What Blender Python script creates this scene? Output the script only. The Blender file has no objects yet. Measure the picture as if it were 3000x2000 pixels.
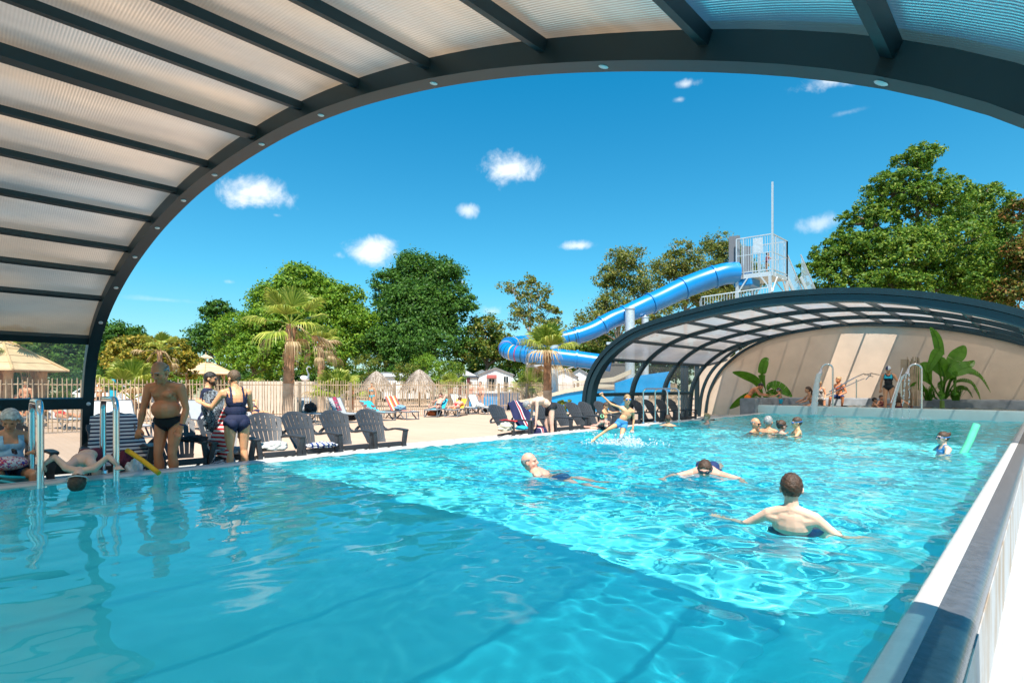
import bpy, bmesh, math, random
import numpy as np
from mathutils import Vector, Matrix
sc = bpy.context.scene
COL = sc.collection
R = math.radians
rnd = random.Random(7)
# ------------------------------------------------------------------ camera
F_PX, CX, HY = 1600.0, 1500.0, 1130.0
YAW = math.atan2(1565.0, F_PX)
SA, CA = math.sin(YAW), math.cos(YAW)
EYE = 1.45
cam_d = bpy.data.cameras.new('camera'); cam = bpy.data.objects.new('camera', cam_d)
COL.objects.link(cam); sc.camera = cam
cam_d.sensor_width = 36.0; cam_d.lens = 36.0*F_PX/3000.0
cam_d.shift_y = (HY-1000.0)/3000.0
cam_d.clip_start = 0.02; cam_d.clip_end = 3000
cam.location = (0, 0, EYE); cam.rotation_euler = (R(90), 0, YAW)
# ------------------------------------------------------------------ sun, sky, exposure
TO_SUN = Vector((0.40, -0.37, 1.0)).normalized()
s_el = math.asin(TO_SUN.z); s_az = math.atan2(TO_SUN.x, TO_SUN.y)
sl = bpy.data.lights.new('sun', 'SUN'); sl.energy = 5.0; sl.angle = R(0.5); sl.color = (1.0, .93, .84)
sl.cycles.is_caustics_light = True
so = bpy.data.objects.new('sun', sl); COL.objects.link(so)
so.rotation_euler = TO_SUN.to_track_quat('Z', 'Y').to_euler(); so.location = (0, 0, 40)
sc.view_settings.view_transform = 'Standard'; sc.view_settings.look = 'None'
sc.view_settings.exposure = 0.78; sc.view_settings.gamma = 1.0
sc.cycles.use_denoising = True
sc.cycles.max_bounces = 12; sc.cycles.transparent_max_bounces = 32
sc.cycles.diffuse_bounces = 4; sc.cycles.glossy_bounces = 5; sc.cycles.transmission_bounces = 8
sc.cycles.sample_clamp_indirect = 6.0
w = bpy.data.worlds.new('World'); sc.world = w; w.use_nodes = True
nt = w.node_tree; nt.nodes.clear(); L = nt.links.new
def N(t, tree=None): return (tree or nt).nodes.new(t)
out = N('ShaderNodeOutputWorld'); bg = N('ShaderNodeBackground')
sky = N('ShaderNodeTexSky'); sky.sky_type = 'NISHITA'; sky.sun_disc = False
sky.sun_elevation = s_el; sky.sun_rotation = s_az; sky.ozone_density = 2.0; sky.dust_density = .3; sky.air_density = 1.0
tint = N('ShaderNodeMix'); tint.data_type = 'RGBA'; tint.blend_type = 'MULTIPLY'; tint.inputs[0].default_value = 1
L(sky.outputs[0], tint.inputs[6])
tc = N('ShaderNodeTexCoord')
sz = N('ShaderNodeSeparateXYZ'); L(tc.outputs['Generated'], sz.inputs[0]); grad = N('ShaderNodeValToRGB'); L(sz.outputs[2], grad.inputs[0])
ge = grad.color_ramp.elements; ge[0].position = 0.0; ge[0].color = (.66,.80,.84,1); ge[1].position = .55; ge[1].color = (.02,.92,1.12,1); gk = ge.new(.18); gk.color = (.30,.94,1.02,1)
L(grad.outputs[0], tint.inputs[7])
cur = tint.outputs[2]
def pxdir(px, py):
    dx = (px-CX)/F_PX; dz = (HY-py)/F_PX
    return Vector((-SA+dx*CA, CA+dx*SA, dz)).normalized()
cn = N('ShaderNodeTexNoise'); cn.inputs['Scale'].default_value = 19; cn.inputs['Detail'].default_value = 8; cn.inputs['Roughness'].default_value = .62
cn.inputs['Distortion'].default_value = .3
L(tc.outputs['Generated'], cn.inputs['Vector'])
CLOUDS = [(760,566,92,40,1.0,1.25),(1495,500,82,38,1.0,1.25),(1370,618,40,22,.75,1.1),(1088,738,78,34,.95,1.35),(992,748,30,18,.6,.8),(1700,720,66,14,.8,1.15),
          (2010,246,40,13,.7,1.0),(1990,292,22,10,.5,.9),(2440,236,112,22,.85,1.0),(2400,656,60,26,.55,.9),(672,825,30,10,.35,.8),
          (1352,828,26,13,.6,.9),(1445,912,55,22,.7,.9),(2200,1000,160,50,.45,.9),(480,878,110,9,.22,.8),(2480,330,50,10,.25,.7),(810,630,22,9,.3,.7)]
for (px, py, wx, wy, dens, core) in CLOUDS:
    c = pxdir(px, py); r = Vector((c.y, -c.x, 0)).normalized(); u = r.cross(c)
    sx = wx/F_PX*.72; sy = wy/F_PX*.82
    def dotn(v, k, off=0):
        d = N('ShaderNodeVectorMath'); d.operation = 'DOT_PRODUCT'; L(tc.outputs['Generated'], d.inputs[0]); d.inputs[1].default_value = v*k
        return d.outputs['Value']
    a = dotn(r, 1/sx); b0 = dotn(u, 1/sy); b = b0
    cd = dotn(c, 1.0)
    # flat base : stretch the lower half less
    q = N('ShaderNodeCombineXYZ'); L(a, q.inputs[0]); L(b, q.inputs[1])
    ln = N('ShaderNodeVectorMath'); ln.operation = 'LENGTH'; L(q.outputs[0], ln.inputs[0])
    m1 = N('ShaderNodeMath'); m1.operation = 'MULTIPLY_ADD'; L(cn.outputs['Fac'], m1.inputs[0]); m1.inputs[1].default_value = 3.4; m1.inputs[2].default_value = core-2.08
    m2 = N('ShaderNodeMath'); m2.operation = 'SUBTRACT'; L(m1.outputs[0], m2.inputs[0]); L(ln.outputs['Value'], m2.inputs[1])
    mr = N('ShaderNodeMapRange'); mr.interpolation_type = 'SMOOTHSTEP'; L(m2.outputs[0], mr.inputs[0]); mr.inputs[1].default_value = -.65; mr.inputs[2].default_value = .75; mr.inputs[4].default_value = dens
    fr = N('ShaderNodeMath'); fr.operation = 'GREATER_THAN'; L(cd, fr.inputs[0]); fr.inputs[1].default_value = 0
    mm = N('ShaderNodeMath'); mm.operation = 'MULTIPLY'; L(mr.outputs[0], mm.inputs[0]); L(fr.outputs[0], mm.inputs[1])
    mx = N('ShaderNodeMix'); mx.data_type = 'RGBA'; L(mm.outputs[0], mx.inputs[0]); L(cur, mx.inputs[6]); mx.inputs[7].default_value = (6.6, 7.0, 7.3, 1)
    cur = mx.outputs[2]
L(cur, bg.inputs[0]); bg.inputs[1].default_value = 0.10
L(bg.outputs[0], out.inputs[0])

# ------------------------------------------------------------------ helpers
def ray(px): dx = (px-CX)/F_PX; return (-SA+dx*CA, CA+dx*SA)
def G(px, py, z=0.0):
    t = (EYE-z)*F_PX/(py-HY); r = ray(px); return Vector((t*r[0], t*r[1], z))
def T(px, t, py=None, z=None):
    r = ray(px)
    if z is None: z = EYE+(HY-py)*t/F_PX
    return Vector((t*r[0], t*r[1], z))
def onX(px, X, z=0.0):
    r = ray(px); t = X/r[0]; return Vector((X, t*r[1], z))
def onY(px, Y, z=0.0):
    r = ray(px); t = Y/r[1]; return Vector((t*r[0], Y, z))
def depth(p): return -SA*p[0]+CA*p[1]
def zat(py, p): return EYE+(HY-py)*depth(p)/F_PX

def tag(o, label=None, cat=None, group=None, kind=None):
    if label: o['label'] = label
    if cat: o['category'] = cat
    if group: o['group'] = group
    if kind: o['kind'] = kind
    return o
def empty(name, loc=(0, 0, 0), rz=0.0, label=None, cat=None, group=None):
    o = bpy.data.objects.new(name, None); COL.objects.link(o); o.location = loc; o.rotation_euler = (0, 0, rz)
    o.empty_display_size = .2
    return tag(o, label, cat, group)
def copy_tree(o, parent=None, kids=None):
    c = o.copy(); COL.objects.link(c)
    if parent is not None: c.parent = parent
    for ch in list(o.children): copy_tree(ch, c)
    return c

class MB:
    def __init__(s): s.v = []; s.f = []; s.mi = []; s.m = 0
    def add(s, vs, fs):
        n = len(s.v); s.v += [tuple(x) for x in vs]
        for f in fs: s.f.append(tuple(n+i for i in f)); s.mi.append(s.m)
    def box(s, a, b):
        x0, y0, z0 = a; x1, y1, z1 = b
        s.add([(x0,y0,z0),(x1,y0,z0),(x1,y1,z0),(x0,y1,z0),(x0,y0,z1),(x1,y0,z1),(x1,y1,z1),(x0,y1,z1)],
              [(0,3,2,1),(4,5,6,7),(0,1,5,4),(1,2,6,5),(2,3,7,6),(3,0,4,7)])
    def beam(s, p0, p1, w, h, up=(0,0,1)):
        p0 = Vector(p0); p1 = Vector(p1); d = (p1-p0).normalized(); u = Vector(up)
        r = d.cross(u)
        if r.length < 1e-5: r = d.cross(Vector((1,0,0)))
        r.normalize(); u = r.cross(d).normalized()
        vs = [p+r*(a*w/2)+u*(b*h/2) for p in (p0, p1) for a, b in ((-1,-1),(1,-1),(1,1),(-1,1))]
        s.add(vs, [(0,1,2,3),(7,6,5,4),(0,4,5,1),(1,5,6,2),(2,6,7,3),(3,7,4,0)])
    def tube(s, path, r, n=8, caps=True, closed=False):
        path = [Vector(p) for p in path]; k = len(path)
        rs = r if isinstance(r, (list, tuple)) else [r]*k
        prev = None; base = len(s.v); rings = []
        for i, p in enumerate(path):
            if closed: d = (path[(i+1) % k]-path[i-1])
            else: d = (path[min(i+1, k-1)]-path[max(i-1, 0)])
            d = d.normalized() if d.length > 1e-9 else Vector((0,0,1))
            if prev is None:
                a = Vector((0,0,1)) if abs(d.z) < .9 else Vector((1,0,0)); x = d.cross(a).normalized()
            else:
                x = (prev-d*prev.dot(d))
                x = x.normalized() if x.length > 1e-6 else d.orthogonal().normalized()
            y = d.cross(x); prev = x
            rings.append([p+x*(rs[i]*math.cos(2*math.pi*j/n))+y*(rs[i]*math.sin(2*math.pi*j/n)) for j in range(n)])
        vs = [v for rg in rings for v in rg]; fs = []
        for i in range(k-1 if not closed else k):
            i2 = (i+1) % k
            for j in range(n):
                j2 = (j+1) % n; fs.append((i*n+j, i*n+j2, i2*n+j2, i2*n+j))
        if caps and not closed: fs.append(tuple(range(n-1, -1, -1))); fs.append(tuple((k-1)*n+j for j in range(n)))
        s.add(vs, fs)
    def sphere(s, c, r, n=10, m=7, rot=None):
        if not isinstance(r, (tuple, list)): r = (r, r, r)
        c = Vector(c); vs = []; fs = []
        for i in range(m+1):
            th = math.pi*i/m
            for j in range(n):
                ph = 2*math.pi*j/n
                p = Vector((r[0]*math.sin(th)*math.cos(ph), r[1]*math.sin(th)*math.sin(ph), r[2]*math.cos(th)))
                if rot is not None: p = rot @ p
                vs.append(c+p)
        for i in range(m):
            for j in range(n):
                j2 = (j+1) % n; fs.append((i*n+j, (i+1)*n+j, (i+1)*n+j2, i*n+j2))
        s.add(vs, fs)
    def lathe(s, prof, n=16, c=(0,0,0)):
        vs = []; fs = []; k = len(prof)
        for (r, z) in prof:
            for j in range(n):
                a = 2*math.pi*j/n; vs.append((c[0]+r*math.cos(a), c[1]+r*math.sin(a), c[2]+z))
        for i in range(k-1):
            for j in range(n):
                j2 = (j+1) % n; fs.append((i*n+j, i*n+j2, (i+1)*n+j2, (i+1)*n+j))
        s.add(vs, fs)
    def prism(s, poly, a, b):   # poly in (x,z), extruded along y from a to b
        n = len(poly)
        s.add([(x, a, z) for x, z in poly]+[(x, b, z) for x, z in poly],
              [tuple(range(n)), tuple(range(2*n-1, n-1, -1))]+[(i, n+i, n+(i+1) % n, (i+1) % n) for i in range(n)])
    def build(s, name, mats, parent=None, smooth=False, bevel=0, loc=None):
        me = bpy.data.meshes.new(name); me.from_pydata(s.v, [], s.f)
        if not isinstance(mats, (list, tuple)): mats = [mats]
        for m in mats: me.materials.append(m)
        if len(mats) > 1: me.polygons.foreach_set('material_index', s.mi)
        me.validate()
        if smooth:
            me.shade_smooth()
            try: me.set_sharp_from_angle(angle=R(40 if smooth is True else smooth))
            except Exception: pass
        o = bpy.data.objects.new(name, me); COL.objects.link(o)
        if parent is not None: o.parent = parent
        if loc is not None: o.location = loc
        if bevel:
            md = o.modifiers.new('bevel', 'BEVEL'); md.width = bevel; md.segments = 2; md.limit_method = 'ANGLE'
        return o

def np_obj(name, V, Fq, mats, parent=None, smooth=False):
    me = bpy.data.meshes.new(name)
    V = np.asarray(V, dtype=np.float32); Fq = np.asarray(Fq, dtype=np.int32)
    k = Fq.shape[1]; me.vertices.add(len(V)); me.vertices.foreach_set('co', V.ravel())
    me.loops.add(Fq.size); me.loops.foreach_set('vertex_index', Fq.ravel())
    me.polygons.add(len(Fq)); me.polygons.foreach_set('loop_start', np.arange(0, Fq.size, k, dtype=np.int32))
    me.polygons.foreach_set('loop_total', np.full(len(Fq), k, dtype=np.int32)); me.update(calc_edges=True)
    if not isinstance(mats, (list, tuple)): mats = [mats]
    for m in mats: me.materials.append(m)
    if smooth: me.shade_smooth()
    o = bpy.data.objects.new(name, me); COL.objects.link(o)
    if parent is not None: o.parent = parent
    return o

# ------------------------------------------------------------------ materials
def M(name, col, rough=.6, metal=0.0, var=0.12, vscale=6.0, bump=0.0, bscale=40.0, spec=None, sss=0.0, coat=0.0, alpha=None):
    m = bpy.data.materials.new(name); m.use_nodes = True; t = m.node_tree; b = t.nodes['Principled BSDF']
    b.inputs['Base Color'].default_value = (*col, 1); b.inputs['Roughness'].default_value = rough; b.inputs['Metallic'].default_value = metal
    if spec is not None: b.inputs['Specular IOR Level'].default_value = spec
    if coat: b.inputs['Coat Weight'].default_value = coat; b.inputs['Coat Roughness'].default_value = .08
    if sss: b.inputs['Subsurface Weight'].default_value = sss; b.inputs['Subsurface Radius'].default_value = (.012, .004, .002); b.inputs['Subsurface Scale'].default_value = 1
    c = t.nodes.new('ShaderNodeTexCoord')
    if var:
        n = t.nodes.new('ShaderNodeTexNoise'); n.inputs['Scale'].default_value = vscale; n.inputs['Detail'].default_value = 5
        t.links.new(c.outputs['Object'], n.inputs['Vector'])
        mp = t.nodes.new('ShaderNodeMapRange'); t.links.new(n.outputs['Fac'], mp.inputs[0]); mp.inputs[1].default_value = .3; mp.inputs[2].default_value = .7
        mp.inputs[3].default_value = 1-var; mp.inputs[4].default_value = 1+var
        hv = t.nodes.new('ShaderNodeHueSaturation'); hv.inputs['Color'].default_value = (*col, 1); t.links.new(mp.outputs[0], hv.inputs['Value'])
        t.links.new(hv.outputs[0], b.inputs['Base Color'])
        m['hv'] = hv.name
    if bump:
        n2 = t.nodes.new('ShaderNodeTexNoise'); n2.inputs['Scale'].default_value = bscale; n2.inputs['Detail'].default_value = 4
        t.links.new(c.outputs['Object'], n2.inputs['Vector'])
        bp = t.nodes.new('ShaderNodeBump'); bp.inputs['Strength'].default_value = bump; bp.inputs['Distance'].default_value = .02
        t.links.new(n2.outputs['Fac'], bp.inputs['Height']); t.links.new(bp.outputs[0], b.inputs['Normal'])
    return m
def stripes(name, cols, widths, axis='Z', scale=1.0, rough=.85, offset=0.0, coord='Object'):
    """cloth with bands of colour along one object axis"""
    m = M(name, cols[0], rough, var=0, bump=.3, bscale=150); t = m.node_tree; b = t.nodes['Principled BSDF']
    c = t.nodes.new('ShaderNodeTexCoord'); sp = t.nodes.new('ShaderNodeSeparateXYZ'); t.links.new(c.outputs[coord], sp.inputs[0])
    mu = t.nodes.new('ShaderNodeMath'); mu.operation = 'MULTIPLY_ADD'; t.links.new(sp.outputs['XYZ'.index(axis)], mu.inputs[0]); mu.inputs[1].default_value = 1/scale; mu.inputs[2].default_value = offset
    fr = t.nodes.new('ShaderNodeMath'); fr.operation = 'FRACT'; t.links.new(mu.outputs[0], fr.inputs[0])
    cr = t.nodes.new('ShaderNodeValToRGB'); cr.color_ramp.interpolation = 'CONSTANT'; t.links.new(fr.outputs[0], cr.inputs[0])
    tot = sum(widths); p = 0; el = cr.color_ramp.elements
    while len(el) < len(cols): el.new(.5)
    for i, (cc, wd) in enumerate(zip(cols, widths)):
        el[i].position = p/tot; el[i].color = (*cc, 1); p += wd
    t.links.new(cr.outputs[0], b.inputs['Base Color'])
    return m
def leafmat(name, c1, c2, c3, rough=.55, trans=.38):
    m = bpy.data.materials.new(name); m.use_nodes = True; t = m.node_tree; b = t.nodes['Principled BSDF']
    g = t.nodes.new('ShaderNodeNewGeometry'); cr = t.nodes.new('ShaderNodeValToRGB'); t.links.new(g.outputs['Random Per Island'], cr.inputs[0])
    e = cr.color_ramp.elements; e[0].color = (*c1, 1); e[0].position = .1; e[1].color = (*c3, 1); e[1].position = .95; k = e.new(.5); k.color = (*c2, 1)
    t.links.new(cr.outputs[0], b.inputs['Base Color']); b.inputs['Roughness'].default_value = rough; b.inputs['Specular IOR Level'].default_value = .35
    tr = t.nodes.new('ShaderNodeBsdfTranslucent'); t.links.new(cr.outputs[0], tr.inputs[0]); mx = t.nodes.new('ShaderNodeMixShader'); mx.inputs[0].default_value = trans
    t.links.new(b.outputs[0], mx.inputs[1]); t.links.new(tr.outputs[0], mx.inputs[2]); t.links.new(mx.outputs[0], t.nodes['Material Output'].inputs[0])
    return m
def sheer(name, tcol, transp, trans_l, gloss_rough=.2, gloss=.08, ribs=0.0, ribscale=.02, tl_col=None):
    """plastic sheet: part clear, part diffusing, part reflecting"""
    m = bpy.data.materials.new(name); m.use_nodes = True; t = m.node_tree; t.nodes.clear(); k = t.links.new
    o = t.nodes.new('ShaderNodeOutputMaterial'); tp = t.nodes.new('ShaderNodeBsdfTransparent'); tp.inputs[0].default_value = (*tcol, 1)
    tl = t.nodes.new('ShaderNodeBsdfTranslucent'); tl.inputs[0].default_value = (*(tl_col or tcol), 1)
    gl = t.nodes.new('ShaderNodeBsdfGlossy'); gl.inputs['Roughness'].default_value = gloss_rough; gl.inputs[0].default_value = (1,1,1,1)
    c = t.nodes.new('ShaderNodeTexCoord')
    m1 = t.nodes.new('ShaderNodeMixShader'); m1.inputs[0].default_value = trans_l/(transp+trans_l); k(tp.outputs[0], m1.inputs[1]); k(tl.outputs[0], m1.inputs[2])
    fn = t.nodes.new('ShaderNodeLayerWeight'); fn.inputs[0].default_value = .35
    ma = t.nodes.new('ShaderNodeMath'); ma.operation = 'MULTIPLY_ADD'; k(fn.outputs['Facing'], ma.inputs[0]); ma.inputs[1].default_value = gloss; ma.inputs[2].default_value = gloss
    m2 = t.nodes.new('ShaderNodeMixShader'); k(ma.outputs[0], m2.inputs[0]); k(m1.outputs[0], m2.inputs[1]); k(gl.outputs[0], m2.inputs[2])
    if ribs:
        sp = t.nodes.new('ShaderNodeSeparateXYZ'); k(c.outputs['Object'], sp.inputs[0])
        a = t.nodes.new('ShaderNodeMath'); a.operation = 'MULTIPLY'; k(sp.outputs[1], a.inputs[0]); a.inputs[1].default_value = 2*math.pi/ribscale
        b = t.nodes.new('ShaderNodeMath'); b.operation = 'SINE'; k(a.outputs[0], b.inputs[0])
        mpg = t.nodes.new('ShaderNodeMapping'); mpg.inputs['Scale'].default_value = (1.6,.45,1.6); k(c.outputs['Object'], mpg.inputs[0]); nz = t.nodes.new('ShaderNodeTexNoise'); nz.inputs['Scale'].default_value = 1.3; nz.inputs['Detail'].default_value = 5; nz.inputs['Roughness'].default_value = .6; k(mpg.outputs[0], nz.inputs['Vector'])
        ad = t.nodes.new('ShaderNodeMath'); ad.operation = 'MULTIPLY_ADD'; k(b.outputs[0], ad.inputs[0]); ad.inputs[1].default_value = .05*ribs; k(nz.outputs['Fac'], ad.inputs[2])
        mp = t.nodes.new('ShaderNodeMapRange'); k(ad.outputs[0], mp.inputs[0]); mp.inputs[1].default_value = .35; mp.inputs[2].default_value = .65; mp.inputs[3].default_value = 1-.42*ribs; mp.inputs[4].default_value = 1.12
        hv = t.nodes.new('ShaderNodeHueSaturation'); k(mp.outputs[0], hv.inputs['Value']); k(hv.outputs[0], tl.inputs[0])
        n3 = t.nodes.new('ShaderNodeTexNoise'); n3.inputs['Scale'].default_value = .9; n3.inputs['Detail'].default_value = 2; k(mpg.outputs[0], n3.inputs['Vector']); c3 = t.nodes.new('ShaderNodeValToRGB'); k(n3.outputs['Fac'], c3.inputs[0]); q = tl_col or tcol
        c3.color_ramp.elements[0].position = .34; c3.color_ramp.elements[0].color = (q[0]*(1-.5*ribs), q[1]*(1-.28*ribs), q[2]*(1+.05*ribs), 1); c3.color_ramp.elements[1].position = .60; c3.color_ramp.elements[1].color = (*q, 1); k(c3.outputs[0], hv.inputs['Color'])
        bp = t.nodes.new('ShaderNodeBump'); bp.inputs['Strength'].default_value = .25*ribs; bp.inputs['Distance'].default_value = .004; k(b.outputs[0], bp.inputs['Height']); k(bp.outputs[0], gl.inputs['Normal'])
    k(m2.outputs[0], o.inputs[0]); return m
# ------------------------------------------------------------------ shared materials
m_alu = M('anthracite_aluminium', (.012,.034,.044), .42, 0.35, var=.08, vscale=3)
m_alu2 = M('anthracite_aluminium_satin', (.018,.050,.064), .35, 0.4, var=.08)
m_steel = M('polished_steel', (.72,.73,.74), .16, 1.0, var=.03)
m_galv = M('galvanised_steel', (.62,.66,.69), .45, .55, var=.12, vscale=9)
m_poly = sheer('frosted_sheet', (.62,.56,.52), .17, .83, .32, .34, ribs=1.0, ribscale=.02, tl_col=(.41,.28,.175))
m_poly_teal = sheer('clearer_frosted_sheet', (.26,.60,.68), .5, .5, .28, .40, ribs=.8, ribscale=.02, tl_col=(.07,.13,.14))  # clearer sheet; teal reflection of the pool water put into its colour
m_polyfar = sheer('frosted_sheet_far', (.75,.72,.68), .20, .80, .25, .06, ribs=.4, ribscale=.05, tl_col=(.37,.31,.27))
m_clear = sheer('clear_sheet', (.80,.82,.80), .93, .07, .12, .05)
def deckmat():
    m = M('deck_boards', (.62,.44,.29), .7, var=0, bump=.08, bscale=60); t = m.node_tree; b = t.nodes['Principled BSDF']; k = t.links.new
    c = t.nodes.new('ShaderNodeTexCoord'); br = t.nodes.new('ShaderNodeTexBrick'); k(c.outputs['Object'], br.inputs['Vector'])
    br.inputs['Scale'].default_value = 1; br.inputs['Brick Width'].default_value = 3.6; br.inputs['Row Height'].default_value = .145; br.inputs['Mortar Size'].default_value = .003
    br.inputs['Color1'].default_value = (.60,.415,.295,1); br.inputs['Color2'].default_value = (.55,.375,.26,1); br.inputs['Mortar'].default_value = (.42,.29,.19,1)
    n = t.nodes.new('ShaderNodeTexNoise'); n.inputs['Scale'].default_value = .6; n.inputs['Detail'].default_value = 6; k(c.outputs['Object'], n.inputs['Vector'])
    mp = t.nodes.new('ShaderNodeMapRange'); k(n.outputs['Fac'], mp.inputs[0]); mp.inputs[3].default_value = .86; mp.inputs[4].default_value = 1.12
    hv = t.nodes.new('ShaderNodeHueSaturation'); k(br.outputs['Color'], hv.inputs['Color']); k(mp.outputs[0], hv.inputs['Value']); k(hv.outputs[0], b.inputs['Base Color'])
    return m
m_deck = deckmat()
m_ground = M('dry_ground', (.30,.27,.15), .9, var=.4, vscale=.25, bump=.4, bscale=8)
m_coping = M('white_coping', (.60,.575,.54), .38, var=.05, vscale=9, bump=.12, bscale=30)
m_pool = M('pool_liner', (.13,.78,.84), .45, var=.05, vscale=1.5)
m_pooldeep = m_pool
m_gutter = M('wet_gutter', (.10,.105,.115), .22, var=.2, vscale=20, bump=.08, bscale=30)
m_white_rib = M('white_ribbed_floor', (.52,.54,.55), .55, var=.12)
def ribb(m, sc_, axis='X', strength=.6):
    t = m.node_tree; b = t.nodes['Principled BSDF']; c = t.nodes.new('ShaderNodeTexCoord'); wv = t.nodes.new('ShaderNodeTexWave'); wv.bands_direction = axis
    wv.inputs['Scale'].default_value = sc_; t.links.new(c.outputs['Object'], wv.inputs['Vector']); bp = t.nodes.new('ShaderNodeBump'); bp.inputs['Strength'].default_value = strength; bp.inputs['Distance'].default_value = .01
    t.links.new(wv.outputs['Fac'], bp.inputs['Height']); t.links.new(bp.outputs[0], b.inputs['Normal']); return m
ribb(m_white_rib, 12, 'X')
m_outerwall = M('stained_pool_wall', (.50,.50,.48), .6, var=.25, vscale=5, bump=.2, bscale=25)
def stainwall():
    m = m_outerwall; t = m.node_tree; b = t.nodes['Principled BSDF']; k = t.links.new
    c = t.nodes.new('ShaderNodeTexCoord'); mpp = t.nodes.new('ShaderNodeMapping'); k(c.outputs['Object'], mpp.inputs[0]); mpp.inputs['Scale'].default_value = (1, 2.2, .9)
    n = t.nodes.new('ShaderNodeTexNoise'); n.inputs['Scale'].default_value = 1.6; n.inputs['Detail'].default_value = 7; k(mpp.outputs[0], n.inputs['Vector'])
    cr = t.nodes.new('ShaderNodeValToRGB'); k(n.outputs['Fac'], cr.inputs[0]); e = cr.color_ramp.elements
    e[0].position = .34; e[0].color = (.36,.28,.20,1); e[1].position = .55; e[1].color = (.46,.46,.45,1); k(cr.outputs[0], b.inputs['Base Color'])
stainwall()
m_stucco = M('beige_stucco', (.74,.57,.43), .85, var=.08, vscale=1.2, bump=.35, bscale=55)
_t = m_stucco.node_tree; _b = [n for n in _t.nodes if n.type == 'BUMP'][0]; _w = _t.nodes.new('ShaderNodeTexWave'); _w.bands_direction = 'Z'; _w.inputs['Scale'].default_value = 9; _w.inputs['Distortion'].default_value = 3; _w.inputs['Detail'].default_value = 3
_c = _t.nodes.new('ShaderNodeTexCoord'); _t.links.new(_c.outputs['Object'], _w.inputs['Vector']); _b2 = _t.nodes.new('ShaderNodeBump'); _b2.inputs['Strength'].default_value = .35; _b2.inputs['Distance'].default_value = .02; _t.links.new(_w.outputs['Fac'], _b2.inputs['Height']); _t.links.new(_b.outputs[0], _b2.inputs['Normal']); _t.links.new(_b2.outputs[0], _t.nodes['Principled BSDF'].inputs['Normal'])
m_greyrim = M('grey_microcement', (.23,.245,.26), .55, var=.3, vscale=3, bump=.15, bscale=25)
m_lip = M('pale_pool_lip', (.52,.66,.66), .3, var=.06, vscale=2)

XL, XR, YN, YF = -8.22, -.51, -5.0, 23.4
ZC, ZW = .33, .318
def struct(o): o['kind'] = 'structure'; return o
# ------------------------------------------------------------------ ground, deck, pool shell
b = MB(); gx = (-1500,-8.45,-.3,1500); gy = (-1500,-5.1,23.5,1500)
b.add([(x, y, -.32) for y in gy for x in gx], [(j*4+i, j*4+i+1, j*4+i+5, j*4+i+4) for j in range(3) for i in range(3) if (i, j) != (1, 1)]); struct(b.build('ground', m_ground))
b = MB(); b.box((-75,-30,-.3),(-8.56,27.0,0)); b.box((-75,27.0,-.3),(-13.8,75,0)); struct(b.build('deck', m_deck))
b = MB(); b.box((-.235,-8,-.31),(3.0,23,-.23)); struct(b.build('service_floor', m_white_rib))
b = MB(); b.box((-8.5,YN-.2,-1.3),(-.27,YF+.2,-.88))
b.box((-8.5,YN,-.88),(XL,YF,.22)); b.box((XR,YN,-.88),(-.38,YF,.22)); b.box((-8.5,YF,-.88),(-.27,YF+.2,.22)); b.box((-8.5,YN-.2,-.88),(-.27,YN,.22))
b.add([(XR+.002,YN,.16),(XR+.002,YF,.16),(-1.28,YF,-.874),(-1.28,YN,-.874)], [(0,1,2,3)])  # slope added under water to catch sun where the right wall casts shade
basin = struct(b.build('pool_basin', m_pool))
def coping_strip(path, prof, name, mat):
    mb = MB(); n = len(prof); vs = []; fs = []
    for (ox, y) in path:
        for (x, z) in prof: vs.append((ox+x, y, z))
    k = len(path)
    for i in range(k-1):
        for j in range(n): j2 = (j+1) % n; fs.append((i*n+j, i*n+j2, (i+1)*n+j2, (i+1)*n+j))
    mb.add(vs, fs); return struct(mb.build(name, mat, smooth=True))
yy = [YN+i*(YF-YN)/40 for i in range(41)]
# left coping: rounded nose over the water, step down to the deck
coping_strip([(0,y) for y in yy], [(-8.56,0.0),(-8.24,.2),(-8.22,.29),(-8.235,.322),(-8.27,.334),(-8.52,.334),(-8.55,.32),(-8.565,.29)], 'pool_coping', m_coping)
coping_strip([(0,y) for y in yy], [(-.53,.2),(-.51,.29),(-.505,.315),(-.49,.328),(-.45,.336),(-.389,.336),(-.389,.2)], 'pool_coping', m_coping)
coping_strip([(0,y) for y in yy], [(-.3885,.2),(-.3885,.332),(-.35,.326),(-.29,.326),(-.262,.318),(-.243,.295),(-.238,.26),(-.238,-.3),(-.30,-.3),(-.32,.2)], 'overflow_gutter', [m_gutter])
b = MB(); b.box((-.2375,-8,-.30),(-.232,YF,.255)); struct(b.build('pool_outer_wall', m_outerwall))
for f in basin.data.polygons: pass
# metal roller tracks of the sliding cover, let into the deck
b = MB()
for x in (-10.75,-11.0,-11.25): b.box((x-.03,-8,0.0),(x+.03,27,.022)); b.box((x-.012,-8,.022),(x+.012,27,.045))
b.box((-11.32,-8,.001),(-10.68,27,.012))
tag(b.build('cover_track', M('white_track', (.68,.66,.62), .4, .3)), 'pale metal roller track running along the poolside deck behind the dark chairs', 'track')

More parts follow.
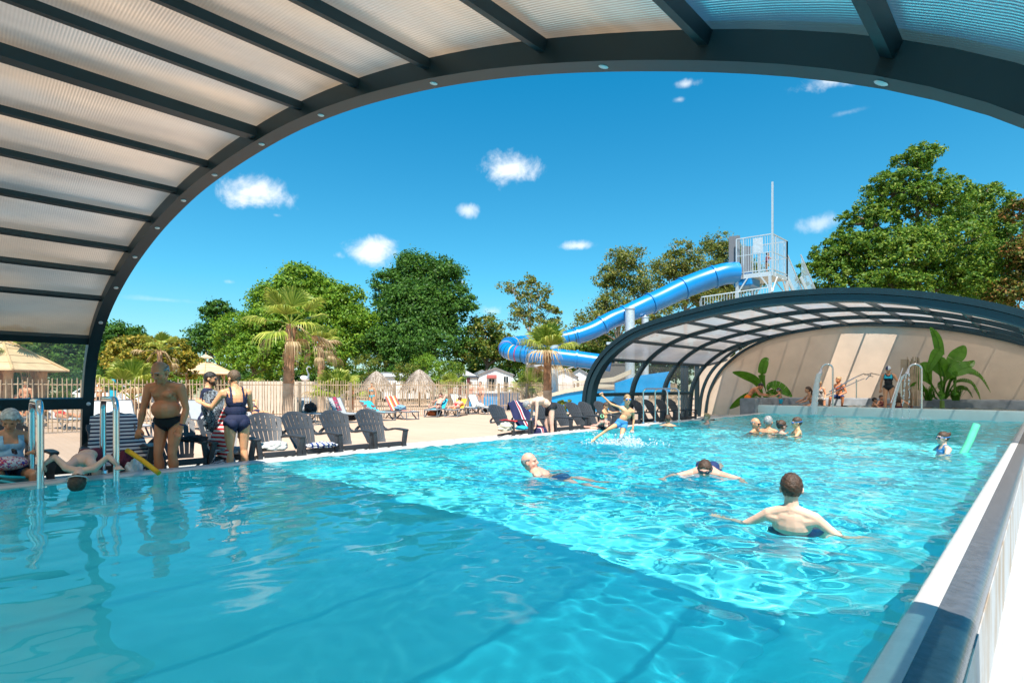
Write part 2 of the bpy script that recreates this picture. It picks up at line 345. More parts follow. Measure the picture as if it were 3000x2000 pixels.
# ------------------------------------------------------------------ pool water : real ripples
RINGS = [(*onX(px_, x_)[:2], a_) for px_, x_, a_ in ()]
for px_, t_, a_ in ((1560,7.1,.009),(1700,6.7,.006),(2066,6.8,.012),(2327,4.6,.010),(2765,9.4,.010),(2211,13.6,.010),(2288,13.0,.010),(2337,12.6,.010),(1957,15.6,.010),(2072,16.2,.010),(1800,10.7,.022),(1835,10.9,.018),(225,6.0,.008)):
    q_ = T(px_, t_, z=0); RINGS.append((q_.x, q_.y, a_))
def water_mesh(name, x0, x1, y0, y1, nx, ny, z, amp, lam0, lam1, seed, nw=80, ygrid=None):
    xs = np.linspace(x0, x1, nx); ys = np.linspace(y0, y1, ny) if ygrid is None else ygrid
    X, Y = np.meshgrid(xs, ys); rs = np.random.RandomState(seed); Z = np.zeros_like(X)
    wx = X+.10*np.sin(1.3*Y+.6*X)+.06*np.sin(2.9*X-1.7*Y); wy = Y+.10*np.sin(1.1*X-.8*Y)+.05*np.sin(3.3*Y+1.9*X)
    for i in range(nw):
        lam = math.exp(rs.uniform(math.log(lam0), math.log(lam1))); a = rs.uniform(0, 2*math.pi); k = 2*math.pi/lam
        Z += amp*(lam**1.08)*np.sin(k*(wx*math.cos(a)+wy*math.sin(a))+.8*np.sin(.5*X+.9*Y+i)+rs.uniform(0, 7))
    for (qx, qy, qa) in RINGS:
        r_ = np.hypot(X-qx, Y-qy); Z += qa*np.sin(r_*22-1)*np.exp(-r_*1.15)*np.clip(r_/.25, 0, 1)
    calm = .20+.80*np.clip((Y-1.5)/3.5, 0, 1)
    Z = z+Z*calm
    V = np.stack([X, Y, Z], -1).reshape(-1, 3); ny = len(ys); idx = np.arange(nx*ny).reshape(ny, nx)
    return V, np.stack([idx[:-1,:-1], idx[:-1,1:], idx[1:,1:], idx[1:,:-1]], -1).reshape(-1, 4)
def watermat(name, col, rough=0.0):
    m = bpy.data.materials.new(name); m.use_nodes = True; t = m.node_tree; t.nodes.clear()
    o = t.nodes.new('ShaderNodeOutputMaterial'); g = t.nodes.new('ShaderNodeBsdfGlass'); g.inputs['IOR'].default_value = 1.33
    g.inputs['Roughness'].default_value = rough; g.inputs['Color'].default_value = (*col, 1); t.links.new(g.outputs[0], o.inputs[0]); return m
m_water = watermat('pool_water', (.86,1.0,1.0))
V, Fq = water_mesh('water', XL-.01, XR+.01, YN, YF, 290, 10, ZW, .0026, .11, .95, 3, nw=110, ygrid=np.concatenate([np.arange(YN, 1.0, .06), np.arange(1.0, 12, .026), np.arange(12, YF+.001, .04), [YF+.001]]))
water = struct(np_obj('water', V, Fq, m_water, smooth=True))
water.cycles.is_caustics_caster = True
basin.cycles.is_caustics_receiver = True

# ------------------------------------------------------------------ sliding enclosures
S_ = 3000/2352.0
def plane_pt(px, py, Y0, k, X0):
    dx = (px-CX)/F_PX; dz = (HY-py)/F_PX; rx, ry = ray(px); t = (Y0-k*X0)/(ry-k*rx); return (t*rx, t*ry, EYE+t*dz)
def resample(P, n, smooth=2):
    P = np.array(P, float)
    for it in range(2):
        d = np.r_[0, np.cumsum(np.hypot(*np.diff(P, axis=0).T))]; s = np.linspace(0, d[-1], n if it else 120)
        P = np.c_[np.interp(s, d, P[:,0]), np.interp(s, d, P[:,1])]
        if not it:
            for _ in range(12): P[1:-1] = (P[:-2]+2*P[1:-1]+P[2:])/4
    return P
def normals(P):
    d = np.gradient(P, axis=0); n = np.c_[-d[:,1], d[:,0]]; n /= np.linalg.norm(n, axis=1)[:,None]; return n   # left foot -> right foot : outward
near_px = [(215,955),(218,880),(225,800),(252,715),(300,625),(370,530),(460,440),(560,370),(680,300),(820,245),(1000,200),(1200,172),(1400,163),(1600,163),(1800,170),(2000,190),(2200,230),(2352,276)]
NK, NX0, NY0 = .12, -10.5, 1.5
pr = [plane_pt(x*S_, y*S_, NY0, NK, NX0) for x, y in near_px]
P_near = resample([(-10.50,.02),(-10.49,.5)]+[(p[0], p[2]) for p in pr]+[(.28,2.12),(.52,1.65),(.64,1.1),(.70,.02)], 81)
far_px = [(1350,900),(1352,880),(1375,830),(1410,790),(1460,755),(1530,730),(1640,700),(1750,678),(1850,668),(1950,663),(2050,665),(2150,675),(2250,690),(2352,712)]
pr = [plane_pt(x*S_, y*S_, 14.1, 0, 0) for x, y in far_px]
P_far = resample([(-10.5,.02),(-10.46,.7)]+[(p[0], p[2]) for p in pr]+[(.25,2.55),(.7,2.1),(1.0,1.6),(1.15,1.0),(1.2,.02)], 81)
wall_px = [(1620,950),(1625,900),(1650,850),(1700,805),(1760,775),(1850,752),(1950,742),(2050,742),(2150,748),(2250,762),(2352,785)]
WY = 28.3
pr = [plane_pt(x*S_, y*S_, WY, 0, 0) for x, y in wall_px]
P_wall = resample([(p[0], p[2]) for p in pr[:-1]]+[(-.6,3.1),(.9,2.4),(2.0,1.6),(2.5,.8),(2.6,.02)], 81)
P_wall[0,1] = .02
def arch(name, P, yf, rad, ax, off, mat, parent, i0=0, i1=None):
    """rectangular section swept along the profile; yf gives the plane of its far face"""
    n = normals(P); i1 = i1 or len(P); mb = MB(); vs = []; fs = []
    for i in range(i0, i1):
        a = P[i]+n[i]*off; c = P[i]+n[i]*(off+rad); y = yf(P[i][0])
        vs += [(a[0], y-ax, a[1]), (a[0], y, a[1]), (c[0], y, c[1]), (c[0], y-ax, c[1])]
    k = i1-i0
    for i in range(k-1):
        for j in range(4): j2 = (j+1) % 4; fs.append((i*4+j, (i+1)*4+j, (i+1)*4+j2, i*4+j2))
    fs += [(0,1,2,3), tuple((k-1)*4+j for j in (3,2,1,0))]
    mb.add(vs, fs); return mb.build(name, mat, parent, smooth=25)
def sheetpanel(name, PA, PB, ia, ib, ya, yb, off, mat, parent, th=.012):
    nA = normals(PA); nB = normals(PB); mb = MB(); vs = []; fs = []; k = ib-ia+1
    for i in range(ia, ib+1):
        for (P, n, y) in ((PA, nA, ya), (PB, nB, yb)):
            a = P[i]+n[i]*off; vs.append((a[0], y(P[i][0]), a[1]))
    for i in range(k-1): fs.append((2*i, 2*i+1, 2*i+3, 2*i+2))
    mb.add(vs, fs); return mb.build(name, mat, parent, smooth=True)
def purlin(PA, PB, i, ya, yb, wdt, o0, o1, mat, parent, name='purlin'):
    nA = normals(PA)[i]; nB = normals(PB)[i]; mb = MB(); vs = []
    for (P, n, y) in ((PA[i], nA, ya), (PB[i], nB, yb)):
        tt = np.array([n[1], -n[0]])
        for (a, c) in ((-1,o0),(1,o0),(1,o1),(-1,o1)):
            q = P+tt*(a*wdt/2)+n*c; vs.append((q[0], y(P[0]), q[1]))
    mb.add(vs, [(0,1,2,3),(7,6,5,4),(0,4,5,1),(1,5,6,2),(2,6,7,3),(3,7,4,0)]); return mb.build(name, mat, parent)
ynear = lambda x: NY0+NK*(x-NX0)
ynear0 = lambda x: NY0+NK*(x-NX0)-.13
yback = lambda x: -7.5
near = empty('pool_enclosure', (-4.9, 0, 0), 0, 'large arched sliding pool cover overhead with wide frosted panels and dark beams', 'pool enclosure', 'arched sliding pool covers')
near.location = (0, 0, 0)
arch('arch_beam', P_near, ynear, .17, .14, 0, m_alu, near)
arch('arch_beam', P_near, lambda x: -7.5, .17, .14, 0, m_alu, near)
# purlins where the photo has them
pl_px = [(233,697),(262,640),(300,578),(350,515),(405,452),(480,390),(575,322),(680,265),(815,210),(1000,160),(1240,125),(1600,95),(2105,125)]
idxs = []
for (x, y) in pl_px:
    p = plane_pt(x*S_, y*S_, NY0-.13-.0, NK, NX0); q = np.array([p[0], p[2]])
    nn = normals(P_near); Q = P_near+nn*.09
    # aim at equal direction from the camera : nearest profile point
    best = min(range(len(P_near)), key=lambda i: (Q[i,0]-q[0])**2+(Q[i,1]-q[1])**2); idxs.append(best)
zi = lambda P, z: min(range(len(P)//3), key=lambda i: abs(P[i,1]-z))
i_top = zi(P_near, 2.12); i_mid = zi(P_near, 1.17)
rails = [0, i_mid, i_top]
allp = sorted(set([i_top]+idxs)); last = allp[-1]
for e in (last+5, last+10, last+15): allp.append(min(e, 80))
for i in allp:
    big = (i == idxs[6]) or i == i_top
    purlin(P_near, P_near, i, ynear0, yback, .11 if big else .05, .035 if big else .065, .13, m_alu, near)
for i in (1, i_mid): purlin(P_near, P_near, i, ynear0, yback, .16, .0, .14, m_alu, near, 'side_rail')
for a, c in zip(allp[:-1], allp[1:]):
    sheetpanel('roof_panel', P_near, P_near, a, c, ynear0, yback, .135, m_poly_teal if a >= idxs[11] else m_poly, near)
sheetpanel('side_window', P_near, P_near, i_mid, i_top, ynear0, yback, .07, m_clear, near)
sheetpanel('side_window', P_near, P_near, 1, i_mid, ynear0, yback, .07, m_clear, near)
# small white caps along the soffit of the front arch
nn = normals(P_near)
for fx in (6, 13, 17, 21, 25, 29, 33.5, 38, 43.5, 50, 57, 64):
    i = int(fx); p = P_near[i]; mb = MB(); rot = Vector((nn[i][0], 0, nn[i][1])).to_track_quat('Z', 'Y').to_matrix()
    mb.sphere((p[0], ynear(p[0])-.07, p[1]-.002), (.028,.028,.005), 12, 6, rot)
    mb.build('bolt_cap', m_galv, near, smooth=True)

far = empty('pool_enclosure', (0,0,0), 0, 'distant lower arched pool cover with stepped dark ribs in front of the beige end wall', 'pool enclosure', 'arched sliding pool covers')
far.location = (0,0,0)
P_in = P_far.copy(); nf = normals(P_far); P_in = P_far-nf*.28
P_in2 = P_far-nf*.20
arch('front_arch', P_far, lambda x: 14.15, .16, .30, -.30, m_alu2, far)
arch('front_arch_track', P_far, lambda x: 14.10, .13, .30, -.13, m_alu, far)
ys = [14.15, 16.4, 18.6, 20.8]
for y in ys[1:]: arch('arch_beam', P_in, (lambda yv: (lambda x: yv))(y), .14, .12, 0, m_alu, far)
arch('arch_beam', P_wall, lambda x: WY-.02, .12, .10, -.13, m_alu, far)
ftop = zi(P_in, 2.15); fmid = zi(P_in, 1.2)
fidx = [ftop+int(round(k*(80-ftop-8)/13)) for k in range(14)]
P_mid = (P_in+P_wall)/2
OPEN_BAYS = (5, 6)
bays = [(P_in, P_in, 14.1, 16.3), (P_in, P_in, 16.4, 18.5), (P_in, P_in, 18.6, 20.7), (P_in, P_mid, 20.8, 24.6), (P_mid, P_wall, 24.7, 28.2)]
arch('arch_beam', P_mid, lambda x: 24.7, .12, .10, 0, m_alu, far)
for bi, (PA, PB, y0, y1) in enumerate(bays):
    fa = (lambda v: (lambda x: v))(y0); fb = (lambda v: (lambda x: v))(y1)
    for k_, i in enumerate(fidx):
        purlin(PA, PB, i, fa, fb, .06, .03, .12, m_alu, far)
    for k_, (a, c) in enumerate(zip(fidx[:-1], fidx[1:])):
        if bi == 4 and k_ in OPEN_BAYS: continue
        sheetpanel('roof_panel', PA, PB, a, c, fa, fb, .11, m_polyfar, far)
    if bi < 3:
        for i in (1, fmid): purlin(PA, PB, i, fa, fb, .10, .0, .12, m_alu, far, 'side_rail')
        sheetpanel('side_window', PA, PB, 1, fmid, fa, fb, .06, m_clear, far)
        sheetpanel('side_window', PA, PB, fmid, ftop, fa, fb, .06, m_clear, far)
        b = MB()
# glazed door between the sliding cover and the end wall
for q in ((-10.75,20.9,-10.65,21.0,2.7),(-12.3,24.2,-12.15,24.4,3.0),(-12.62,26.0,-12.45,26.2,3.0)):
    b = MB(); b.box((q[0],q[1],.02),(q[2],q[3],q[4])); b.build('door_post', m_alu, far)
b = MB(); b.beam((-10.7,20.95,1.2),(-12.2,24.2,1.2),.06,.08); b.build('door_rail', m_alu, far)

# ------------------------------------------------------------------ end wall
nw_ = normals(P_wall)
poly = [(-13.75,-.3),(-13.75,2.75),(-13.1,3.0),(-12.6,3.05)]
poly = [(-13.75,-.3),(-13.75,2.6)]+[(P_wall[i][0]+nw_[i][0]*.05, P_wall[i][1]+nw_[i][1]*.05) for i in range(zi(P_wall,2.6)+2, 81, 2)]+[(3.0,-.3)]
b = MB(); b.prism(poly, WY, WY+.35)
tag(b.build('end_wall', m_stucco), 'beige rendered end wall under the far arched cover', 'wall')
# ------------------------------------------------------------------ upper pool at the far end
LZ = .64
b = MB()
prof = [(0,.0),(0,.60),(.02,.635),(.05,.645),(.55,.645),(.58,.60),(.58,.0)]
vs = []; n = len(prof)
for x in (-8.75,-7.9,2.6):
    for (y, z) in prof: vs.append((x, YF+.205+y, z))
b.add(vs, [(i*n+j, (i+1)*n+j, (i+1)*n+(j+1)%n, i*n+(j+1)%n) for i in range(2) for j in range(n)]+[tuple(range(n)), tuple(2*n+j for j in range(n-1,-1,-1))])
tag(b.build('overflow_ledge', m_lip, smooth=True), 'smooth pale turquoise ledge the upper pool spills over', 'ledge')
def rim(path, wdt, z0, z1, name, label, mat=None):
    mb = MB(); P = [Vector(p) for p in path]; k = len(P); vs = []
    for i, p in enumerate(P):
        d = (P[min(i+1,k-1)]-P[max(i-1,0)]).normalized(); r = Vector((d.y,-d.x))
        a = p-r*wdt/2; c = p+r*wdt/2; e = .05
        for (q, z) in ((a,z0),(a,z1-e),(a+r*e*.4,z1-e*.3),(a+r*e,z1),(c-r*e,z1),(c-r*e*.4,z1-e*.3),(c,z1-e),(c,z0)): vs.append((q.x,q.y,z))
    fs = [(i*8+j,i*8+(j+1)%8,(i+1)*8+(j+1)%8,(i+1)*8+j) for i in range(k-1) for j in range(8)]+[tuple(range(7,-1,-1)), tuple((k-1)*8+j for j in range(8))]
    mb.add(vs, fs); return tag(mb.build(name, mat or m_greyrim, smooth=True), label, 'pool wall')
rim([(-8.95,23.25),(-8.95,24.2),(-8.8,25.0),(-8.3,26.1),(-7.4,26.9),(-6.2,27.25),(-4,27.35),(2.6,27.4)], .62, 0, .93, 'low_wall', 'curved grey rendered wall wrapping round the raised upper pool')
V, Fq = water_mesh('w', -8.7, 2.6, YF+.7, 27.3, 150, 60, .60, .0075, .2, 1.0, 9)
m_water2 = M('upper_water', (.09,.14,.14), .04, var=0, spec=.6)
struct(np_obj('water', V, Fq, m_water2, smooth=True))

# ------------------------------------------------------------------ stainless rails over the pool edge
def u_rail(name, y, x0, x1, top, label, group, r=.0235, z0=.33, z1=-.45):
    root = empty(name, (0,0,0), 0, label, 'handrail', group)
    path = [(x1,y,z1),(x1,y,top-.14)]
    for k in range(1,7): a = k/6*math.pi/2; path.append((x1-.14+.14*math.cos(a), y, top-.14+.14*math.sin(a)))
    for k in range(1,7): a = k/6*math.pi/2; path.append((x0+.14-.14*math.sin(a), y, top-.14+.14*math.cos(a)))
    path += [(x0,y,z0-.3)]
    b = MB(); b.tube(path, r, 14); b.build('rail', m_steel, root, smooth=60)
    b = MB(); b.lathe([(r+.001,z0+.028),(r+.028,z0+.02),(r+.034,z0-.012)], 16, (x0,y,0)); b.build('flange', m_steel, root, smooth=True)
    return root
u_rail('handrail', .67, -8.86, -7.95, 1.265, 'steel looped handrail closest to the seated grey-haired woman', 'pool entry handrails', .034)
u_rail('handrail', 1.36, -8.78, -7.95, 1.29, 'steel looped handrail in front of the striped towel chair', 'pool entry handrails', .034)
u_rail('handrail', 14.65, -8.75, -7.95, 1.37, 'steel looped handrail at the far ladder, the one nearer the leaping boy', 'pool entry handrails')
u_rail('handrail', 15.35, -8.75, -7.95, 1.37, 'steel looped handrail at the far ladder, the one nearer the end wall', 'pool entry handrails')

# ------------------------------------------------------------------ adirondack chairs
m_plastic = M('anthracite_plastic', (.040,.045,.052), .45, var=.12, vscale=5, bump=.1, bscale=60)
def make_chair():
    root = empty('garden_chair')
    # backrest : seven fanned slats in two tiers with a cross band
    b = MB(); ns = 7
    def bp(u, v, off):   # u across -1..1, v up 0..1
        halfw = .20+.10*math.sin(min(1, v*1.15)*math.pi/2) - (.03 if v > .93 else 0)
        z = .36+.68*v; x = -.20-.42*v-.05*math.cos(u*1.5)*1.0+.03
        return Vector((x+off, u*halfw, z-(0.0)))
    for i in range(ns):
        u0 = -1+2*i/ns+.028; u1 = -1+2*(i+1)/ns-.028; uc = (u0+u1)/2; top = 1.0-.20*abs(uc)**2.2
        for (v0, v1) in ((0,.46),(.52,.92*top)):
            st = 5; vs = []; fs = []
            for s in range(st+1):
                v = v0+(v1-v0)*s/st
                vs += [bp(u0,v,0), bp(u1,v,0), bp(u1,v,-.022), bp(u0,v,-.022)]
            for s in range(st):
                for j in range(4): fs.append((s*4+j, s*4+(j+1)%4, (s+1)*4+(j+1)%4, (s+1)*4+j))
            fs += [(3,2,1,0), tuple(st*4+j for j in range(4))]; b.add(vs, fs)
    for (v0, v1) in ((.455,.525),(-.03,.06)):
        vs = []; fs = []; st = 12
        for s in range(st+1):
            u = -1+2*s/st; vs += [bp(u,v0,.004), bp(u,v1,.004), bp(u,v1,-.026), bp(u,v0,-.026)]
        for s in range(st):
            for j in range(4): fs.append((s*4+j, (s+1)*4+j, (s+1)*4+(j+1)%4, s*4+(j+1)%4))
        fs += [(0,1,2,3), tuple(st*4+j for j in (3,2,1,0))]; b.add(vs, fs)
    vs = []; fs = []; st = 16
    for s in range(st+1):
        u = -1+2*s/st; top = .92*(1.0-.20*abs(u)**2.2); vs += [bp(u,top-.075,.003), bp(u,top,.003), bp(u,top,-.025), bp(u,top-.075,-.025)]
    for s in range(st):
        for j in range(4): fs.append((s*4+j, (s+1)*4+j, (s+1)*4+(j+1)%4, s*4+(j+1)%4))
    fs += [(0,1,2,3), tuple(st*4+j for j in (3,2,1,0))]; b.add(vs, fs)
    b.build('backrest', m_plastic, root, smooth=30)
    b = MB()   # seat : curved slats with apron
    for i in range(6):
        u = i/6; x1 = .30-.53*u; x0 = x1-.078; z1 = .375-.10*u-.03*math.sin(u*math.pi); z0 = z1-.016
        b.beam((x0,0,z0),(x1,0,z1), .50, .018)
    for s in (-1,1): b.beam((.30,s*.235,.35),(-.27,s*.215,.245), .03, .05)
    b.beam((.305,-.25,.335),(.305,.25,.335), .028, .085)
    b.build('seat', m_plastic, root, bevel=.006)
    for s in (-1,1):
        pts = [(-.40,.26,.66),(-.42,.31,.60),(-.36,.345,.56),(-.25,.355,.575),(-.12,.36,.60),(.0,.365,.605),(.20,.36,.60),(.345,.35,.595)]
        b = MB(); vs = []; fs = []
        for i, (x,y,z) in enumerate(pts):
            wd = (.028,.034,.04,.045,.048,.05,.05,.046)[i]
            vs += [(x,s*(y-wd),z+.012),(x,s*(y+wd),z+.012),(x,s*(y+wd),z-.022),(x,s*(y-wd),z-.022)]
        for i in range(len(pts)-1):
            for j in range(4): fs.append((i*4+j,(i+1)*4+j,(i+1)*4+(j+1)%4,i*4+(j+1)%4))
        fs += [(0,1,2,3), tuple((len(pts)-1)*4+j for j in (3,2,1,0))]; b.add(vs, fs); b.build('armrest', m_plastic, root, smooth=35, bevel=.005)
        b = MB()   # front leg : broad tapering panel
        vs = [(.255,s*.315,.585),(.345,s*.315,.585),(.345,s*.385,.585),(.255,s*.385,.585), (.27,s*.27,.33),(.325,s*.27,.33),(.335,s*.35,.33),(.275,s*.35,.33), (.325,s*.30,0),(.375,s*.30,0),(.375,s*.37,0),(.325,s*.37,0)]
        fs = [(0,1,2,3),(11,10,9,8)]+[(i*4+j,i*4+(j+1)%4,(i+1)*4+(j+1)%4,(i+1)*4+j) for i in range(2) for j in range(4)]
        b.add(vs, fs); b.build('leg', m_plastic, root, bevel=.006)
        b = MB()   # rear leg : arched runner
        pts2 = [(.20,.245,.30),(.02,.25,.275),(-.18,.255,.21),(-.34,.265,.11),(-.43,.275,.0)]
        vs = []; fs = []
        for (x,y,z) in pts2: vs += [(x-.03,s*(y-.022),z),(x+.03,s*(y-.022),z+.012),(x+.03,s*(y+.022),z+.012),(x-.03,s*(y+.022),z)]
        for i in range(4):
            for j in range(4): fs.append((i*4+j,(i+1)*4+j,(i+1)*4+(j+1)%4,i*4+(j+1)%4))
        fs += [(0,1,2,3),(19,18,17,16)]; b.add(vs, fs); b.build('leg', m_plastic, root, smooth=30)
    return root
chair0 = make_chair(); used = [False]
CH_G = 'dark plastic armchairs lined up along the pool edge'
def place_chair(y, label, x=-9.28, rz=0.0):
    o = chair0 if not used[0] else copy_tree(chair0); used[0] = True
    o.location = (x, y, 0); o.rotation_euler = (0,0,rz); return tag(o, label, 'garden chair', CH_G)
for y, lab, rz in ((.52,'dark slatted chair the grey-haired woman sits on',.1),(1.62,'dark slatted chair hidden under a navy striped towel',.0),(2.42,'dark slatted chair right behind the bare-chested older man',.05),
        (3.02,'dark slatted chair with a grey cloth, just left of the woman in navy',-.05),(3.75,'dark slatted chair with a pale towel, first of four beside the woman in navy',0),(4.42,'dark slatted chair with a blue and white towel on its seat',.03),
        (5.12,'empty dark chair just before the end of the row of four',-.02),(5.84,'empty dark chair ending the row of four, open deck beyond it',.02),
        (9.54,'dark chair with a red cloth over its arm and a striped cushion',.12),(10.25,'dark chair draped in a navy, red and white striped towel',0),(11.1,'dark chair beside the bent-over man, its seat half hidden by his legs',0),
        (11.85,'dark chair behind the bent-over man, toward the end wall',0),(12.5,'dark chair just before the foot of the distant arch',.03),(13.06,'dark chair at the foot of the distant arch',0),(13.8,'dark chair the small child leans on',0),
        (14.5,'dark chair hidden behind the leaping boy',0),(16.0,'dark chair before the far ladder rails',0),(16.75,'dark chair seen through the far ladder rails',.02),(17.5,'second last dark chair of the row, by the glazed door',0),(18.2,'last dark chair of the row, nearest the end wall',-.03)):
    place_chair(y+rnd.uniform(-.02,.02), lab, x=-9.28+rnd.uniform(-.06,.05), rz=rz+rnd.uniform(-.07,.07))

# ------------------------------------------------------------------ sun loungers
m_lg = M('grey_lounger_plastic', (.13,.14,.15), .5, var=.1)
m_sling = M('white_sling', (.62,.62,.60), .8, var=.05, bump=.2, bscale=200)
m_sling2 = M('grey_sling', (.36,.38,.39), .8, var=.05, bump=.2, bscale=200)
def make_lounger(sl_mat, back=55, name='sun_lounger'):
    root = empty(name)
    b = MB()
    for s in (-1,1):
        b.tube([(-.95,s*.31,.34),(-.3,s*.31,.35),(.5,s*.31,.35),(.93,s*.31,.335),(.99,s*.28,.33)], .026, 6)
    b.tube([(.985,-.3,.33),(.985,.3,.33)], .024, 6); b.tube([(-.94,-.31,.34),(-.94,.31,.34)], .024, 6)
    b.build('frame', m_lg, root, smooth=50)
    for s in (-1,1):
        for x, dx in ((.72,.14),(-.62,-.14)):
            b = MB(); b.tube([(x-.34*(1 if dx>0 else -1),s*.31,.33),(x-.2*(1 if dx>0 else -1),s*.31,.20),(x,s*.31,.06),(x+dx*.4,s*.31,.02)], [.022,.026,.03,.03], 6)
            b.tube([(x+dx*1.2,s*.31,.33),(x+dx*1.35,s*.31,.16),(x+dx*1.6,s*.31,.015)], .026, 6); b.build('leg', m_lg, root, smooth=50)
    b = MB(); b.tube([(.72+.224,-.31,.03),(.72+.224,.31,.03)], .02, 6); b.build('foot_bar', m_lg, root)
    a = R(back); c = Vector((-.28,0,.365)); e = c+Vector((-math.cos(a)*.78,0,math.sin(a)*.78))
    b = MB(); b.beam((-.28,0,.362),(.97,0,.352), .54, .012); b.build('seat_sling', sl_mat, root)
    b = MB(); b.beam(c, e, .52, .012); b.build('backrest', sl_mat, root)
    b = MB()
    for s in (-1,1): b.tube([c+Vector((0,s*.28,0)), e+Vector((0,s*.28,0))], .02, 6)
    b.tube([e+Vector((0,-.28,0)), e+Vector((0,.28,0))], .02, 6); b.build('back_frame', m_lg, root, smooth=50)
    return root
LG = 'sun loungers set out along the wooden fence'
lw = make_lounger(m_sling, 58); lgy = make_lounger(m_sling2, 50); lflat = make_lounger(m_sling2, 32); used2 = set()
def place_l(src, p, rz, label):
    o = src if src not in used2 else copy_tree(src); used2.add(src)
    o.location = (p.x, p.y, 0); o.rotation_euler = (0,0,rz); return tag(o, label, 'sun lounger', LG)
def footat(px, py, rz):   # foot end of the lounger at this ground point
    g = G(px, py); return Vector((g.x-.9*math.cos(rz), g.y-.9*math.sin(rz), 0))
L1 = place_l(lw, footat(405,1284,.08), .08, 'white lounger with a pink towel, nearer the old man')
L2 = place_l(lw, footat(345,1290,.08), .08, 'white lounger with pink towel behind the striped towel chair')
L3 = place_l(lgy, footat(625,1262,.05), .05, 'grey lounger mostly hidden behind the man in a navy shirt')
L4 = place_l(lflat, footat(795,1250,.1), .1, 'grey lounger with a sunbather lying beside the tall palm trunk')
L5 = place_l(lgy, footat(945,1238,0), 0, 'grey lounger holding a dark rucksack, right of the tall palm')
L6 = place_l(lgy, footat(1040,1238,0), 0, 'grey lounger with a patterned red towel over its back')
L7 = place_l(lflat, footat(1138,1232,0), 0, 'lounger draped with a brown and turquoise towel')
L8 = place_l(lgy, footat(1208,1229,0), 0, 'lounger draped with an orange, red and white striped towel')
L9 = place_l(lflat, Vector((G(1262,1222).x-.5, G(1262,1222).y+.75, 0)), -.98, 'lounger with a blue towel under the man lying on his back')
L10 = place_l(lflat, Vector((G(1322,1221).x-.5, G(1322,1221).y+.75, 0)), -.98, 'lounger with a yellow towel under the woman lying on her front')
L11 = place_l(lw, footat(1388,1213,0), 0, 'empty white lounger with a small cloth, beside the prone woman')
L12 = place_l(lw, footat(1442,1214,0), 0, 'empty white lounger with a white towel, last before the deck chairs row')
L13 = place_l(lw, footat(228,1258,.3), .3, 'pale lounger seen through the side window of the near cover')
L14 = place_l(lgy, footat(105,1250,.3), .3, 'dark lounger with a sunbather behind the glass, near the ladder rails')

# ------------------------------------------------------------------ chestnut paling fence : posts and paling panels
m_pal = M('chestnut_paling', (.47,.34,.22), .8, var=.3, vscale=4, bump=.4, bscale=60)
m_post = M('fence_post', (.36,.27,.19), .75, var=.2, vscale=3)
def fence(x, ys, top, seed, label, name='paling_fence', step=.115, post_w=.10, xe=None, rad=.019):
    root = empty(name, (0,0,0), 0, label, 'fence'); rs = random.Random(seed)
    px_ = lambda y: x if xe is None else x+(xe-x)*(y-ys[0])/(ys[-1]-ys[0])
    for i, y in enumerate(ys):
        b = MB(); b.box((px_(y)-.04,y-post_w/2,0),(px_(y)+.04,y+post_w/2,top-.06)); b.box((px_(y)-.045,y-post_w*.2,.0),(px_(y)+.045,y+post_w*.2,top-.10)); b.build('post', m_post, root)
    for y0, y1 in zip(ys[:-1], ys[1:]):
        b = MB(); n = int(abs(y1-y0-.16)/step); d = 1 if y1 > y0 else -1
        for k in range(n):
            y = y0+d*(.12+(k+.4)*step+rs.uniform(-.014,.014)); h = top+rs.uniform(-.035,.045); w1 = rs.uniform(-.02,.02); w2 = rs.uniform(-.02,.02); xx = px_(y)
            b.tube([(xx+.03,y,0.03),(xx+.03+w1*.5,y+w1,h*.35),(xx+.03-w2*.5,y+w2,h*.7),(xx+.03+w1*.4,y+rs.uniform(-.012,.012),h)], [rad*.9,rad,rad,rad*.75], 5)
        for z in (.35, top-.17): 
            pts = [(px_(y0)+.0,y0,z),(px_(y0)-.005,(y0*2+y1)/3,z+.012),(px_(y1),(y0+2*y1)/3,z-.01),(px_(y1),y1,z)]; b.tube(pts, .02, 5)
        b.build('paling_panel', m_pal, root, smooth=50)
    return root
FX = -21.6
fy = [5.3+2.25*k for k in range(17)]
fence(FX, fy, 1.66, 1, 'long chestnut paling fence running behind the sun loungers')
fence(FX-.1, [-3.6+2.2*k for k in range(4)]+[4.9], 1.66, 2, 'chestnut paling fence behind the window of the near cover', 'paling_fence')
fence(-33, [10+2.5*k for k in range(18)], 1.35, 3, 'second paling fence farther back beside the mobile homes', 'paling_fence', .16)

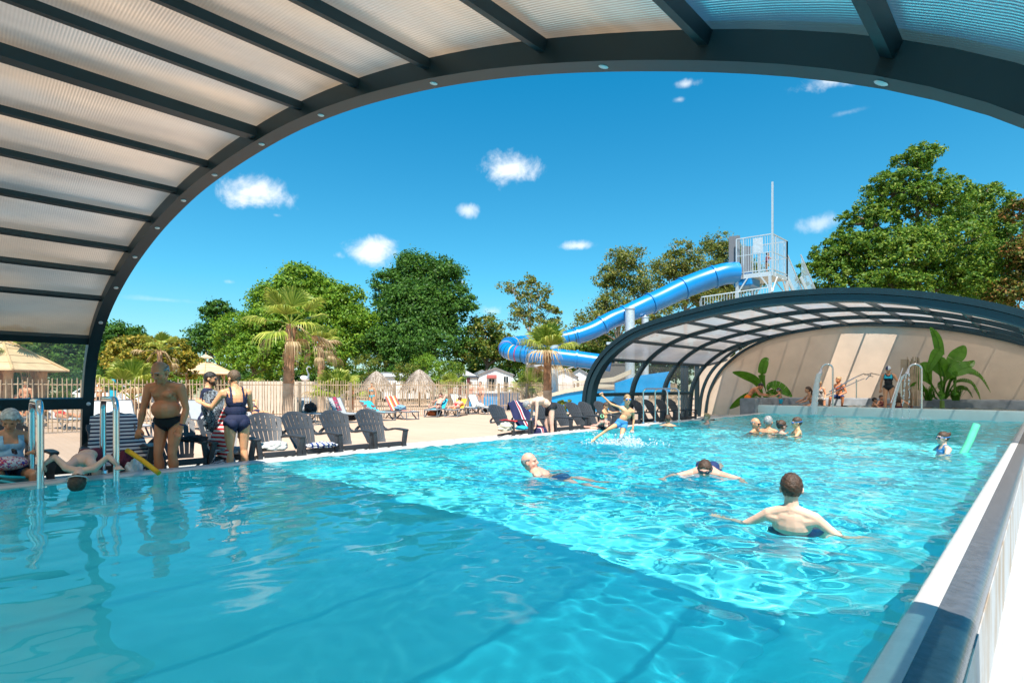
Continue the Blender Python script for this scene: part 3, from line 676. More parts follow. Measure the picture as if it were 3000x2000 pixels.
# ------------------------------------------------------------------ trees
def leaf_cloud(lobes, n, size, seed, clump=.3, flat=.5, inner=.25):
    n = int(n*1.75); size *= .70; clump *= .82
    rs = np.random.RandomState(seed); L_ = np.array(lobes, float); vol = L_[:,3]*L_[:,4]*L_[:,5]; pr_ = vol**.72/np.sum(vol**.72)
    nc = max(20, n//45); li = rs.choice(len(L_), nc, p=pr_); d = rs.normal(size=(nc,3)); d /= np.linalg.norm(d, axis=1)[:,None]
    d[:,2] = np.where((d[:,2] < -.35) & (rs.rand(nc) < .6), -d[:,2], d[:,2])
    rr = np.where(rs.rand(nc) < inner, rs.uniform(.2,.8,nc), rs.uniform(.78,1.06,nc))
    C = L_[li,:3]+d*L_[li,3:6]*rr[:,None]
    cr = clump*rs.uniform(.5,1.3,nc)*np.minimum(L_[li,3], L_[li,5])
    k = rs.randint(0, nc, n); P = C[k]+rs.normal(size=(n,3))*np.array([.55,.55,.38])*cr[k][:,None]
    nrm = d[k]*.7+rs.normal(size=(n,3))*.75+np.array([0,0,flat]); nrm /= np.linalg.norm(nrm, axis=1)[:,None]
    a = np.cross(nrm, rs.normal(size=(n,3))); a /= np.linalg.norm(a, axis=1)[:,None]+1e-9; b_ = np.cross(nrm, a)
    s = size*rs.uniform(.6,1.4,n)[:,None]
    V = np.stack([P-a*s, P-b_*s*.55+nrm*s*.12, P+a*s, P+b_*s*.55+nrm*s*.12], 1).reshape(-1,3)
    return V, np.arange(4*n).reshape(n,4), C
m_bark = M('bark', (.16,.12,.085), .9, var=.3, vscale=3, bump=.6, bscale=12)
m_barkpale = M('pale_bark', (.38,.34,.29), .85, var=.3, vscale=3)
leafA = leafmat('leaves_dark', (.035,.10,.014), (.06,.16,.02), (.12,.25,.028))
leafB = leafmat('leaves_bright', (.08,.18,.012), (.15,.29,.02), (.28,.40,.03))
leafC = leafmat('leaves_olive', (.07,.12,.016), (.17,.22,.035), (.34,.29,.07))
leafD = leafmat('leaves_oak', (.05,.13,.012), (.11,.23,.02), (.27,.34,.035))
leafE = leafmat('leaves_rust', (.05,.11,.014), (.12,.20,.02), (.30,.26,.04))
leafR = leafmat('leaves_reddish', (.05,.08,.012), (.12,.19,.02), (.42,.17,.06))
leafP = leafmat('pine_needles', (.08,.12,.012), (.28,.27,.025), (.50,.34,.04))
def tree(name, base, lobes, n, size, mat, label, group=None, trunk_r=.25, seed=1, bark=None, clump=.3, limbs=6, cat='tree', inner=.25, twigs=0):
    root = empty(name, base, 0, label, cat, group)
    V, Fq, C = leaf_cloud(lobes, n, size, seed, clump, inner=inner)
    np_obj('crown', V, Fq, mat, root)
    rs = random.Random(seed); b = MB(); zc = sum(l[2] for l in lobes)/len(lobes); zb = min(l[2]-l[5]*.6 for l in lobes)
    mid = Vector((sum(l[0] for l in lobes)/len(lobes)*.5, sum(l[1] for l in lobes)/len(lobes)*.5, max(.6, zb)))
    b.tube([(0,0,-.3),(mid.x*.3,mid.y*.3,mid.z*.5),mid,(mid.x*1.2,mid.y*1.2,max(mid.z+.2,zc))], [trunk_r*1.3,trunk_r,trunk_r*.8,trunk_r*.4], 7)
    for l in lobes:
        e = Vector((l[0],l[1],l[2]+l[5]*.3)); m_ = mid.lerp(e,.5)+Vector((rs.uniform(-.4,.4),rs.uniform(-.4,.4),-.2)); b.tube([mid,m_,e], [trunk_r*.55,trunk_r*.35,trunk_r*.08], 5, caps=False)
    if limbs:
        ci = list(range(len(C))); rs.shuffle(ci)
        for i in ci[:limbs*8]:
            e = Vector(C[i]); st = min((Vector((l[0],l[1],l[2])) for l in lobes), key=lambda q: (q-e).length); m_ = st.lerp(e,.55)+Vector((rs.uniform(-.3,.3),rs.uniform(-.3,.3),rs.uniform(-.2,.3)))
            b.tube([st,m_,e,e+(e-st)*(.12 if twigs else 0)], [trunk_r*.22,trunk_r*.12,.015,.008], 4, caps=False)
    b.build('trunk', bark or m_bark, root, smooth=50)
    return root
def lob(spec, px0, t0):   # lobes from (px, py, t, rx(px), rz(px)) relative to base
    base = T(px0, t0, z=0); res = []
    for (px, py, t, rx, rz) in spec:
        c = T(px, t, py); s = t/F_PX; res.append((c.x-base.x, c.y-base.y, c.z, rx*s, rx*s*.9, rz*s))
    return base, res
TG = 'leafy trees beyond the deck'
def ptree(name, px0, t0, spec, n, size, mat, label, **k):
    base, lobes = lob(spec, px0, t0); return tree(name, base, lobes, n, size, mat, label, group=TG, **k)
ptree('oak_tree', 330, 55, [(330,1010,55,60,70),(290,1060,55,70,60),(395,1000,56,40,40)], 9000, .20, leafA, 'dark tree rising behind the orange-green pine bush', seed=11)
ptree('oak_tree', 640, 62, [(640,940,62,52,58),(600,1010,61,60,60),(680,1020,61,60,70)], 9000, .22, leafA, 'dark round tree at the edge of the open sky, behind the gazebo', seed=12)
ptree('oak_tree', 890, 60, [(880,850,60,75,75),(800,900,60,70,70),(960,880,60,60,60),(900,940,59,110,80)], 20000, .22, leafB, 'tall bright green tree behind the tall palm', seed=13)
ptree('oak_tree', 720, 57, [(700,990,57,75,70),(790,980,57,90,80),(740,1060,56,100,60),(850,1050,56,90,60)], 19000, .20, leafB, 'low broad bright green tree between the gazebo and the tall palm', seed=14)
ptree('oak_tree', 1010, 58, [(1010,900,58,65,60),(1040,980,57,80,80),(970,1030,56,80,70)], 13000, .21, leafB, 'yellow-green tree between the two tallest crowns', seed=15)
ptree('oak_tree', 1210, 62, [(1220,810,62,70,70),(1290,830,61,70,70),(1150,860,61,65,70),(1220,920,60,120,90),(1330,900,60,65,60),(1240,1010,59,140,80)], 34000, .22, leafA, 'tallest dark green tree behind the thatched parasols', seed=16, trunk_r=.4)
ptree('oak_tree', 1120, 58, [(1110,1020,57,80,60),(1180,1050,57,80,50)], 9000, .2, leafA, 'dark low tree filling the gap left of the tallest dark tree', seed=26)
ptree('oak_tree', 1420, 60, [(1420,975,60,55,50),(1400,1040,60,70,50),(1480,1030,60,60,50)], 9000, .2, leafE, 'rusty green tree between the dark tree and the blue slide', seed=17)
ptree('acacia_tree', 1540, 50, [(1500,850,50,45,32),(1570,870,50,55,40),(1530,925,50,60,40),(1620,910,50,45,25),(1560,830,50,30,22),(1600,960,50,60,30)], 3600, .16, leafC, 'thin airy tree above the bend of the blue slide', seed=18, bark=m_barkpale, clump=.45, trunk_r=.14, inner=.5)
ptree('birch_tree', 1800, 52, [(1830,770,52,60,50),(1790,830,52,55,50),(1870,850,52,75,60),(1800,920,51,80,60),(1900,930,51,80,50),(1740,960,51,60,60)], 11500, .16, leafC, 'olive brown birch just above the blue slide', seed=19, bark=m_barkpale, clump=.38, trunk_r=.2, inner=.45)
ptree('birch_tree', 2010, 54, [(1990,745,54,50,40),(1960,800,54,60,55),(2040,810,54,70,60),(2030,880,54,80,50)], 9000, .16, leafC, 'olive brown birch in the middle behind the slide tube', seed=20, bark=m_barkpale, clump=.38, trunk_r=.2, inner=.45)
ptree('birch_tree', 2130, 56, [(2110,730,56,60,42),(2150,780,56,60,50),(2120,850,56,80,50),(2200,820,56,50,50)], 8500, .16, leafC, 'olive brown birch beside the slide tower', seed=21, bark=m_barkpale, clump=.38, trunk_r=.2, inner=.45)
ptree('oak_tree', 1600, 58, [(1560,1040,58,80,45),(1650,1030,58,80,50),(1740,1010,58,70,50)], 12000, .2, leafD, 'bushy tree under the lower bend of the blue slide', seed=22)
ptree('oak_tree', 2670, 40, [(2690,490,40,70,65),(2620,570,40,85,70),(2730,600,40,100,75),(2550,650,40,80,60),(2480,740,40,90,60),(2420,800,40,75,60),(2600,760,39,130,90),(2740,740,39,130,90),(2800,830,39,120,80),(2560,860,39,140,70)], 46000, .15, leafD, 'huge oak towering over the far arched cover', seed=23, trunk_r=.45, limbs=10, clump=.22, inner=.35, twigs=1)
ptree('oak_tree', 2880, 43, [(2880,600,43,70,55),(2830,660,43,70,60),(2930,690,43,70,60),(2890,780,43,90,80),(2860,870,43,90,60)], 20000, .15, leafD, 'smaller oak at the side of the huge oak', seed=24, trunk_r=.3, clump=.24, twigs=1)
ptree('plum_tree', 3030, 36, [(3000,620,36,50,35),(3010,760,36,70,70),(2990,870,36,80,60)], 9000, .14, leafR, 'reddish leaved tree cut off by the photo edge', seed=25, clump=.3)
ptree('oak_tree', 60, 48, [(40,1020,48,90,60),(150,1050,48,80,60),(220,1060,47,50,60)], 12000, .2, leafA, 'dark tree seen through the window behind the thatched gazebo', seed=27)
ptree('pine_bush', 430, 36, [(400,1030,36,80,45),(480,1030,36,75,45),(340,1050,36,40,45),(440,1065,35,110,40),(540,1070,36,50,40)], 16000, .13, leafP, 'orange and green pine bush behind the fan palms', seed=28, cat='shrub', clump=.25, trunk_r=.2)
def bush(px, py, t, rx, rz, n, mat, label, seed, size=.09):
    base = T(px, t, z=0); s = t/F_PX; c = T(px, t, py)
    root = empty('shrub', base, 0, label, 'shrub', 'shrubs behind the paling fence')
    lobes = [(0,0,c.z,rx*s,rx*s,rz*s),(rx*s*.4,0,c.z*.6,rx*s*.8,rx*s*.7,rz*s*.8)]; V, Fq, C = leaf_cloud(lobes, n, size, seed, .35); np_obj('crown', V, Fq, mat, root)
    b = MB(); b.tube([(0,0,-.1),(0,0,max(.3,c.z))], [.06,.03], 6); b.build('stem', m_bark, root)
bush(1195,1095,44,40,32,2500,leafE,'orange flowering shrub between the two thatched parasols',31)
bush(1245,1075,46,50,36,3000,leafB,'green shrub rising behind the second thatched parasol',32)
bush(1320,1090,47,45,32,2500,leafD,'dark green shrub left of the blue roofed mobile home',33)
bush(1080,1065,52,50,25,2200,leafE,'low rusty shrub below the dark trees',34)
bush(1560,1100,45,40,30,2200,leafD,'dark shrub under the slide next to the mobile home',35)
bush(1655,1183,20,22,14,900,leafE,'low reddish planting by the fence left of the distant arch',36,.05)
bush(560,1085,44,60,35,2600,leafB,'light green shrub behind the small gazebo',37)
bush(230,1095,46,50,36,2600,leafA,'dark shrub beside the foot of the near cover',38)

hs_ = random.Random(44)
for k, (px, t, rx, top, mt) in enumerate(((330,70,150,1085,leafA),(560,72,150,1080,leafD),(800,72,150,1078,leafA),(1050,74,150,1075,leafA),(1290,74,150,1072,leafD),(1480,66,130,1040,leafA),(1660,64,130,1030,leafD),(1850,62,130,1000,leafA),(2040,60,120,990,leafD),(2250,60,140,960,leafA),(120,60,150,1075,leafA),(-40,50,120,1060,leafA),(2180,46,60,1080,leafD))):
    base = T(px, t, z=0); s_ = t/F_PX; hh = zat(top, base); root = empty('hedge_tree', base, 0, ('broad dark hedge tree %s' % ('behind the pine bush','behind the small gazebo','under the bright green trees','behind the white bird statue','behind the second thatched parasol','behind the blue roofed mobile home','behind the slide pillar palm','behind the thick slide pillars','behind the glazed door','below the slide tower','behind the gazebo in the window','at the photo edge behind the window','just beyond the glazed door')[k]), 'tree', 'low hedge trees closing the horizon')
    lobes = [(rx*s_*q*CA, rx*s_*q*SA, hh*.5, rx*s_*.45, rx*s_*.3, hh*.52) for q in (-.7,-.25,.25,.7)]
    V, Fq, C = leaf_cloud(lobes, 5200, .24, 200+k, .3, inner=.2); np_obj('crown', V, Fq, mt, root); b = MB()
    for q in (-.5,0,.5): b.tube([(rx*s_*q*CA,rx*s_*q*SA,-.2),(rx*s_*q*CA,rx*s_*q*SA,hh*.6)], [.16,.06], 6)
    b.build('trunk', m_bark, root)
# ------------------------------------------------------------------ palms
leafPalm = leafmat('palm_green', (.17,.24,.02), (.30,.37,.05), (.50,.50,.10), .4, .35)
leafDry = leafmat('palm_dry', (.30,.20,.09), (.46,.33,.17), (.60,.46,.27), .7, .2)
def trunkmat():
    m = M('palm_trunk_fibres', (.36,.20,.11), .9, var=.45, vscale=5, bump=.8, bscale=16); return m
m_ptrunk = trunkmat(); m_ptrunk_low = M('palm_trunk_rings', (.45,.33,.23), .85, var=.3, vscale=4, bump=.3, bscale=20); ribb(m_ptrunk_low, 7, 'Z', .8)
def fan(mb, base, direction, length, radius, seed, droop=.15, nseg=26, spread=2.7, petiole=.03):
    """one fan leaf: stalk plus pleated blades"""
    rs = random.Random(seed); d = Vector(direction).normalized(); base = Vector(base)
    side = d.cross(Vector((0,0,1)));  side = side.normalized() if side.length > .1 else Vector((1,0,0)); up = side.cross(d).normalized()
    hub = base+d*length-Vector((0,0,droop*length*.5)); mb.tube([base, base+d*length*.5+Vector((0,0,.02)), hub], [petiole, petiole*.6, petiole*.45], 5, caps=False)
    for k in range(nseg):
        a = (k/(nseg-1)-.5)*spread; dd = (d*math.cos(a)+side*math.sin(a)).normalized(); r = radius*(1-.28*(abs(a)/(spread/2))**2)*rs.uniform(.9,1.05)
        n_ = up; wv = dd.cross(n_).normalized(); w0 = .012; w1 = r*spread/nseg*.42; drop = Vector((0,0,-1))
        p1 = hub+dd*r*.62+n_*(.02*(k % 2)); p2 = hub+dd*r*.85+drop*(r*.10*(1+droop)); p3 = hub+dd*r+drop*(r*(.16+droop*.9)*rs.uniform(.6,1.5))
        ridge = n_*(w1*.35)
        mb.add([hub+wv*w0, hub-wv*w0, p1-wv*w1, p1+ridge, p1+wv*w1, p2-wv*w1*.5, p2+wv*w1*.5, p3], [(0,1,2,3),(0,3,4),(2,5,6,3),(3,6,4),(5,7,6)])
def palm(base, h, r0, r1, nf, fr, label, seed, lean=(0,0), dead=5, flen=.7, name='palm_tree', dr=(-.5,1.3), stub=True, low=.42):
    root = empty(name, base, 0, label, 'palm tree', 'palms around the deck'); rs = random.Random(seed)
    if h > .6:
        for nm, z0, z1, mt in (('trunk',0,h,None),):
            b = MB(); k = 26; b.m = 0
            path = [(lean[0]*(i/k)**1.3, lean[1]*(i/k)**1.3, h*i/k) for i in range(k+1)]
            rr = [r0*1.35 if i == 0 else (r0+(r1-r0)*i/k)*(1+.05*rs.uniform(-1,1)) for i in range(k+1)]
            b.tube(path, rr, 12)
            tr = b.build('trunk', [m_ptrunk_low, m_ptrunk], root, smooth=60)
            for p in tr.data.polygons:
                if p.center.z > h*low: p.material_index = 1
            b = MB()
            if stub:
                for i in range(int(70*h/4)):
                    z = h*rs.uniform(low,1.0); a = rs.uniform(0,6.28); q = z/h; r_ = (r0+(r1-r0)*q); c = Vector((lean[0]*q**1.3, lean[1]*q**1.3, z))
                    o = Vector((math.cos(a), math.sin(a), 0)); s = Vector((-o.y, o.x, 0)); w_ = rs.uniform(.03,.06)
                    p0 = c+o*r_*.9; p1 = c+o*(r_+rs.uniform(.02,.07))+Vector((0,0,rs.uniform(.08,.2)))
                    b.add([p0-s*w_, p0+s*w_, p1+s*w_*.5, p1-s*w_*.5, p0-Vector((0,0,.05))], [(0,1,2,3),(0,4,1)])
                b.build('leaf_stubs', [m_ptrunk], root)
    top = Vector((lean[0], lean[1], h)); 
    for i in range(nf):
        a = i*2.399+rs.uniform(-.2,.2); el_ = dr[1]-(dr[1]-dr[0])*(i/nf)+rs.uniform(-.1,.1)
        b = MB(); fan(b, top, (math.cos(a)*math.cos(el_), math.sin(a)*math.cos(el_), math.sin(el_)), flen*rs.uniform(.8,1.15), fr*rs.uniform(.85,1.1), seed*50+i, droop=.05+.25*max(0, (i/nf)))
        b.build('frond', leafPalm if i < nf*.86 else leafDry, root)
    for i in range(dead):
        a = i*1.9+rs.uniform(0,1); el_ = rs.uniform(-.5,-.1); b = MB(); fan(b, top, (math.cos(a)*math.cos(el_), math.sin(a)*math.cos(el_), math.sin(el_)), flen*rs.uniform(.7,1.5), fr*.6, seed*90+i, droop=1.1, nseg=16, spread=1.6); b.build('dry_frond', leafDry, root)
    return root
pb = T(842, 19.3, z=0); palm(pb, zat(950,pb), .19, .165, 12, .95, 'tall fan palm with a shaggy trunk standing in the deck', 3, lean=(.05,.1), dead=5)
pb = T(1604, 24, z=0); palm(pb, zat(1030,pb), .20, .17, 11, 1.1, 'fan palm with a skirt of dead leaves in front of the blue slide', 5, dead=4, dr=(.0,1.35), flen=.55)
pb = T(940, 29, z=0); palm(pb, zat(1010,pb), .18, .15, 9, .85, 'smaller windblown palm with drooping dry fronds', 6, dead=7, dr=(.1,1.3), flen=.6)
pb = T(385, 22.8, z=0); palm(pb, .9, .2, .2, 15, 1.05, 'low wide fan palm behind the fence next to the bare-chested old man', 7, dead=1, dr=(.25,1.35), flen=1.05)
pb = T(468, 33, z=0); palm(pb, zat(1028,pb), .16, .14, 8, .85, 'palm with hanging brown leaves in front of the pine bush', 8, dead=9, dr=(.0,1.2))
pb = T(985, 25.5, z=0); palm(pb, .8, .2, .2, 13, 1.0, 'bushy low fan palm behind the fence, right of the smaller palm', 9, dead=2, dr=(.2,1.35), flen=.8)
pb = T(730, 34, z=0); palm(pb, .9, .2, .2, 11, .9, 'low fan palm beside the small gazebo', 10, dead=0, dr=(.15,1.2), flen=.6)
pb = T(1545, 36, z=0); palm(pb, .8, .2, .2, 9, .9, 'low fan palm behind the fence before the slide pool', 12, dead=1, dr=(.2,1.4), flen=.9)
pb = T(1320, 40, z=0); palm(pb, 1.3, .2, .2, 8, .9, 'small fan palm beside the second thatched parasol', 13, dead=1, dr=(.1,1.4), flen=.6)
pb = T(180, 25, z=0); palm(pb, .3, .15, .12, 9, .8, 'low spiky palm seen through the window of the near cover', 14, dead=1, dr=(.2,1.3), flen=.3)
pb = T(10, 24, z=0); palm(pb, 2.9, .28, .22, 8, 1.0, 'shaggy palm at the edge of the window of the near cover', 15, dead=8, dr=(-.2,1.1))

# ------------------------------------------------------------------ gazebos and thatched parasols
m_reed = M('bamboo_matting', (.66,.47,.27), .8, var=.12, vscale=3, bump=.5, bscale=50); m_bam = M('bamboo_pole', (.62,.42,.22), .55, var=.2, vscale=4); m_wood = M('timber_post', (.42,.27,.15), .75, var=.25, vscale=4)
def gazebo(base, hw, z_e, z_t, label, nposts, rz, lantern=True, sides=6, postr=.07):
    root = empty('gazebo', base, rz, label, 'gazebo', 'reed roofed gazebos'); n = sides; ang = [2*math.pi*(k+.5)/n for k in range(n)]
    b = MB(); rt = .10*hw
    for q in range(4):
        f0 = q/4; f1 = (q+1)/4
        for k in range(n):
            a0, a1 = ang[k], ang[(k+1) % n]
            def P(a, f, dz=0): r = hw+(rt-hw)*f; return (r*math.cos(a), r*math.sin(a), z_e+(z_t-z_e)*f+dz)
            b.add([P(a0,f0,.03), P(a1,f0,.03), P(a1,f1,.0), P(a0,f1,.0), P(a0,f0,-.02), P(a1,f0,-.02)], [(0,1,2,3),(4,5,1,0)])
    b.build('roof', m_reed, root)
    b = MB()
    for a in ang: b.tube([(hw*1.03*math.cos(a), hw*1.03*math.sin(a), z_e+.01),(rt*math.cos(a), rt*math.sin(a), z_t+.05)], .05 if not lantern else .03, 7)
    b.build('ridge_poles', m_bam, root, smooth=50)
    if lantern:
        b = MB(); r2 = hw*.26; h2 = (z_t-z_e)*.32
        for k in range(n):
            a0, a1 = ang[k], ang[(k+1) % n]; b.add([(r2*math.cos(a0),r2*math.sin(a0),z_t+.28),(r2*math.cos(a1),r2*math.sin(a1),z_t+.28),(0,0,z_t+.28+h2)], [(0,1,2)])
            b.tube([(rt*1.1*math.cos(a0),rt*1.1*math.sin(a0),z_t-.05),(rt*1.1*math.cos(a0),rt*1.1*math.sin(a0),z_t+.3)], .025, 5)
        b.tube([(0,0,z_t+.28+h2-.02),(0,0,z_t+.28+h2+.13)], .03, 5); b.build('lantern_roof', m_reed, root)
    for k in range(n):
        a = ang[k]; r = hw*.62; b = MB(); b.tube([(r*math.cos(a), r*math.sin(a), 0),(r*math.cos(a), r*math.sin(a), z_e+.35)], postr, 8)
        for s in (-1,1):
            a2 = ang[(k+s) % n]; q = Vector((r*math.cos(a), r*math.sin(a), z_e-.45)); e = q.lerp(Vector((r*math.cos(a2), r*math.sin(a2), z_e-.45)), .18); e.z = z_e+.05; b.tube([q, e], .03, 5)
        b.build('post', m_wood, root, smooth=50)
    return root
gb = T(603, 40, z=0); gazebo(gb, 2.2, zat(1096,gb), zat(1060,gb), 'small hexagonal gazebo with a lantern top behind the man in a navy shirt', 6, .2)
gb = T(5, 24, z=0); gazebo(gb, 2.35, zat(1086,gb), zat(1018,gb)+.25, 'large reed gazebo seen through the window of the near cover', 6, .62, lantern=False, sides=6, postr=.16)
m_thatch = leafmat('palm_thatch', (.20,.15,.11), (.36,.29,.23), (.52,.44,.37), .9, .1)
def thatch(base, r, z_e, z_t, label, seed):
    root = empty('thatched_parasol', base, 0, label, 'parasol', 'round thatched parasols'); rs = random.Random(seed); b = MB()
    b.lathe([(r*.9,z_e),(r*.66,z_e+(z_t-z_e)*.42),(r*.36,z_e+(z_t-z_e)*.75),(.05,z_t-.1)], 20)
    for i in range(1500):
        f = rs.random()**.7; a = rs.uniform(0,6.28); rr = r*f; z = z_t-(z_t-z_e)*(f**1.6); o = Vector((math.cos(a),math.sin(a),0)); s = Vector((-o.y,o.x,0))*rs.uniform(.02,.045); l = rs.uniform(.3,.65)
        p = Vector((rr*o.x, rr*o.y, z+.03)); e = p+o*l*.6+Vector((0,0,-l*(.35+.6*f))); b.add([p-s,p+s,e+s*.4+o*.01,e-s*.4], [(0,1,2,3)])
    b.build('canopy', m_thatch, root); b = MB(); b.tube([(0,0,0),(0,0,z_t-.1)], .07, 8); b.build('pole', m_wood, root, smooth=50)
for px, top, eave, hw, lab, sd in ((1103,1088,1132,43,'thatched parasol beside the palm with green fronds',1),(1228,1083,1134,48,'thatched parasol behind the striped towel lounger',2),(1018,1105,1135,30,'thatched parasol half hidden by the low fan palm',3)):
    gb = T(px, 38, z=0); thatch(gb, hw*38/F_PX, zat(eave,gb), zat(top,gb), lab, sd)

# ------------------------------------------------------------------ mobile homes
m_clad = M('white_cladding', (.68,.68,.66), .6, var=.05); ribb(m_clad, 3.2, 'Z', .9)
m_roofd = M('dark_roof', (.045,.06,.085), .6, var=.2, vscale=2); m_roofg = M('grey_roof', (.20,.21,.22), .7, var=.3, vscale=2); m_glass = M('window_glass', (.02,.03,.035), .08, var=0, spec=.6)
m_frame = M('white_frame', (.75,.75,.74), .5, var=0); m_shut = M('dark_red_shutter', (.12,.02,.03), .6, var=.05); m_awn = M('brick_red_awning', (.30,.07,.06), .8, var=.1)
def home(px, t, w, d, h, rise, rz, roofm, label, wins, hip=0.0, awn=None):
    root = empty('mobile_home', T(px, t, z=0), YAW+rz, label, 'mobile home', 'white mobile homes under the trees')
    b = MB(); b.prism([(-w/2,.3),(w/2,.3),(w/2,h),(0,h+rise),(-w/2,h)], 0, d); b.build('wall', m_clad, root)
    b = MB(); o = .15
    b.add([(-w/2-o,-o,h-.08),(0,-o+hip,h+rise+.05),(0,d+o-hip,h+rise+.05),(-w/2-o,d+o,h-.08),(w/2+o,-o,h-.08),(w/2+o,d+o,h-.08)], [(0,1,2,3),(1,4,5,2)]+([(0,4,1),(3,2,5)] if hip else []))
    rf = b.build('roof', roofm, root); md = rf.modifiers.new('s','SOLIDIFY'); md.thickness = .08; md.offset = -1
    for (x, z, ww, hh, sh) in wins:
        b = MB(); b.box((x-ww/2,-.03,z),(x+ww/2,-.005,z+hh)); wn = b.build('window', m_glass, root)
        b = MB()
        for q in (((x-ww/2-.04,-.06,z-.04),(x-ww/2,-.006,z+hh+.04)),((x+ww/2,-.06,z-.04),(x+ww/2+.04,-.006,z+hh+.04)),((x-ww/2,-.06,z+hh),(x+ww/2,-.006,z+hh+.04)),((x-ww/2,-.06,z-.04),(x+ww/2,-.006,z)),((x-.015,-.055,z),(x+.015,-.031,z+hh))): b.box(*q)
        b.build('frame', m_frame, wn)
        if sh:
            for s in (-1,1): b = MB(); xx = x+s*(ww/2+.2); b.box((xx-.14,-.05,z-.05),(xx+.14,-.007,z+hh+.05)); b.build('shutter', m_shut, root)
    if awn: b = MB(); x, z, ww = awn; b.add([(x-ww/2,-.02,z+.25),(x+ww/2,-.02,z+.25),(x+ww/2,-.5,z),(x-ww/2,-.5,z),(x-ww/2,-.5,z-.08),(x+ww/2,-.5,z-.08)], [(0,1,2,3),(3,2,5,4)]); b.build('awning', m_awn, root)
    return root
home(1120, 52, 7.5, 4, 2.35, .35, -1.3, m_roofg, 'long pale mobile home with a sun-dappled roof behind the thatched parasols', [(-2,1.0,.8,1.0,0)])
home(1362, 50, 2.3, 6, 2.35, .55, 0.05, m_roofd, 'white mobile home with a dark blue hipped roof and red shutters', [(-.05,.7,.35,1.5,1)], hip=1.0)
home(1452, 50, 3.2, 6, 2.55, .55, 0.0, m_roofg, 'white gabled mobile home with a red awning over its window', [(-.35,1.0,.5,1.1,0),(.95,.9,.4,1.4,0)], awn=(-.35,2.2,.9))
home(1412, 54, 2.4, 6, 2.5, .5, 0.1, m_roofg, 'pale mobile home squeezed between the blue-roofed and the awning one', [(-.3,1.0,.4,.9,0)])
home(1650, 48, 2.4, 6, 2.35, .5, -.1, m_roofg, 'small white mobile home just right of the slide pillar', [(-.75,.9,.35,1.2,0)])
home(1698, 50, 1.5, 5, 2.6, .4, -.1, m_roofg, 'narrow white mobile home end by the distant arch', [(-.2,1.0,.3,1.0,0)])
m_dkwall = M('brown_panel_wall', (.13,.12,.11), .8, var=.1); b = MB(); p = T(1735,46,z=0); q = T(1850,46,z=0); b.beam((p.x,p.y,1.6),(q.x,q.y,1.6),.3,3.3); b.beam((p.x,p.y,3.3),(q.x,q.y,3.3),.45,.12)
tag(b.build('timber_shed', m_dkwall), 'dark brown timber building seen behind the distant arch', 'shed')
m_wallb = M('cream_wall', (.55,.47,.38), .85, var=.06)
b = MB(); p = T(700,30,z=0); q = T(1010,31,z=0); b.beam((p.x,p.y,.85),(q.x,q.y,.85),.25,1.7); tag(b.build('garden_wall', m_wallb), 'cream garden wall behind the paling fence, below the white bird', 'wall')
# white bird fountain statue
m_wpaint = M('white_paint', (.8,.8,.8), .35, var=.03)
bb = T(893,29.5,z=0); root = empty('bird_statue', bb, YAW, 'white long-necked wading bird statue spouting water above the fence', 'statue')
z0 = zat(1108,bb); b = MB(); b.sphere((0,0,z0), (.26,.16,.15), 12, 8, Matrix.Rotation(.2,3,'Y')); b.tube([(.16,0,z0+.05),(.22,0,z0+.2),(.14,0,z0+.38),(.10,0,z0+.52),(.17,0,z0+.62)], [.07,.045,.035,.035,.03], 8); b.sphere((.2,0,z0+.63), (.075,.05,.05), 8, 6); b.tube([(.25,0,z0+.63),(.33,0,z0+.58),(.35,0,z0+.52)], [.03,.022,.006], 6)
b.build('body', m_wpaint, root, smooth=60)
for s in (-1,1): b = MB(); b.tube([(0,s*.06,z0),(0.02,s*.06,z0*.5),(0,s*.06,0)], .02, 6); b.build('leg', m_wpaint, root)

# ------------------------------------------------------------------ water slide
m_blue = M('blue_slide_plastic', (.002,.20,.52), .3, var=.10, vscale=.8, spec=.6, coat=.3)
m_blue2 = M('blue_liner', (.008,.30,.66), .4, var=.08, vscale=2)
m_bandr = M('red_band', (.35,.02,.08), .4, var=0); m_bandy = M('yellow_band', (.75,.48,.03), .4, var=0); m_bandg = M('green_band', (.01,.09,.12), .4, var=0)
slide_px = [(2160,800,36.0,.78),(2120,803,36.0,.78),(2060,822,36.0,.77),(2000,845,35.8,.75),(1935,876,35.5,.72),(1880,900,35.2,.68),(1830,922,35,.62),(1790,938,34.8,.60),(1740,966,34.6,.58),(1690,984,34.5,.56),(1630,997,34.3,.54),(1570,1003,34.1,.52),(1520,1006,33.6,.50),(1490,1012,32.6,.49),(1482,1022,31.7,.49),(1498,1032,31.0,.49),(1540,1038,30.6,.49),(1610,1043,30.3,.49),(1690,1052,30.0,.49),(1790,1066,29.6,.49)]
sp = [T(a,t,y) for a,y,t,r in slide_px]; sr = [s[3]*.92 for s in slide_px]
def catmull(P, rs_, m=6):
    out_ = []; ro = []
    for i in range(len(P)-1):
        p0 = P[max(i-1,0)]; p1 = P[i]; p2 = P[i+1]; p3 = P[min(i+2,len(P)-1)]
        for k in range(m):
            u = k/m; out_.append(.5*((2*p1)+(p2-p0)*u+(2*p0-5*p1+4*p2-p3)*u*u+(3*p1-3*p2+p3-p0)*u**3)); ro.append(rs_[i]+(rs_[i+1]-rs_[i])*u)
    out_.append(P[-1]); ro.append(rs_[-1]); return out_, ro
cp, cr_ = catmull(sp, sr)
slide = empty('water_slide', (0,0,0), 0, 'bright blue enclosed tube slide winding down from the steel tower', 'water slide')
b = MB(); b.tube(cp, cr_, 20, caps=False); b.build('tube', m_blue, slide, smooth=60)
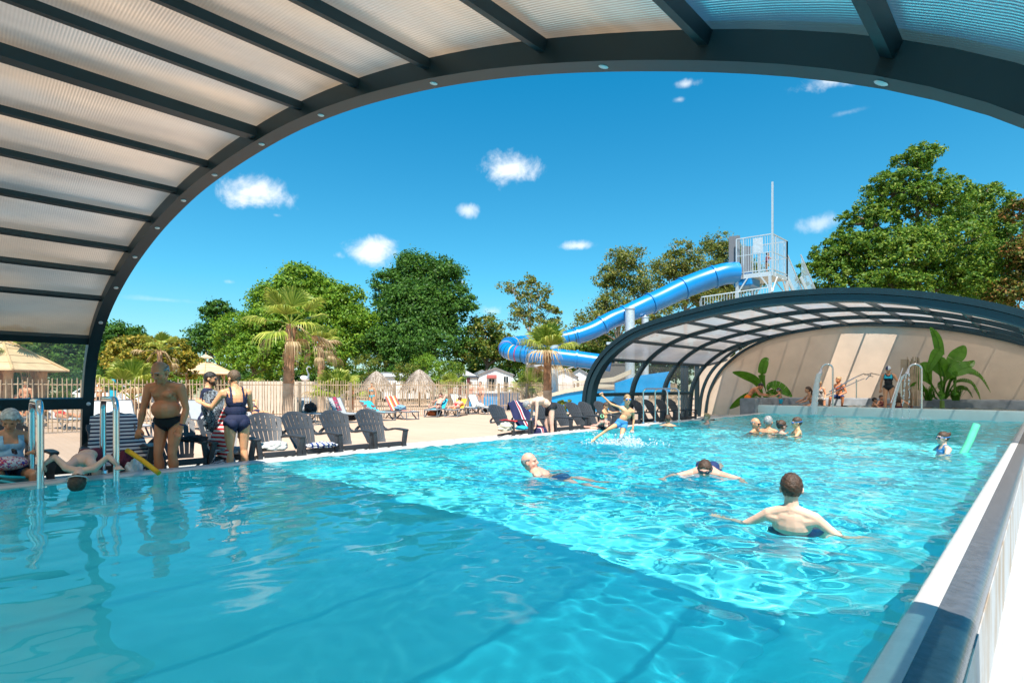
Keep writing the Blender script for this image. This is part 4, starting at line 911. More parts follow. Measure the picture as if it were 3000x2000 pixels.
for i in list(range(9,66,9))+[78,96,108]:
    if i >= len(cp)-1: continue
    d = (cp[i+1]-cp[i-1]).normalized(); b = MB(); b.tube([cp[i]-d*.06, cp[i]-d*.055, cp[i]+d*.055, cp[i]+d*.06], [cr_[i], cr_[i]+.07, cr_[i]+.07, cr_[i]], 20); b.build('flange', m_blue, slide, smooth=30)
bands = [m_bandg,m_bandg,m_bandy,m_bandr,m_bandg,m_bandg,m_bandy,m_bandr]
for j, i in enumerate(range(55,99,2)):
    d = (cp[i+1]-cp[i-1]).normalized(); b = MB(); b.tube([cp[i]-d*.03, cp[i]+d*.03], cr_[i]+.006, 20, caps=False); b.build('colour_band', bands[j % 8], slide, smooth=60)
b = MB(); e = T(2165,36,z=zat(808,T(2165,36,z=0))); b.box((e.x-.3,e.y-.2,e.z-.75),(e.x+.9,e.y+1.3,e.z+.1)); b.build('entry_box', m_blue, slide, bevel=.1)
def pillar(px, t, ytop, r, label, arm=None):
    p = T(px,t,z=0); root = empty('slide_pillar', p, YAW, label, 'pillar', 'galvanised slide pillars'); h = zat(ytop,p)
    b = MB(); b.tube([(0,0,0),(0,0,h)], r, 14); b.lathe([(r*1.15,h-.02),(r*1.15,h+.04),(r*.3,h+.09),(.0,h+.2)], 12); b.build('column', m_galv, root, smooth=50)
    for (dx, z, l) in (arm or []): b = MB(); b.beam((0,0,z),(dx,-.2,z+l), .12, .16); b.beam((0,0,z-.5),(dx*.7,-.15,z+l*.7-.08), .07,.07); b.build('bracket', m_galv, root)
pillar(1845,34.2,905,.30,'thick slide pillar rising above the distant arch',[(1.6,4.9,.1),(-1.5,4.1,.0)])
pillar(1890,34.8,930,.22,'thinner slide pillar beside the thick one above the distant arch',[(-.9,4.6,-.1)])
pillar(1622,31.5,985,.27,'tall slide pillar behind the fan palm, carrying the lower bend',[(2.0,2.7,.0),(-1.6,2.6,0),(1.2,3.6,-.6)])
# tower
tw = empty('slide_tower', (0,0,0), 0, 'tall galvanised steel tower with barred railings at the top of the slide', 'slide tower')
zp = 8.70; zt = 11.05
Fc = T(2263,34.5,z=zp); Lc = T(2158,35.8,z=zp); Rc = T(2306,36.3,z=zp); Bc = Lc+Rc-Fc
b = MB(); dn = Vector((0,0,-.28)); b.add([Fc,Lc,Bc,Rc,Fc+dn,Lc+dn,Bc+dn,Rc+dn], [(0,1,2,3),(7,6,5,4),(0,4,5,1),(1,5,6,2),(2,6,7,3),(3,7,4,0)]); b.build('platform', m_galv, tw)
up = Vector((0,0,1))
def railing(a, c, h, n, post=True, mid=True):
    b = MB(); b.beam(a+up*h, c+up*h, .07,.06); b.beam(a+up*.12, c+up*.12, .06,.06)
    if mid: b.beam(a+up*h*.52, c+up*h*.52, .04,.04)
    for k in range(1, n): p = a.lerp(c, k/n); b.tube([p+up*.12, p+up*h], .016, 4)
    for p in (a, c, a.lerp(c,.2)): b.beam(p-up*.3, p+up*h, .08,.08, up=(1,0,0))
    b.build('railing', m_galv, tw)
railing(Lc, Fc, 2.35, 15); railing(Fc, Rc, 2.35, 12); railing(Bc, Rc, 2.35, 12)
b = MB(); b.beam(Fc-up*.3, Vector((Fc.x,Fc.y,zat(533,Fc))), .10,.10, up=(1,0,0)); b.build('mast', m_galv, tw)
b = MB(); a = Fc.lerp(Lc,.27); c = Fc.lerp(Lc,.53); b.beam(a+up*1.75, c+up*1.75, .03,.95); b.build('sign_panel', m_galv, tw)
m_dkpan = M('grey_panel', (.12,.13,.15), .6, var=.05)
b = MB(); a = T(2135,36.2,z=zp+1.45); c = T(2168,36.0,z=zp+1.45); b.beam(a, c, .05, 2.4); b.build('screen_panel', m_dkpan, tw); b = MB(); a = T(2172,37.2,z=zp+1.2); c = T(2200,37.2,z=zp+1.2); b.beam(a, c, .05, 2.1); b.build('screen_panel', m_dkpan, tw)
for p in (Lc+(Fc-Lc)*.02, Fc-(Fc-Lc)*.06, Rc, Bc): b = MB(); b.beam(Vector((p.x,p.y,0)), Vector((p.x,p.y,zp-.28)), .17,.17, up=(1,0,0)); b.build('leg', m_galv, tw)
for a, c in ((Lc,Fc),(Fc,Rc),(Rc,Bc)):
    for s in (0,1): p, q = (a, c) if s else (c, a); b = MB(); e = p.lerp(q,.32); b.beam(Vector((p.x,p.y,zp-1.3)), Vector((e.x,e.y,zp-.25)), .08,.08); b.beam(Vector((p.x,p.y,zp-3.6)), Vector((q.x,q.y,zp-1.5)), .07,.07); b.build('brace', m_galv, tw)
# stair flight descending behind, and lower landing rail
s0 = Rc; s1 = T(2375,37.5,z=5.2)
b = MB()
for off in (0,1.0):
    o = Vector((off*.6,off*.8,0)); b.beam(s0+o, s1+o, .08,.25); b.beam(s0+o+up*1.5, s1+o+up*1.5, .06,.06)
    for k in range(1,30): p = (s0+o).lerp(s1+o, k/30); b.tube([p, p+up*1.5], .014, 4)
b.build('stair_flight', m_galv, tw)
c0 = T(2056,35,z=0); c1 = T(2262,34.6,z=0); c0.z = zat(896,c0); c1.z = zat(866,c1)
b = MB(); h = 26*35/F_PX; b.beam(c0+up*h, c1+up*h, .07,.06); b.beam(c0, c1, .06,.06)
for k in range(0,26): p = c0.lerp(c1, k/25); b.tube([p, p+up*h], .017, 4)
c2 = c0+Vector((-1.2,2.2,0)); b.beam(c0+up*h, c2+up*h, .07,.06)
for k in range(0,10): p = c0.lerp(c2, k/10); b.tube([p, p+up*h], .017, 4)
b.build('landing_railing', m_galv, tw)

# splash pool and wide slide lanes behind the fence
m_cream = M('cream_edge', (.60,.52,.40), .6, var=.05)
root = empty('splash_slide', (0,0,0), 0, 'wide blue slide lanes with cream edges ending in a splash pool behind the fence', 'slide')
def strip(pts_top, pts_bot, name, mat, th=.0):
    b = MB(); vs = []
    for a, c in zip(pts_top, pts_bot): vs += [a, c]
    b.add(vs, [(2*i,2*i+1,2*i+3,2*i+2) for i in range(len(pts_top)-1)]); o = b.build(name, mat, root)
    md = o.modifiers.new('s','SOLIDIFY'); md.thickness = .12; return o
tp = [T(1790,30,1145),T(1700,30.5,1148),T(1600,31,1168),T(1500,31.5,1180),T(1400,32,1178)]
def setz(px, t, py): return T(px, t, py)
strip([setz(1830,29,1143),setz(1740,29.5,1138),setz(1660,30,1151),setz(1580,30.5,1172),setz(1520,31,1180)], [setz(1830,29,1205),setz(1740,29.5,1205),setz(1660,30,1205),setz(1580,30.5,1205),setz(1520,31,1205)], 'lane_side', m_blue2)
strip([setz(1832,28.9,1128),setz(1740,29.4,1124),setz(1660,29.9,1139),setz(1580,30.4,1162),setz(1520,30.9,1172)], [setz(1830,29,1142),setz(1740,29.4,1137),setz(1660,29.9,1150),setz(1580,30.4,1171),setz(1520,30.9,1179)], 'cream_edge', m_cream)
strip([setz(1850,27,1082),setz(1800,27.5,1104),setz(1740,28,1112),setz(1680,28.4,1116)], [setz(1850,27,1095),setz(1800,27.5,1118),setz(1740,28,1122),setz(1680,28.4,1121)], 'upper_edge', m_cream)
strip([setz(1960,29.5,1088),setz(1870,29,1100),setz(1800,28.6,1122)], [setz(1960,29.5,1150),setz(1870,29,1150),setz(1800,28.6,1150)], 'upper_lane', m_blue2)
b = MB(); p = T(1395,36,z=0); q = T(1500,35,z=0); b.beam((p.x,p.y,.5),(q.x,q.y,.5),2.5,1.0); b.build('splash_basin', m_blue2, root); b = MB(); b.beam((p.x,p.y,1.03),(q.x,q.y,1.03),2.7,.06); b.build('basin_rim', m_frame, root)

# ------------------------------------------------------------------ banana plants
leafBan = leafmat('banana_leaf', (.075,.21,.012), (.085,.23,.014), (.10,.26,.018), .35, .4)
m_rib = M('leaf_midrib', (.22,.33,.06), .5, var=0)
def banana_leaf(mb, base, path, wd, seed, tear=.0, roll=0.0):
    P = [Vector(base)+Vector(p) for p in path]; k = 22; rs = random.Random(seed)
    pts, _ = catmull(P, [0]*len(P), 8); n = len(pts); mb.tube(pts[:int(n*.96)], [.028*(1-.85*i/n) for i in range(int(n*.96))], 5, caps=False)
    st = int(n*.22); prevL = prevR = None
    for i in range(st, n):
        f = (i-st)/(n-1-st); wv = wd*math.sin(min(1,f*1.6+.08)*math.pi/2)*(1 if f < .55 else math.cos((f-.55)/.45*math.pi/2*.93)); d = (pts[min(i+1,n-1)]-pts[i-1]).normalized()
        s = d.cross(Vector((0,0,1))); s = s.normalized() if s.length > .05 else Vector((1,0,0)); s = Matrix.Rotation(roll,3,d) @ s
        u = s.cross(d).normalized(); Lp = pts[i]+s*wv+u*wv*.25; Rp = pts[i]-s*wv+u*wv*.25
        if prevL is not None:
            tl = rs.random() < tear; g = .82 if tl else 1
            mb.add([pts[i-1], prevL, pts[i-1].lerp(Lp,1) if False else prevL.lerp(Lp,g), pts[i]], [(0,1,2,3)]); mb.add([pts[i-1], prevR, prevR.lerp(Rp,g), pts[i]], [(3,2,1,0)])
        prevL, prevR = Lp, Rp
def vpx(px, py, t): return T(px, t, py)
def banana(base_px, leaves, label, t0):
    base = T(base_px, t0, z=.0); root = empty('banana_plant', base, 0, label, 'banana plant', 'banana plants by the upper pool')
    for j, (pts_, wd, tear, roll) in enumerate(leaves):
        P = [vpx(x, y, t0+dt)-base for x, y, dt in pts_]; b = MB(); banana_leaf(b, (0,0,0), P, wd, j+7, tear, roll); b.build('leaf', leafBan, root)
    b = MB(); b.tube([(0,0,0),(0,0,.9)], [.11,.07], 8); b.build('stem', m_rib, root)
    return root
banana(2255, [([(2262,1215,0),(2232,1150,0),(2215,1118,0),(2180,1100,0),(2146,1090,0)],.22,.03,.9),([(2262,1215,0),(2240,1130,0),(2232,1095,0),(2240,1060,0),(2252,1050,0)],.20,0,1.3),
   ([(2255,1215,0),(2225,1160,0),(2200,1160,0),(2165,1180,0),(2138,1197,0)],.26,.1,1.0),([(2262,1215,0),(2250,1140,0),(2268,1130,0),(2290,1140,0),(2320,1162,-.2)],.28,.3,1.1),([(2255,1215,0),(2240,1170,0),(2262,1150,0),(2280,1160,0),(2295,1175,0)],.18,.3,1.0),
   ([(2255,1210,0),(2230,1180,0),(2212,1170,0),(2190,1190,0),(2185,1210,0)],.16,.3,.9)], 'banana plant behind the man in orange shorts', 25.3)
big = [([(2765,1168,0),(2755,1100,0),(2755,1040,0),(2745,990,0),(2725,958,0)],.16,.05,1.2),([(2740,1168,0),(2725,1120,0),(2712,1095,0),(2706,1075,0),(2700,1062,0)],.36,0,1.45),
  ([(2760,1168,0),(2775,1090,0),(2790,1060,0),(2810,1035,0),(2826,1012,0)],.25,.05,1.0),([(2760,1168,0),(2765,1110,0),(2760,1080,0),(2745,1058,0),(2742,1050,0)],.30,0,1.3),
  ([(2765,1168,0),(2790,1100,0),(2830,1088,0),(2870,1105,0),(2902,1150,0)],.22,.75,.8),([(2765,1168,0),(2790,1110,0),(2820,1075,0),(2840,1068,0),(2855,1056,0)],.16,.1,1.1),
  ([(2755,1168,0),(2720,1100,0),(2735,1050,0),(2748,1030,0),(2755,1018,0)],.2,.0,1.3),([(2765,1168,0),(2770,1120,-.3),(2800,1090,-.5),(2840,1075,-.2),(2845,1085,0)],.26,.2,.9),
  ([(2765,1168,0),(2760,1130,-.3),(2758,1110,-.5),(2760,1140,-.6),(2758,1172,-.6)],.20,.6,1.4),([(2770,1168,0),(2800,1120,-.2),(2840,1120,-.2),(2862,1150,-.2),(2872,1172,-.2)],.18,.7,.8),
  ([(2770,1168,0),(2785,1120,-.4),(2800,1100,-.6),(2800,1140,-.7),(2798,1158,-.7)],.20,.4,1.3),([(2745,1168,0),(2700,1130,0),(2685,1110,0),(2675,1085,0)],.14,.2,1.0),([(2745,1168,0),(2700,1140,-.2),(2680,1130,-.2),(2668,1128,-.2)],.16,.2,.9),
  ([(2770,1168,0),(2800,1140,0),(2830,1140,0),(2850,1165,0)],.14,.5,.8)]
banana(2760, big, 'large clump of glossy banana leaves on the grey rim', 18.9*1.09)
# grasses under it
def tuft(px, t, z, n, h, label, seed, mat=None):
    base = T(px, t, z=z); root = empty('grass_tuft', base, 0, label, 'plant', 'low spiky plants'); b = MB(); rs = random.Random(seed)
    for i in range(n):
        a = rs.uniform(0,6.28); l = h*rs.uniform(.5,1.1); o = Vector((math.cos(a),math.sin(a),0))*rs.uniform(.2,.8); s = Vector((-o.y,o.x,0)).normalized()*.012
        p0 = Vector((rs.uniform(-.1,.1),rs.uniform(-.1,.1),0)); p1 = p0+o*l*.5+Vector((0,0,l*.6)); p2 = p0+o*l+Vector((0,0,l*.75)); b.add([p0-s,p0+s,p1+s,p1-s,p2],[(0,1,2,3),(3,2,4)])
    b.build('blades', mat or leafPalm, root)
tuft(2190, 24.6, .02, 60, 1.0, 'spiky tuft at the corner of the grey rim by the orange shorts', 4)
tuft(2720, 20.4, .9, 90, .75, 'spiky leaves filling the foot of the banana clump', 5, leafBan)
tuft(2800, 20.5, .9, 90, .7, 'spiky leaves at the far side of the banana clump', 6, leafBan)

# ------------------------------------------------------------------ stair handrails, post bundle, showers
def rail_path(name, pts, r, label, posts=(), second=None, cat='handrail'):
    root = empty(name, (0,0,0), 0, label, cat); b = MB(); b.tube(pts, r, 8); b.build('rail', m_steel, root, smooth=50)
    if second: b = MB(); b.tube(second, r*.8, 8); b.build('rail', m_steel, root, smooth=50)
    for p, q in posts: b = MB(); b.tube([p, q], r, 8); b.build('post', m_steel, root, smooth=50)
    return root
rail_path('stair_handrail', [T(2430,20.6,1147),T(2500,21.4,1108),T(2530,21.8,1094),T(2557,22.5,1103)], .022, 'steel handrail climbing the lit patch of the end wall', [(T(2509,21.5,1110),T(2509,21.5,1166))], [T(2420,20.8,1158),T(2500,21.6,1122),T(2532,22,1108)])
rail_path('stair_handrail', [T(2534,23.0,1098),T(2552,23.2,1093),T(2576,23.5,1098)], .022, 'short steel handrail end on the end wall', [(T(2552,23.2,1095),T(2536,23.3,1112))])
rail_path('stair_handrail', [T(2610,19.2,1180),T(2645,19.6,1078)], .017, 'steel handrail the swimmer in a cap holds', [(T(2640,19.7,1100),T(2640,19.7,1162))])
b = MB(); root = empty('post_bundle', T(2652,20.6,z=0), 0, 'upright bundle of pale wooden poles beside the capped swimmer', 'posts')
b.box((-.13,-.1,.6),(.08,.05,2.45)); b.build('board', m_post, root); rs = random.Random(5)
b = MB()
for k in range(9): x = .06+k*.045; b.tube([(x,rs.uniform(-.06,.06),.7),(x+rs.uniform(-.02,.02),0,1.6),(x,rs.uniform(-.05,.05),2.45+rs.uniform(-.1,.1))], .022, 6)
b.build('poles', m_pal, root, smooth=50)
m_jet = bpy.data.materials.new('falling_water'); m_jet.use_nodes = True; t_ = m_jet.node_tree; t_.nodes.clear(); o_ = t_.nodes.new('ShaderNodeOutputMaterial')
a_ = t_.nodes.new('ShaderNodeBsdfTransparent'); a_.inputs[0].default_value = (.93,.97,.98,1); d_ = t_.nodes.new('ShaderNodeBsdfPrincipled'); d_.inputs['Base Color'].default_value = (.85,.9,.92,1); d_.inputs['Roughness'].default_value = .1
x_ = t_.nodes.new('ShaderNodeMixShader'); x_.inputs[0].default_value = .5; t_.links.new(a_.outputs[0], x_.inputs[1]); t_.links.new(d_.outputs[0], x_.inputs[2]); t_.links.new(x_.outputs[0], o_.inputs[0])
def spout(px, label, wide):
    p = onY(px, 23.85, LZ); top = zat(1066, p); root = empty('water_spout', (p.x,p.y,LZ), 0, label, 'water spout', 'curved steel water spouts'); h = top-LZ
    dirx = Vector((-.93,-.35,0)).normalized(); r = .19; path = [(0,0,0),(0,0,h-r)]
    for k in range(1,9): a = k/8*math.pi*.9; q = dirx*(r-r*math.cos(a)); path.append((q.x,q.y,h-r+r*math.sin(a)))
    q = Vector(path[-1]); e = q+dirx*.03+Vector((0,0,-.13)); b = MB(); b.tube(path, .032, 10); b.build('pipe', m_steel, root, smooth=60)
    b = MB(); b.tube([q, e, e+dirx*.02+Vector((0,0,-.09))], [.034,.045,.085], 10); b.build('nozzle', m_steel, root, smooth=50)
    return root, Vector((p.x,p.y,LZ))+e+dirx*.03+Vector((0,0,-.09)), dirx
def jet(p0, vec, r0, r1, zend, label, seed, drops, sheet):
    b = MB(); rs = random.Random(seed); T_ = math.sqrt(2*(p0.z-zend)/9.8); k = 18; path = []
    for i in range(k+1): tt = T_*i/k; path.append(p0+vec*tt+Vector((0,0,-4.9*tt*tt)))
    if sheet: b.tube(path, [r0+(r1-r0)*i/k*rs.uniform(.8,1.25) for i in range(k+1)], 9, caps=False)
    for i in range(drops):
        tt = T_*rs.random(); rr = r0+(r1-r0)*tt/T_; p = p0+vec*tt+Vector((rs.uniform(-rr,rr), rs.uniform(-rr,rr), -4.9*tt*tt)); s = rs.uniform(.006,.018); b.sphere(p, (s,s,s*1.8), 5, 4)
    return tag(b.build('water_jet', m_jet, smooth=60), label, 'water jet', 'jets falling from the spouts')
r_, tip, dx_ = spout(2440, 'curved steel spout pouring a thick column of water in front of the blonde woman', 1)
jet(tip, Vector((-.25,-.55,0)), .06, .13, ZW, 'thick white column of water falling from the first spout', 3, 420, True)
r_, tip, dx_ = spout(2700, 'curved steel spout with thin separate jets in front of the banana leaves', 0)
jet(tip, Vector((-.75,-.5,0)), .02, .05, ZW, 'thin slanting jet falling from the second spout', 4, 150, True)
jet(tip, Vector((-.12,-.75,0)), .015, .03, ZW, 'thin nearly upright jet falling from the second spout', 5, 110, False)
jet(tip+Vector((.06,0,0)), Vector((.12,-.75,0)), .015, .03, ZW, 'thin upright jet falling closest to the second spout pipe', 6, 110, False)
# foam where the jets land, splash round the leaping boy
def foam(c, rx, ry, n, h, label, seed, z=ZW):
    rs = random.Random(seed); b = MB(); jets = [(rs.uniform(0,6.28), rs.random()**.5, rs.uniform(.3,1)) for _ in range(14)]
    for i in range(n):
        a, q, hh = jets[rs.randrange(14)]; a += rs.gauss(0,.22); u = rs.random(); q2 = q*(.35+.65*u)+rs.gauss(0,.07); s = rs.uniform(.004,.013)*(1.5-u)
        zz = z+max(-.004, h*hh*4*u*(1-u)*rs.random()); b.sphere((c.x+rx*q2*math.cos(a), c.y+ry*q2*math.sin(a), zz), (s*rs.uniform(.7,1.6),s*rs.uniform(.7,1.6),s*rs.uniform(.6,2.2)), 5, 4)
    return tag(b.build('splash', m_jet, smooth=60), label, 'splash', kind='stuff')
foam(onY(2425,23.0,ZW), .35,.2, 260, .10, 'foam where the thick water column lands', 1)
foam(onY(2670,22.7,ZW), .7,.2, 260, .08, 'foam where the thin jets land', 2)
# ------------------------------------------------------------------ people
def skinmat(name, col):
    m = M(name, col, .48, var=.13, vscale=7, sss=.12, bump=.06, bscale=30); return m
SK = {'tan': skinmat('skin_tanned', (.64,.29,.155)), 'dark': skinmat('skin_deep_tan', (.60,.22,.095)), 'fair': skinmat('skin_fair', (.76,.48,.35)), 'pink': skinmat('skin_pink', (.72,.36,.26)), 'gold': skinmat('skin_golden', (.74,.36,.18))}
def hairmat(n, c): return M(n, c, .5, var=.45, vscale=28, bump=.5, bscale=90)
HR = {'black': hairmat('hair_black', (.018,.013,.011)), 'brown': hairmat('hair_brown', (.07,.035,.018)), 'grey': hairmat('hair_grey', (.30,.29,.28)), 'white': hairmat('hair_white', (.62,.61,.58)), 'blond': hairmat('hair_blond', (.36,.22,.10)), 'mixed': hairmat('hair_streaked', (.12,.075,.04))}
def cloth(n, c, **k): return M(n, c, .8, var=.1, vscale=8, bump=.25, bscale=120, **k)
C_ = {'black': cloth('black_fabric', (.010,.010,.013)), 'navy': cloth('navy_fabric', (.010,.016,.055)), 'orange': cloth('orange_fabric', (.85,.20,.01)), 'turq': cloth('turquoise_fabric', (.01,.38,.52)), 'ltblue': cloth('pale_blue_fabric', (.33,.55,.70)),
      'blue': cloth('blue_fabric', (.04,.24,.50)), 'red': cloth('red_fabric', (.55,.03,.03)), 'pink': cloth('pink_fabric', (.75,.22,.30)), 'white': cloth('white_fabric', (.62,.62,.60)), 'grey': cloth('grey_fabric', (.30,.31,.32)), 'green': cloth('mint_fabric', (.25,.62,.33)),
      'maroon': cloth('maroon_fabric', (.12,.01,.03)), 'yellow': cloth('yellow_fabric', (.75,.42,.03)), 'dkblue': cloth('dark_blue_fabric', (.01,.03,.11)), 'brown': cloth('brown_fabric', (.17,.06,.04))}
def pattern(name, c1, c2, sc_, c3=None):
    m = M(name, c1, .85, var=0, bump=.2, bscale=120); t = m.node_tree; b = t.nodes['Principled BSDF']; c = t.nodes.new('ShaderNodeTexCoord'); v = t.nodes.new('ShaderNodeTexVoronoi'); v.inputs['Scale'].default_value = sc_; v.feature = 'SMOOTH_F1'
    nz = t.nodes.new('ShaderNodeTexNoise'); nz.inputs['Scale'].default_value = sc_*.7; nz.inputs['Detail'].default_value = 2; nz.inputs['Distortion'].default_value = 2
    t.links.new(c.outputs['Object'], v.inputs['Vector']); t.links.new(c.outputs['Object'], nz.inputs['Vector'])
    cr = t.nodes.new('ShaderNodeValToRGB'); cr.color_ramp.interpolation = 'CONSTANT'; e = cr.color_ramp.elements; e[0].color = (*c1,1); e[1].color = (*c2,1); e[1].position = .5
    if c3: k = e.new(.6); k.color = (*c3,1)
    t.links.new(nz.outputs['Fac'], cr.inputs[0]); t.links.new(cr.outputs[0], b.inputs['Base Color']); return m
C_['floral'] = pattern('dark_floral_fabric', (.015,.015,.02), (.55,.50,.46), 34); C_['bikini'] = pattern('flame_bikini_fabric', (.60,.04,.02), (.85,.35,.03), 20, (.7,.1,.2)); C_['paisley'] = pattern('black_paisley_fabric', (.012,.016,.03), (.33,.40,.46), 40)
C_['bluefloral'] = pattern('blue_patterned_fabric', (.02,.10,.22), (.02,.03,.07), 18); C_['whitefloral'] = pattern('red_blue_floral_fabric', (.66,.64,.66), (.60,.05,.06), 30, (.05,.07,.35))
m_lens = M('dark_lens', (.01,.015,.03), .05, var=0, spec=.8); m_bluelens = M('blue_goggle', (.02,.20,.55), .12, var=0, spec=.7); m_eye = M('eye', (.03,.02,.015), .15, var=0); m_lip = M('lips', (.36,.10,.08), .45, var=0); m_teal = M('teal_strap', (.02,.45,.50), .4, var=0); m_pinkg = M('pink_goggle', (.65,.25,.35), .25, var=0)
V3 = Vector
def hd(r, f, px=None):   # heading: r to the viewer's right, f away, measured along the line of sight through px
    if px is not None: k = (px-CX)/F_PX; n = math.hypot(1, k); r, f = (r+f*k)/n, (f-r*k)/n
    d = V3((r*CA-f*SA, r*SA+f*CA, 0)).normalized(); return math.atan2(-d.x, d.y)
def nz(v): return V3(v).normalized()
def fk(pos, yaw, s=1.0, sp=(0,0,1), sp2=None, nk=(0,.15,1), hf=(0,1,-.1), aR=((.22,-.05,-1),(.1,.25,-1)), aL=None, lR=((.06,.02,-1),(.03,-.03,-1)), lL=None, ftR=(.2,1,-.35), ftL=None, root='feet', bx=(1,0,0), hx=None, fR=None, fL=None, sh=1.0, sitz=None):
    sp = nz(sp); sp2 = nz(sp2 or sp); nk = nz(nk); bx = nz(bx); hx = nz(hx or bx)
    mir = lambda t: tuple((-a[0],a[1],a[2]) for a in t)
    aL = aL or mir(aR); lL = lL or mir(lR); ftL = ftL or (-ftR[0],ftR[1],ftR[2])
    J = {}; J['pel'] = V3((0,0,0)); J['wst'] = sp*.13; J['chs'] = J['wst']+(sp+sp2).normalized()*.19; J['nkb'] = J['chs']+sp2*.17; J['hd'] = J['nkb']+nk*.17
    shc = J['nkb']-sp2*.055
    for S, q, a, l, ft in (('R',1,aR,lR,ftR),('L',-1,aL,lL,ftL)):
        J['sh'+S] = shc+bx*(q*.168*sh); J['el'+S] = J['sh'+S]+nz(a[0])*.285; J['wr'+S] = J['el'+S]+nz(a[1])*.245; J['hv'+S] = nz(a[2]) if len(a) > 2 else nz(a[1])
        J['hip'+S] = hx*(q*.092)-V3((0,0,.03)); J['kn'+S] = J['hip'+S]+nz(l[0])*.425; J['an'+S] = J['kn'+S]+nz(l[1])*.41; J['to'+S] = J['an'+S]+nz(ft)*.17
    Jf = {'hf': nz(hf), 'bx': bx, 'bf': (V3((0,0,1)).cross(bx) if abs(sp.z) > .3 else sp.cross(bx)*1.0)}
    bf = bx.cross(sp); Jf['bf'] = -bf if bf.dot(V3((0,1,0))) < 0 and sp.z > .2 else bf
    Jf['bf'] = nz(sp.cross(bx)) if True else 0
    Rm = Matrix.Rotation(yaw, 3, 'Z'); z0 = 0
    if root == 'feet': z0 = -min(J['anR'].z, J['anL'].z, J['toR'].z+.05, J['toL'].z+.05)*s+.065*s
    out_ = {}
    for k, v in J.items():
        if k.startswith('hv'): out_[k] = Rm @ v
        else: out_[k] = Rm @ (v*s)+V3(pos)+V3((0,0,z0))
    for k, v in Jf.items(): out_[k] = Rm @ v
    out_['s'] = s; return out_
def caps(p0, r0, p1, r1, n=10):
    d = p1-p0; L_ = d.length; d = d.normalized() if L_ > 1e-6 else V3((0,0,1)); pts = []; rs_ = []
    for k in range(5): a = math.pi/2*(k+.35)/4.35; pts.append(p0-d*(r0*math.cos(a))); rs_.append(r0*math.sin(a))
    for k in range(5): a = math.pi/2*(1-k/4.35); pts.append(p1+d*(r1*math.cos(a))); rs_.append(max(.0005, r1*math.sin(a)))
    return pts, rs_
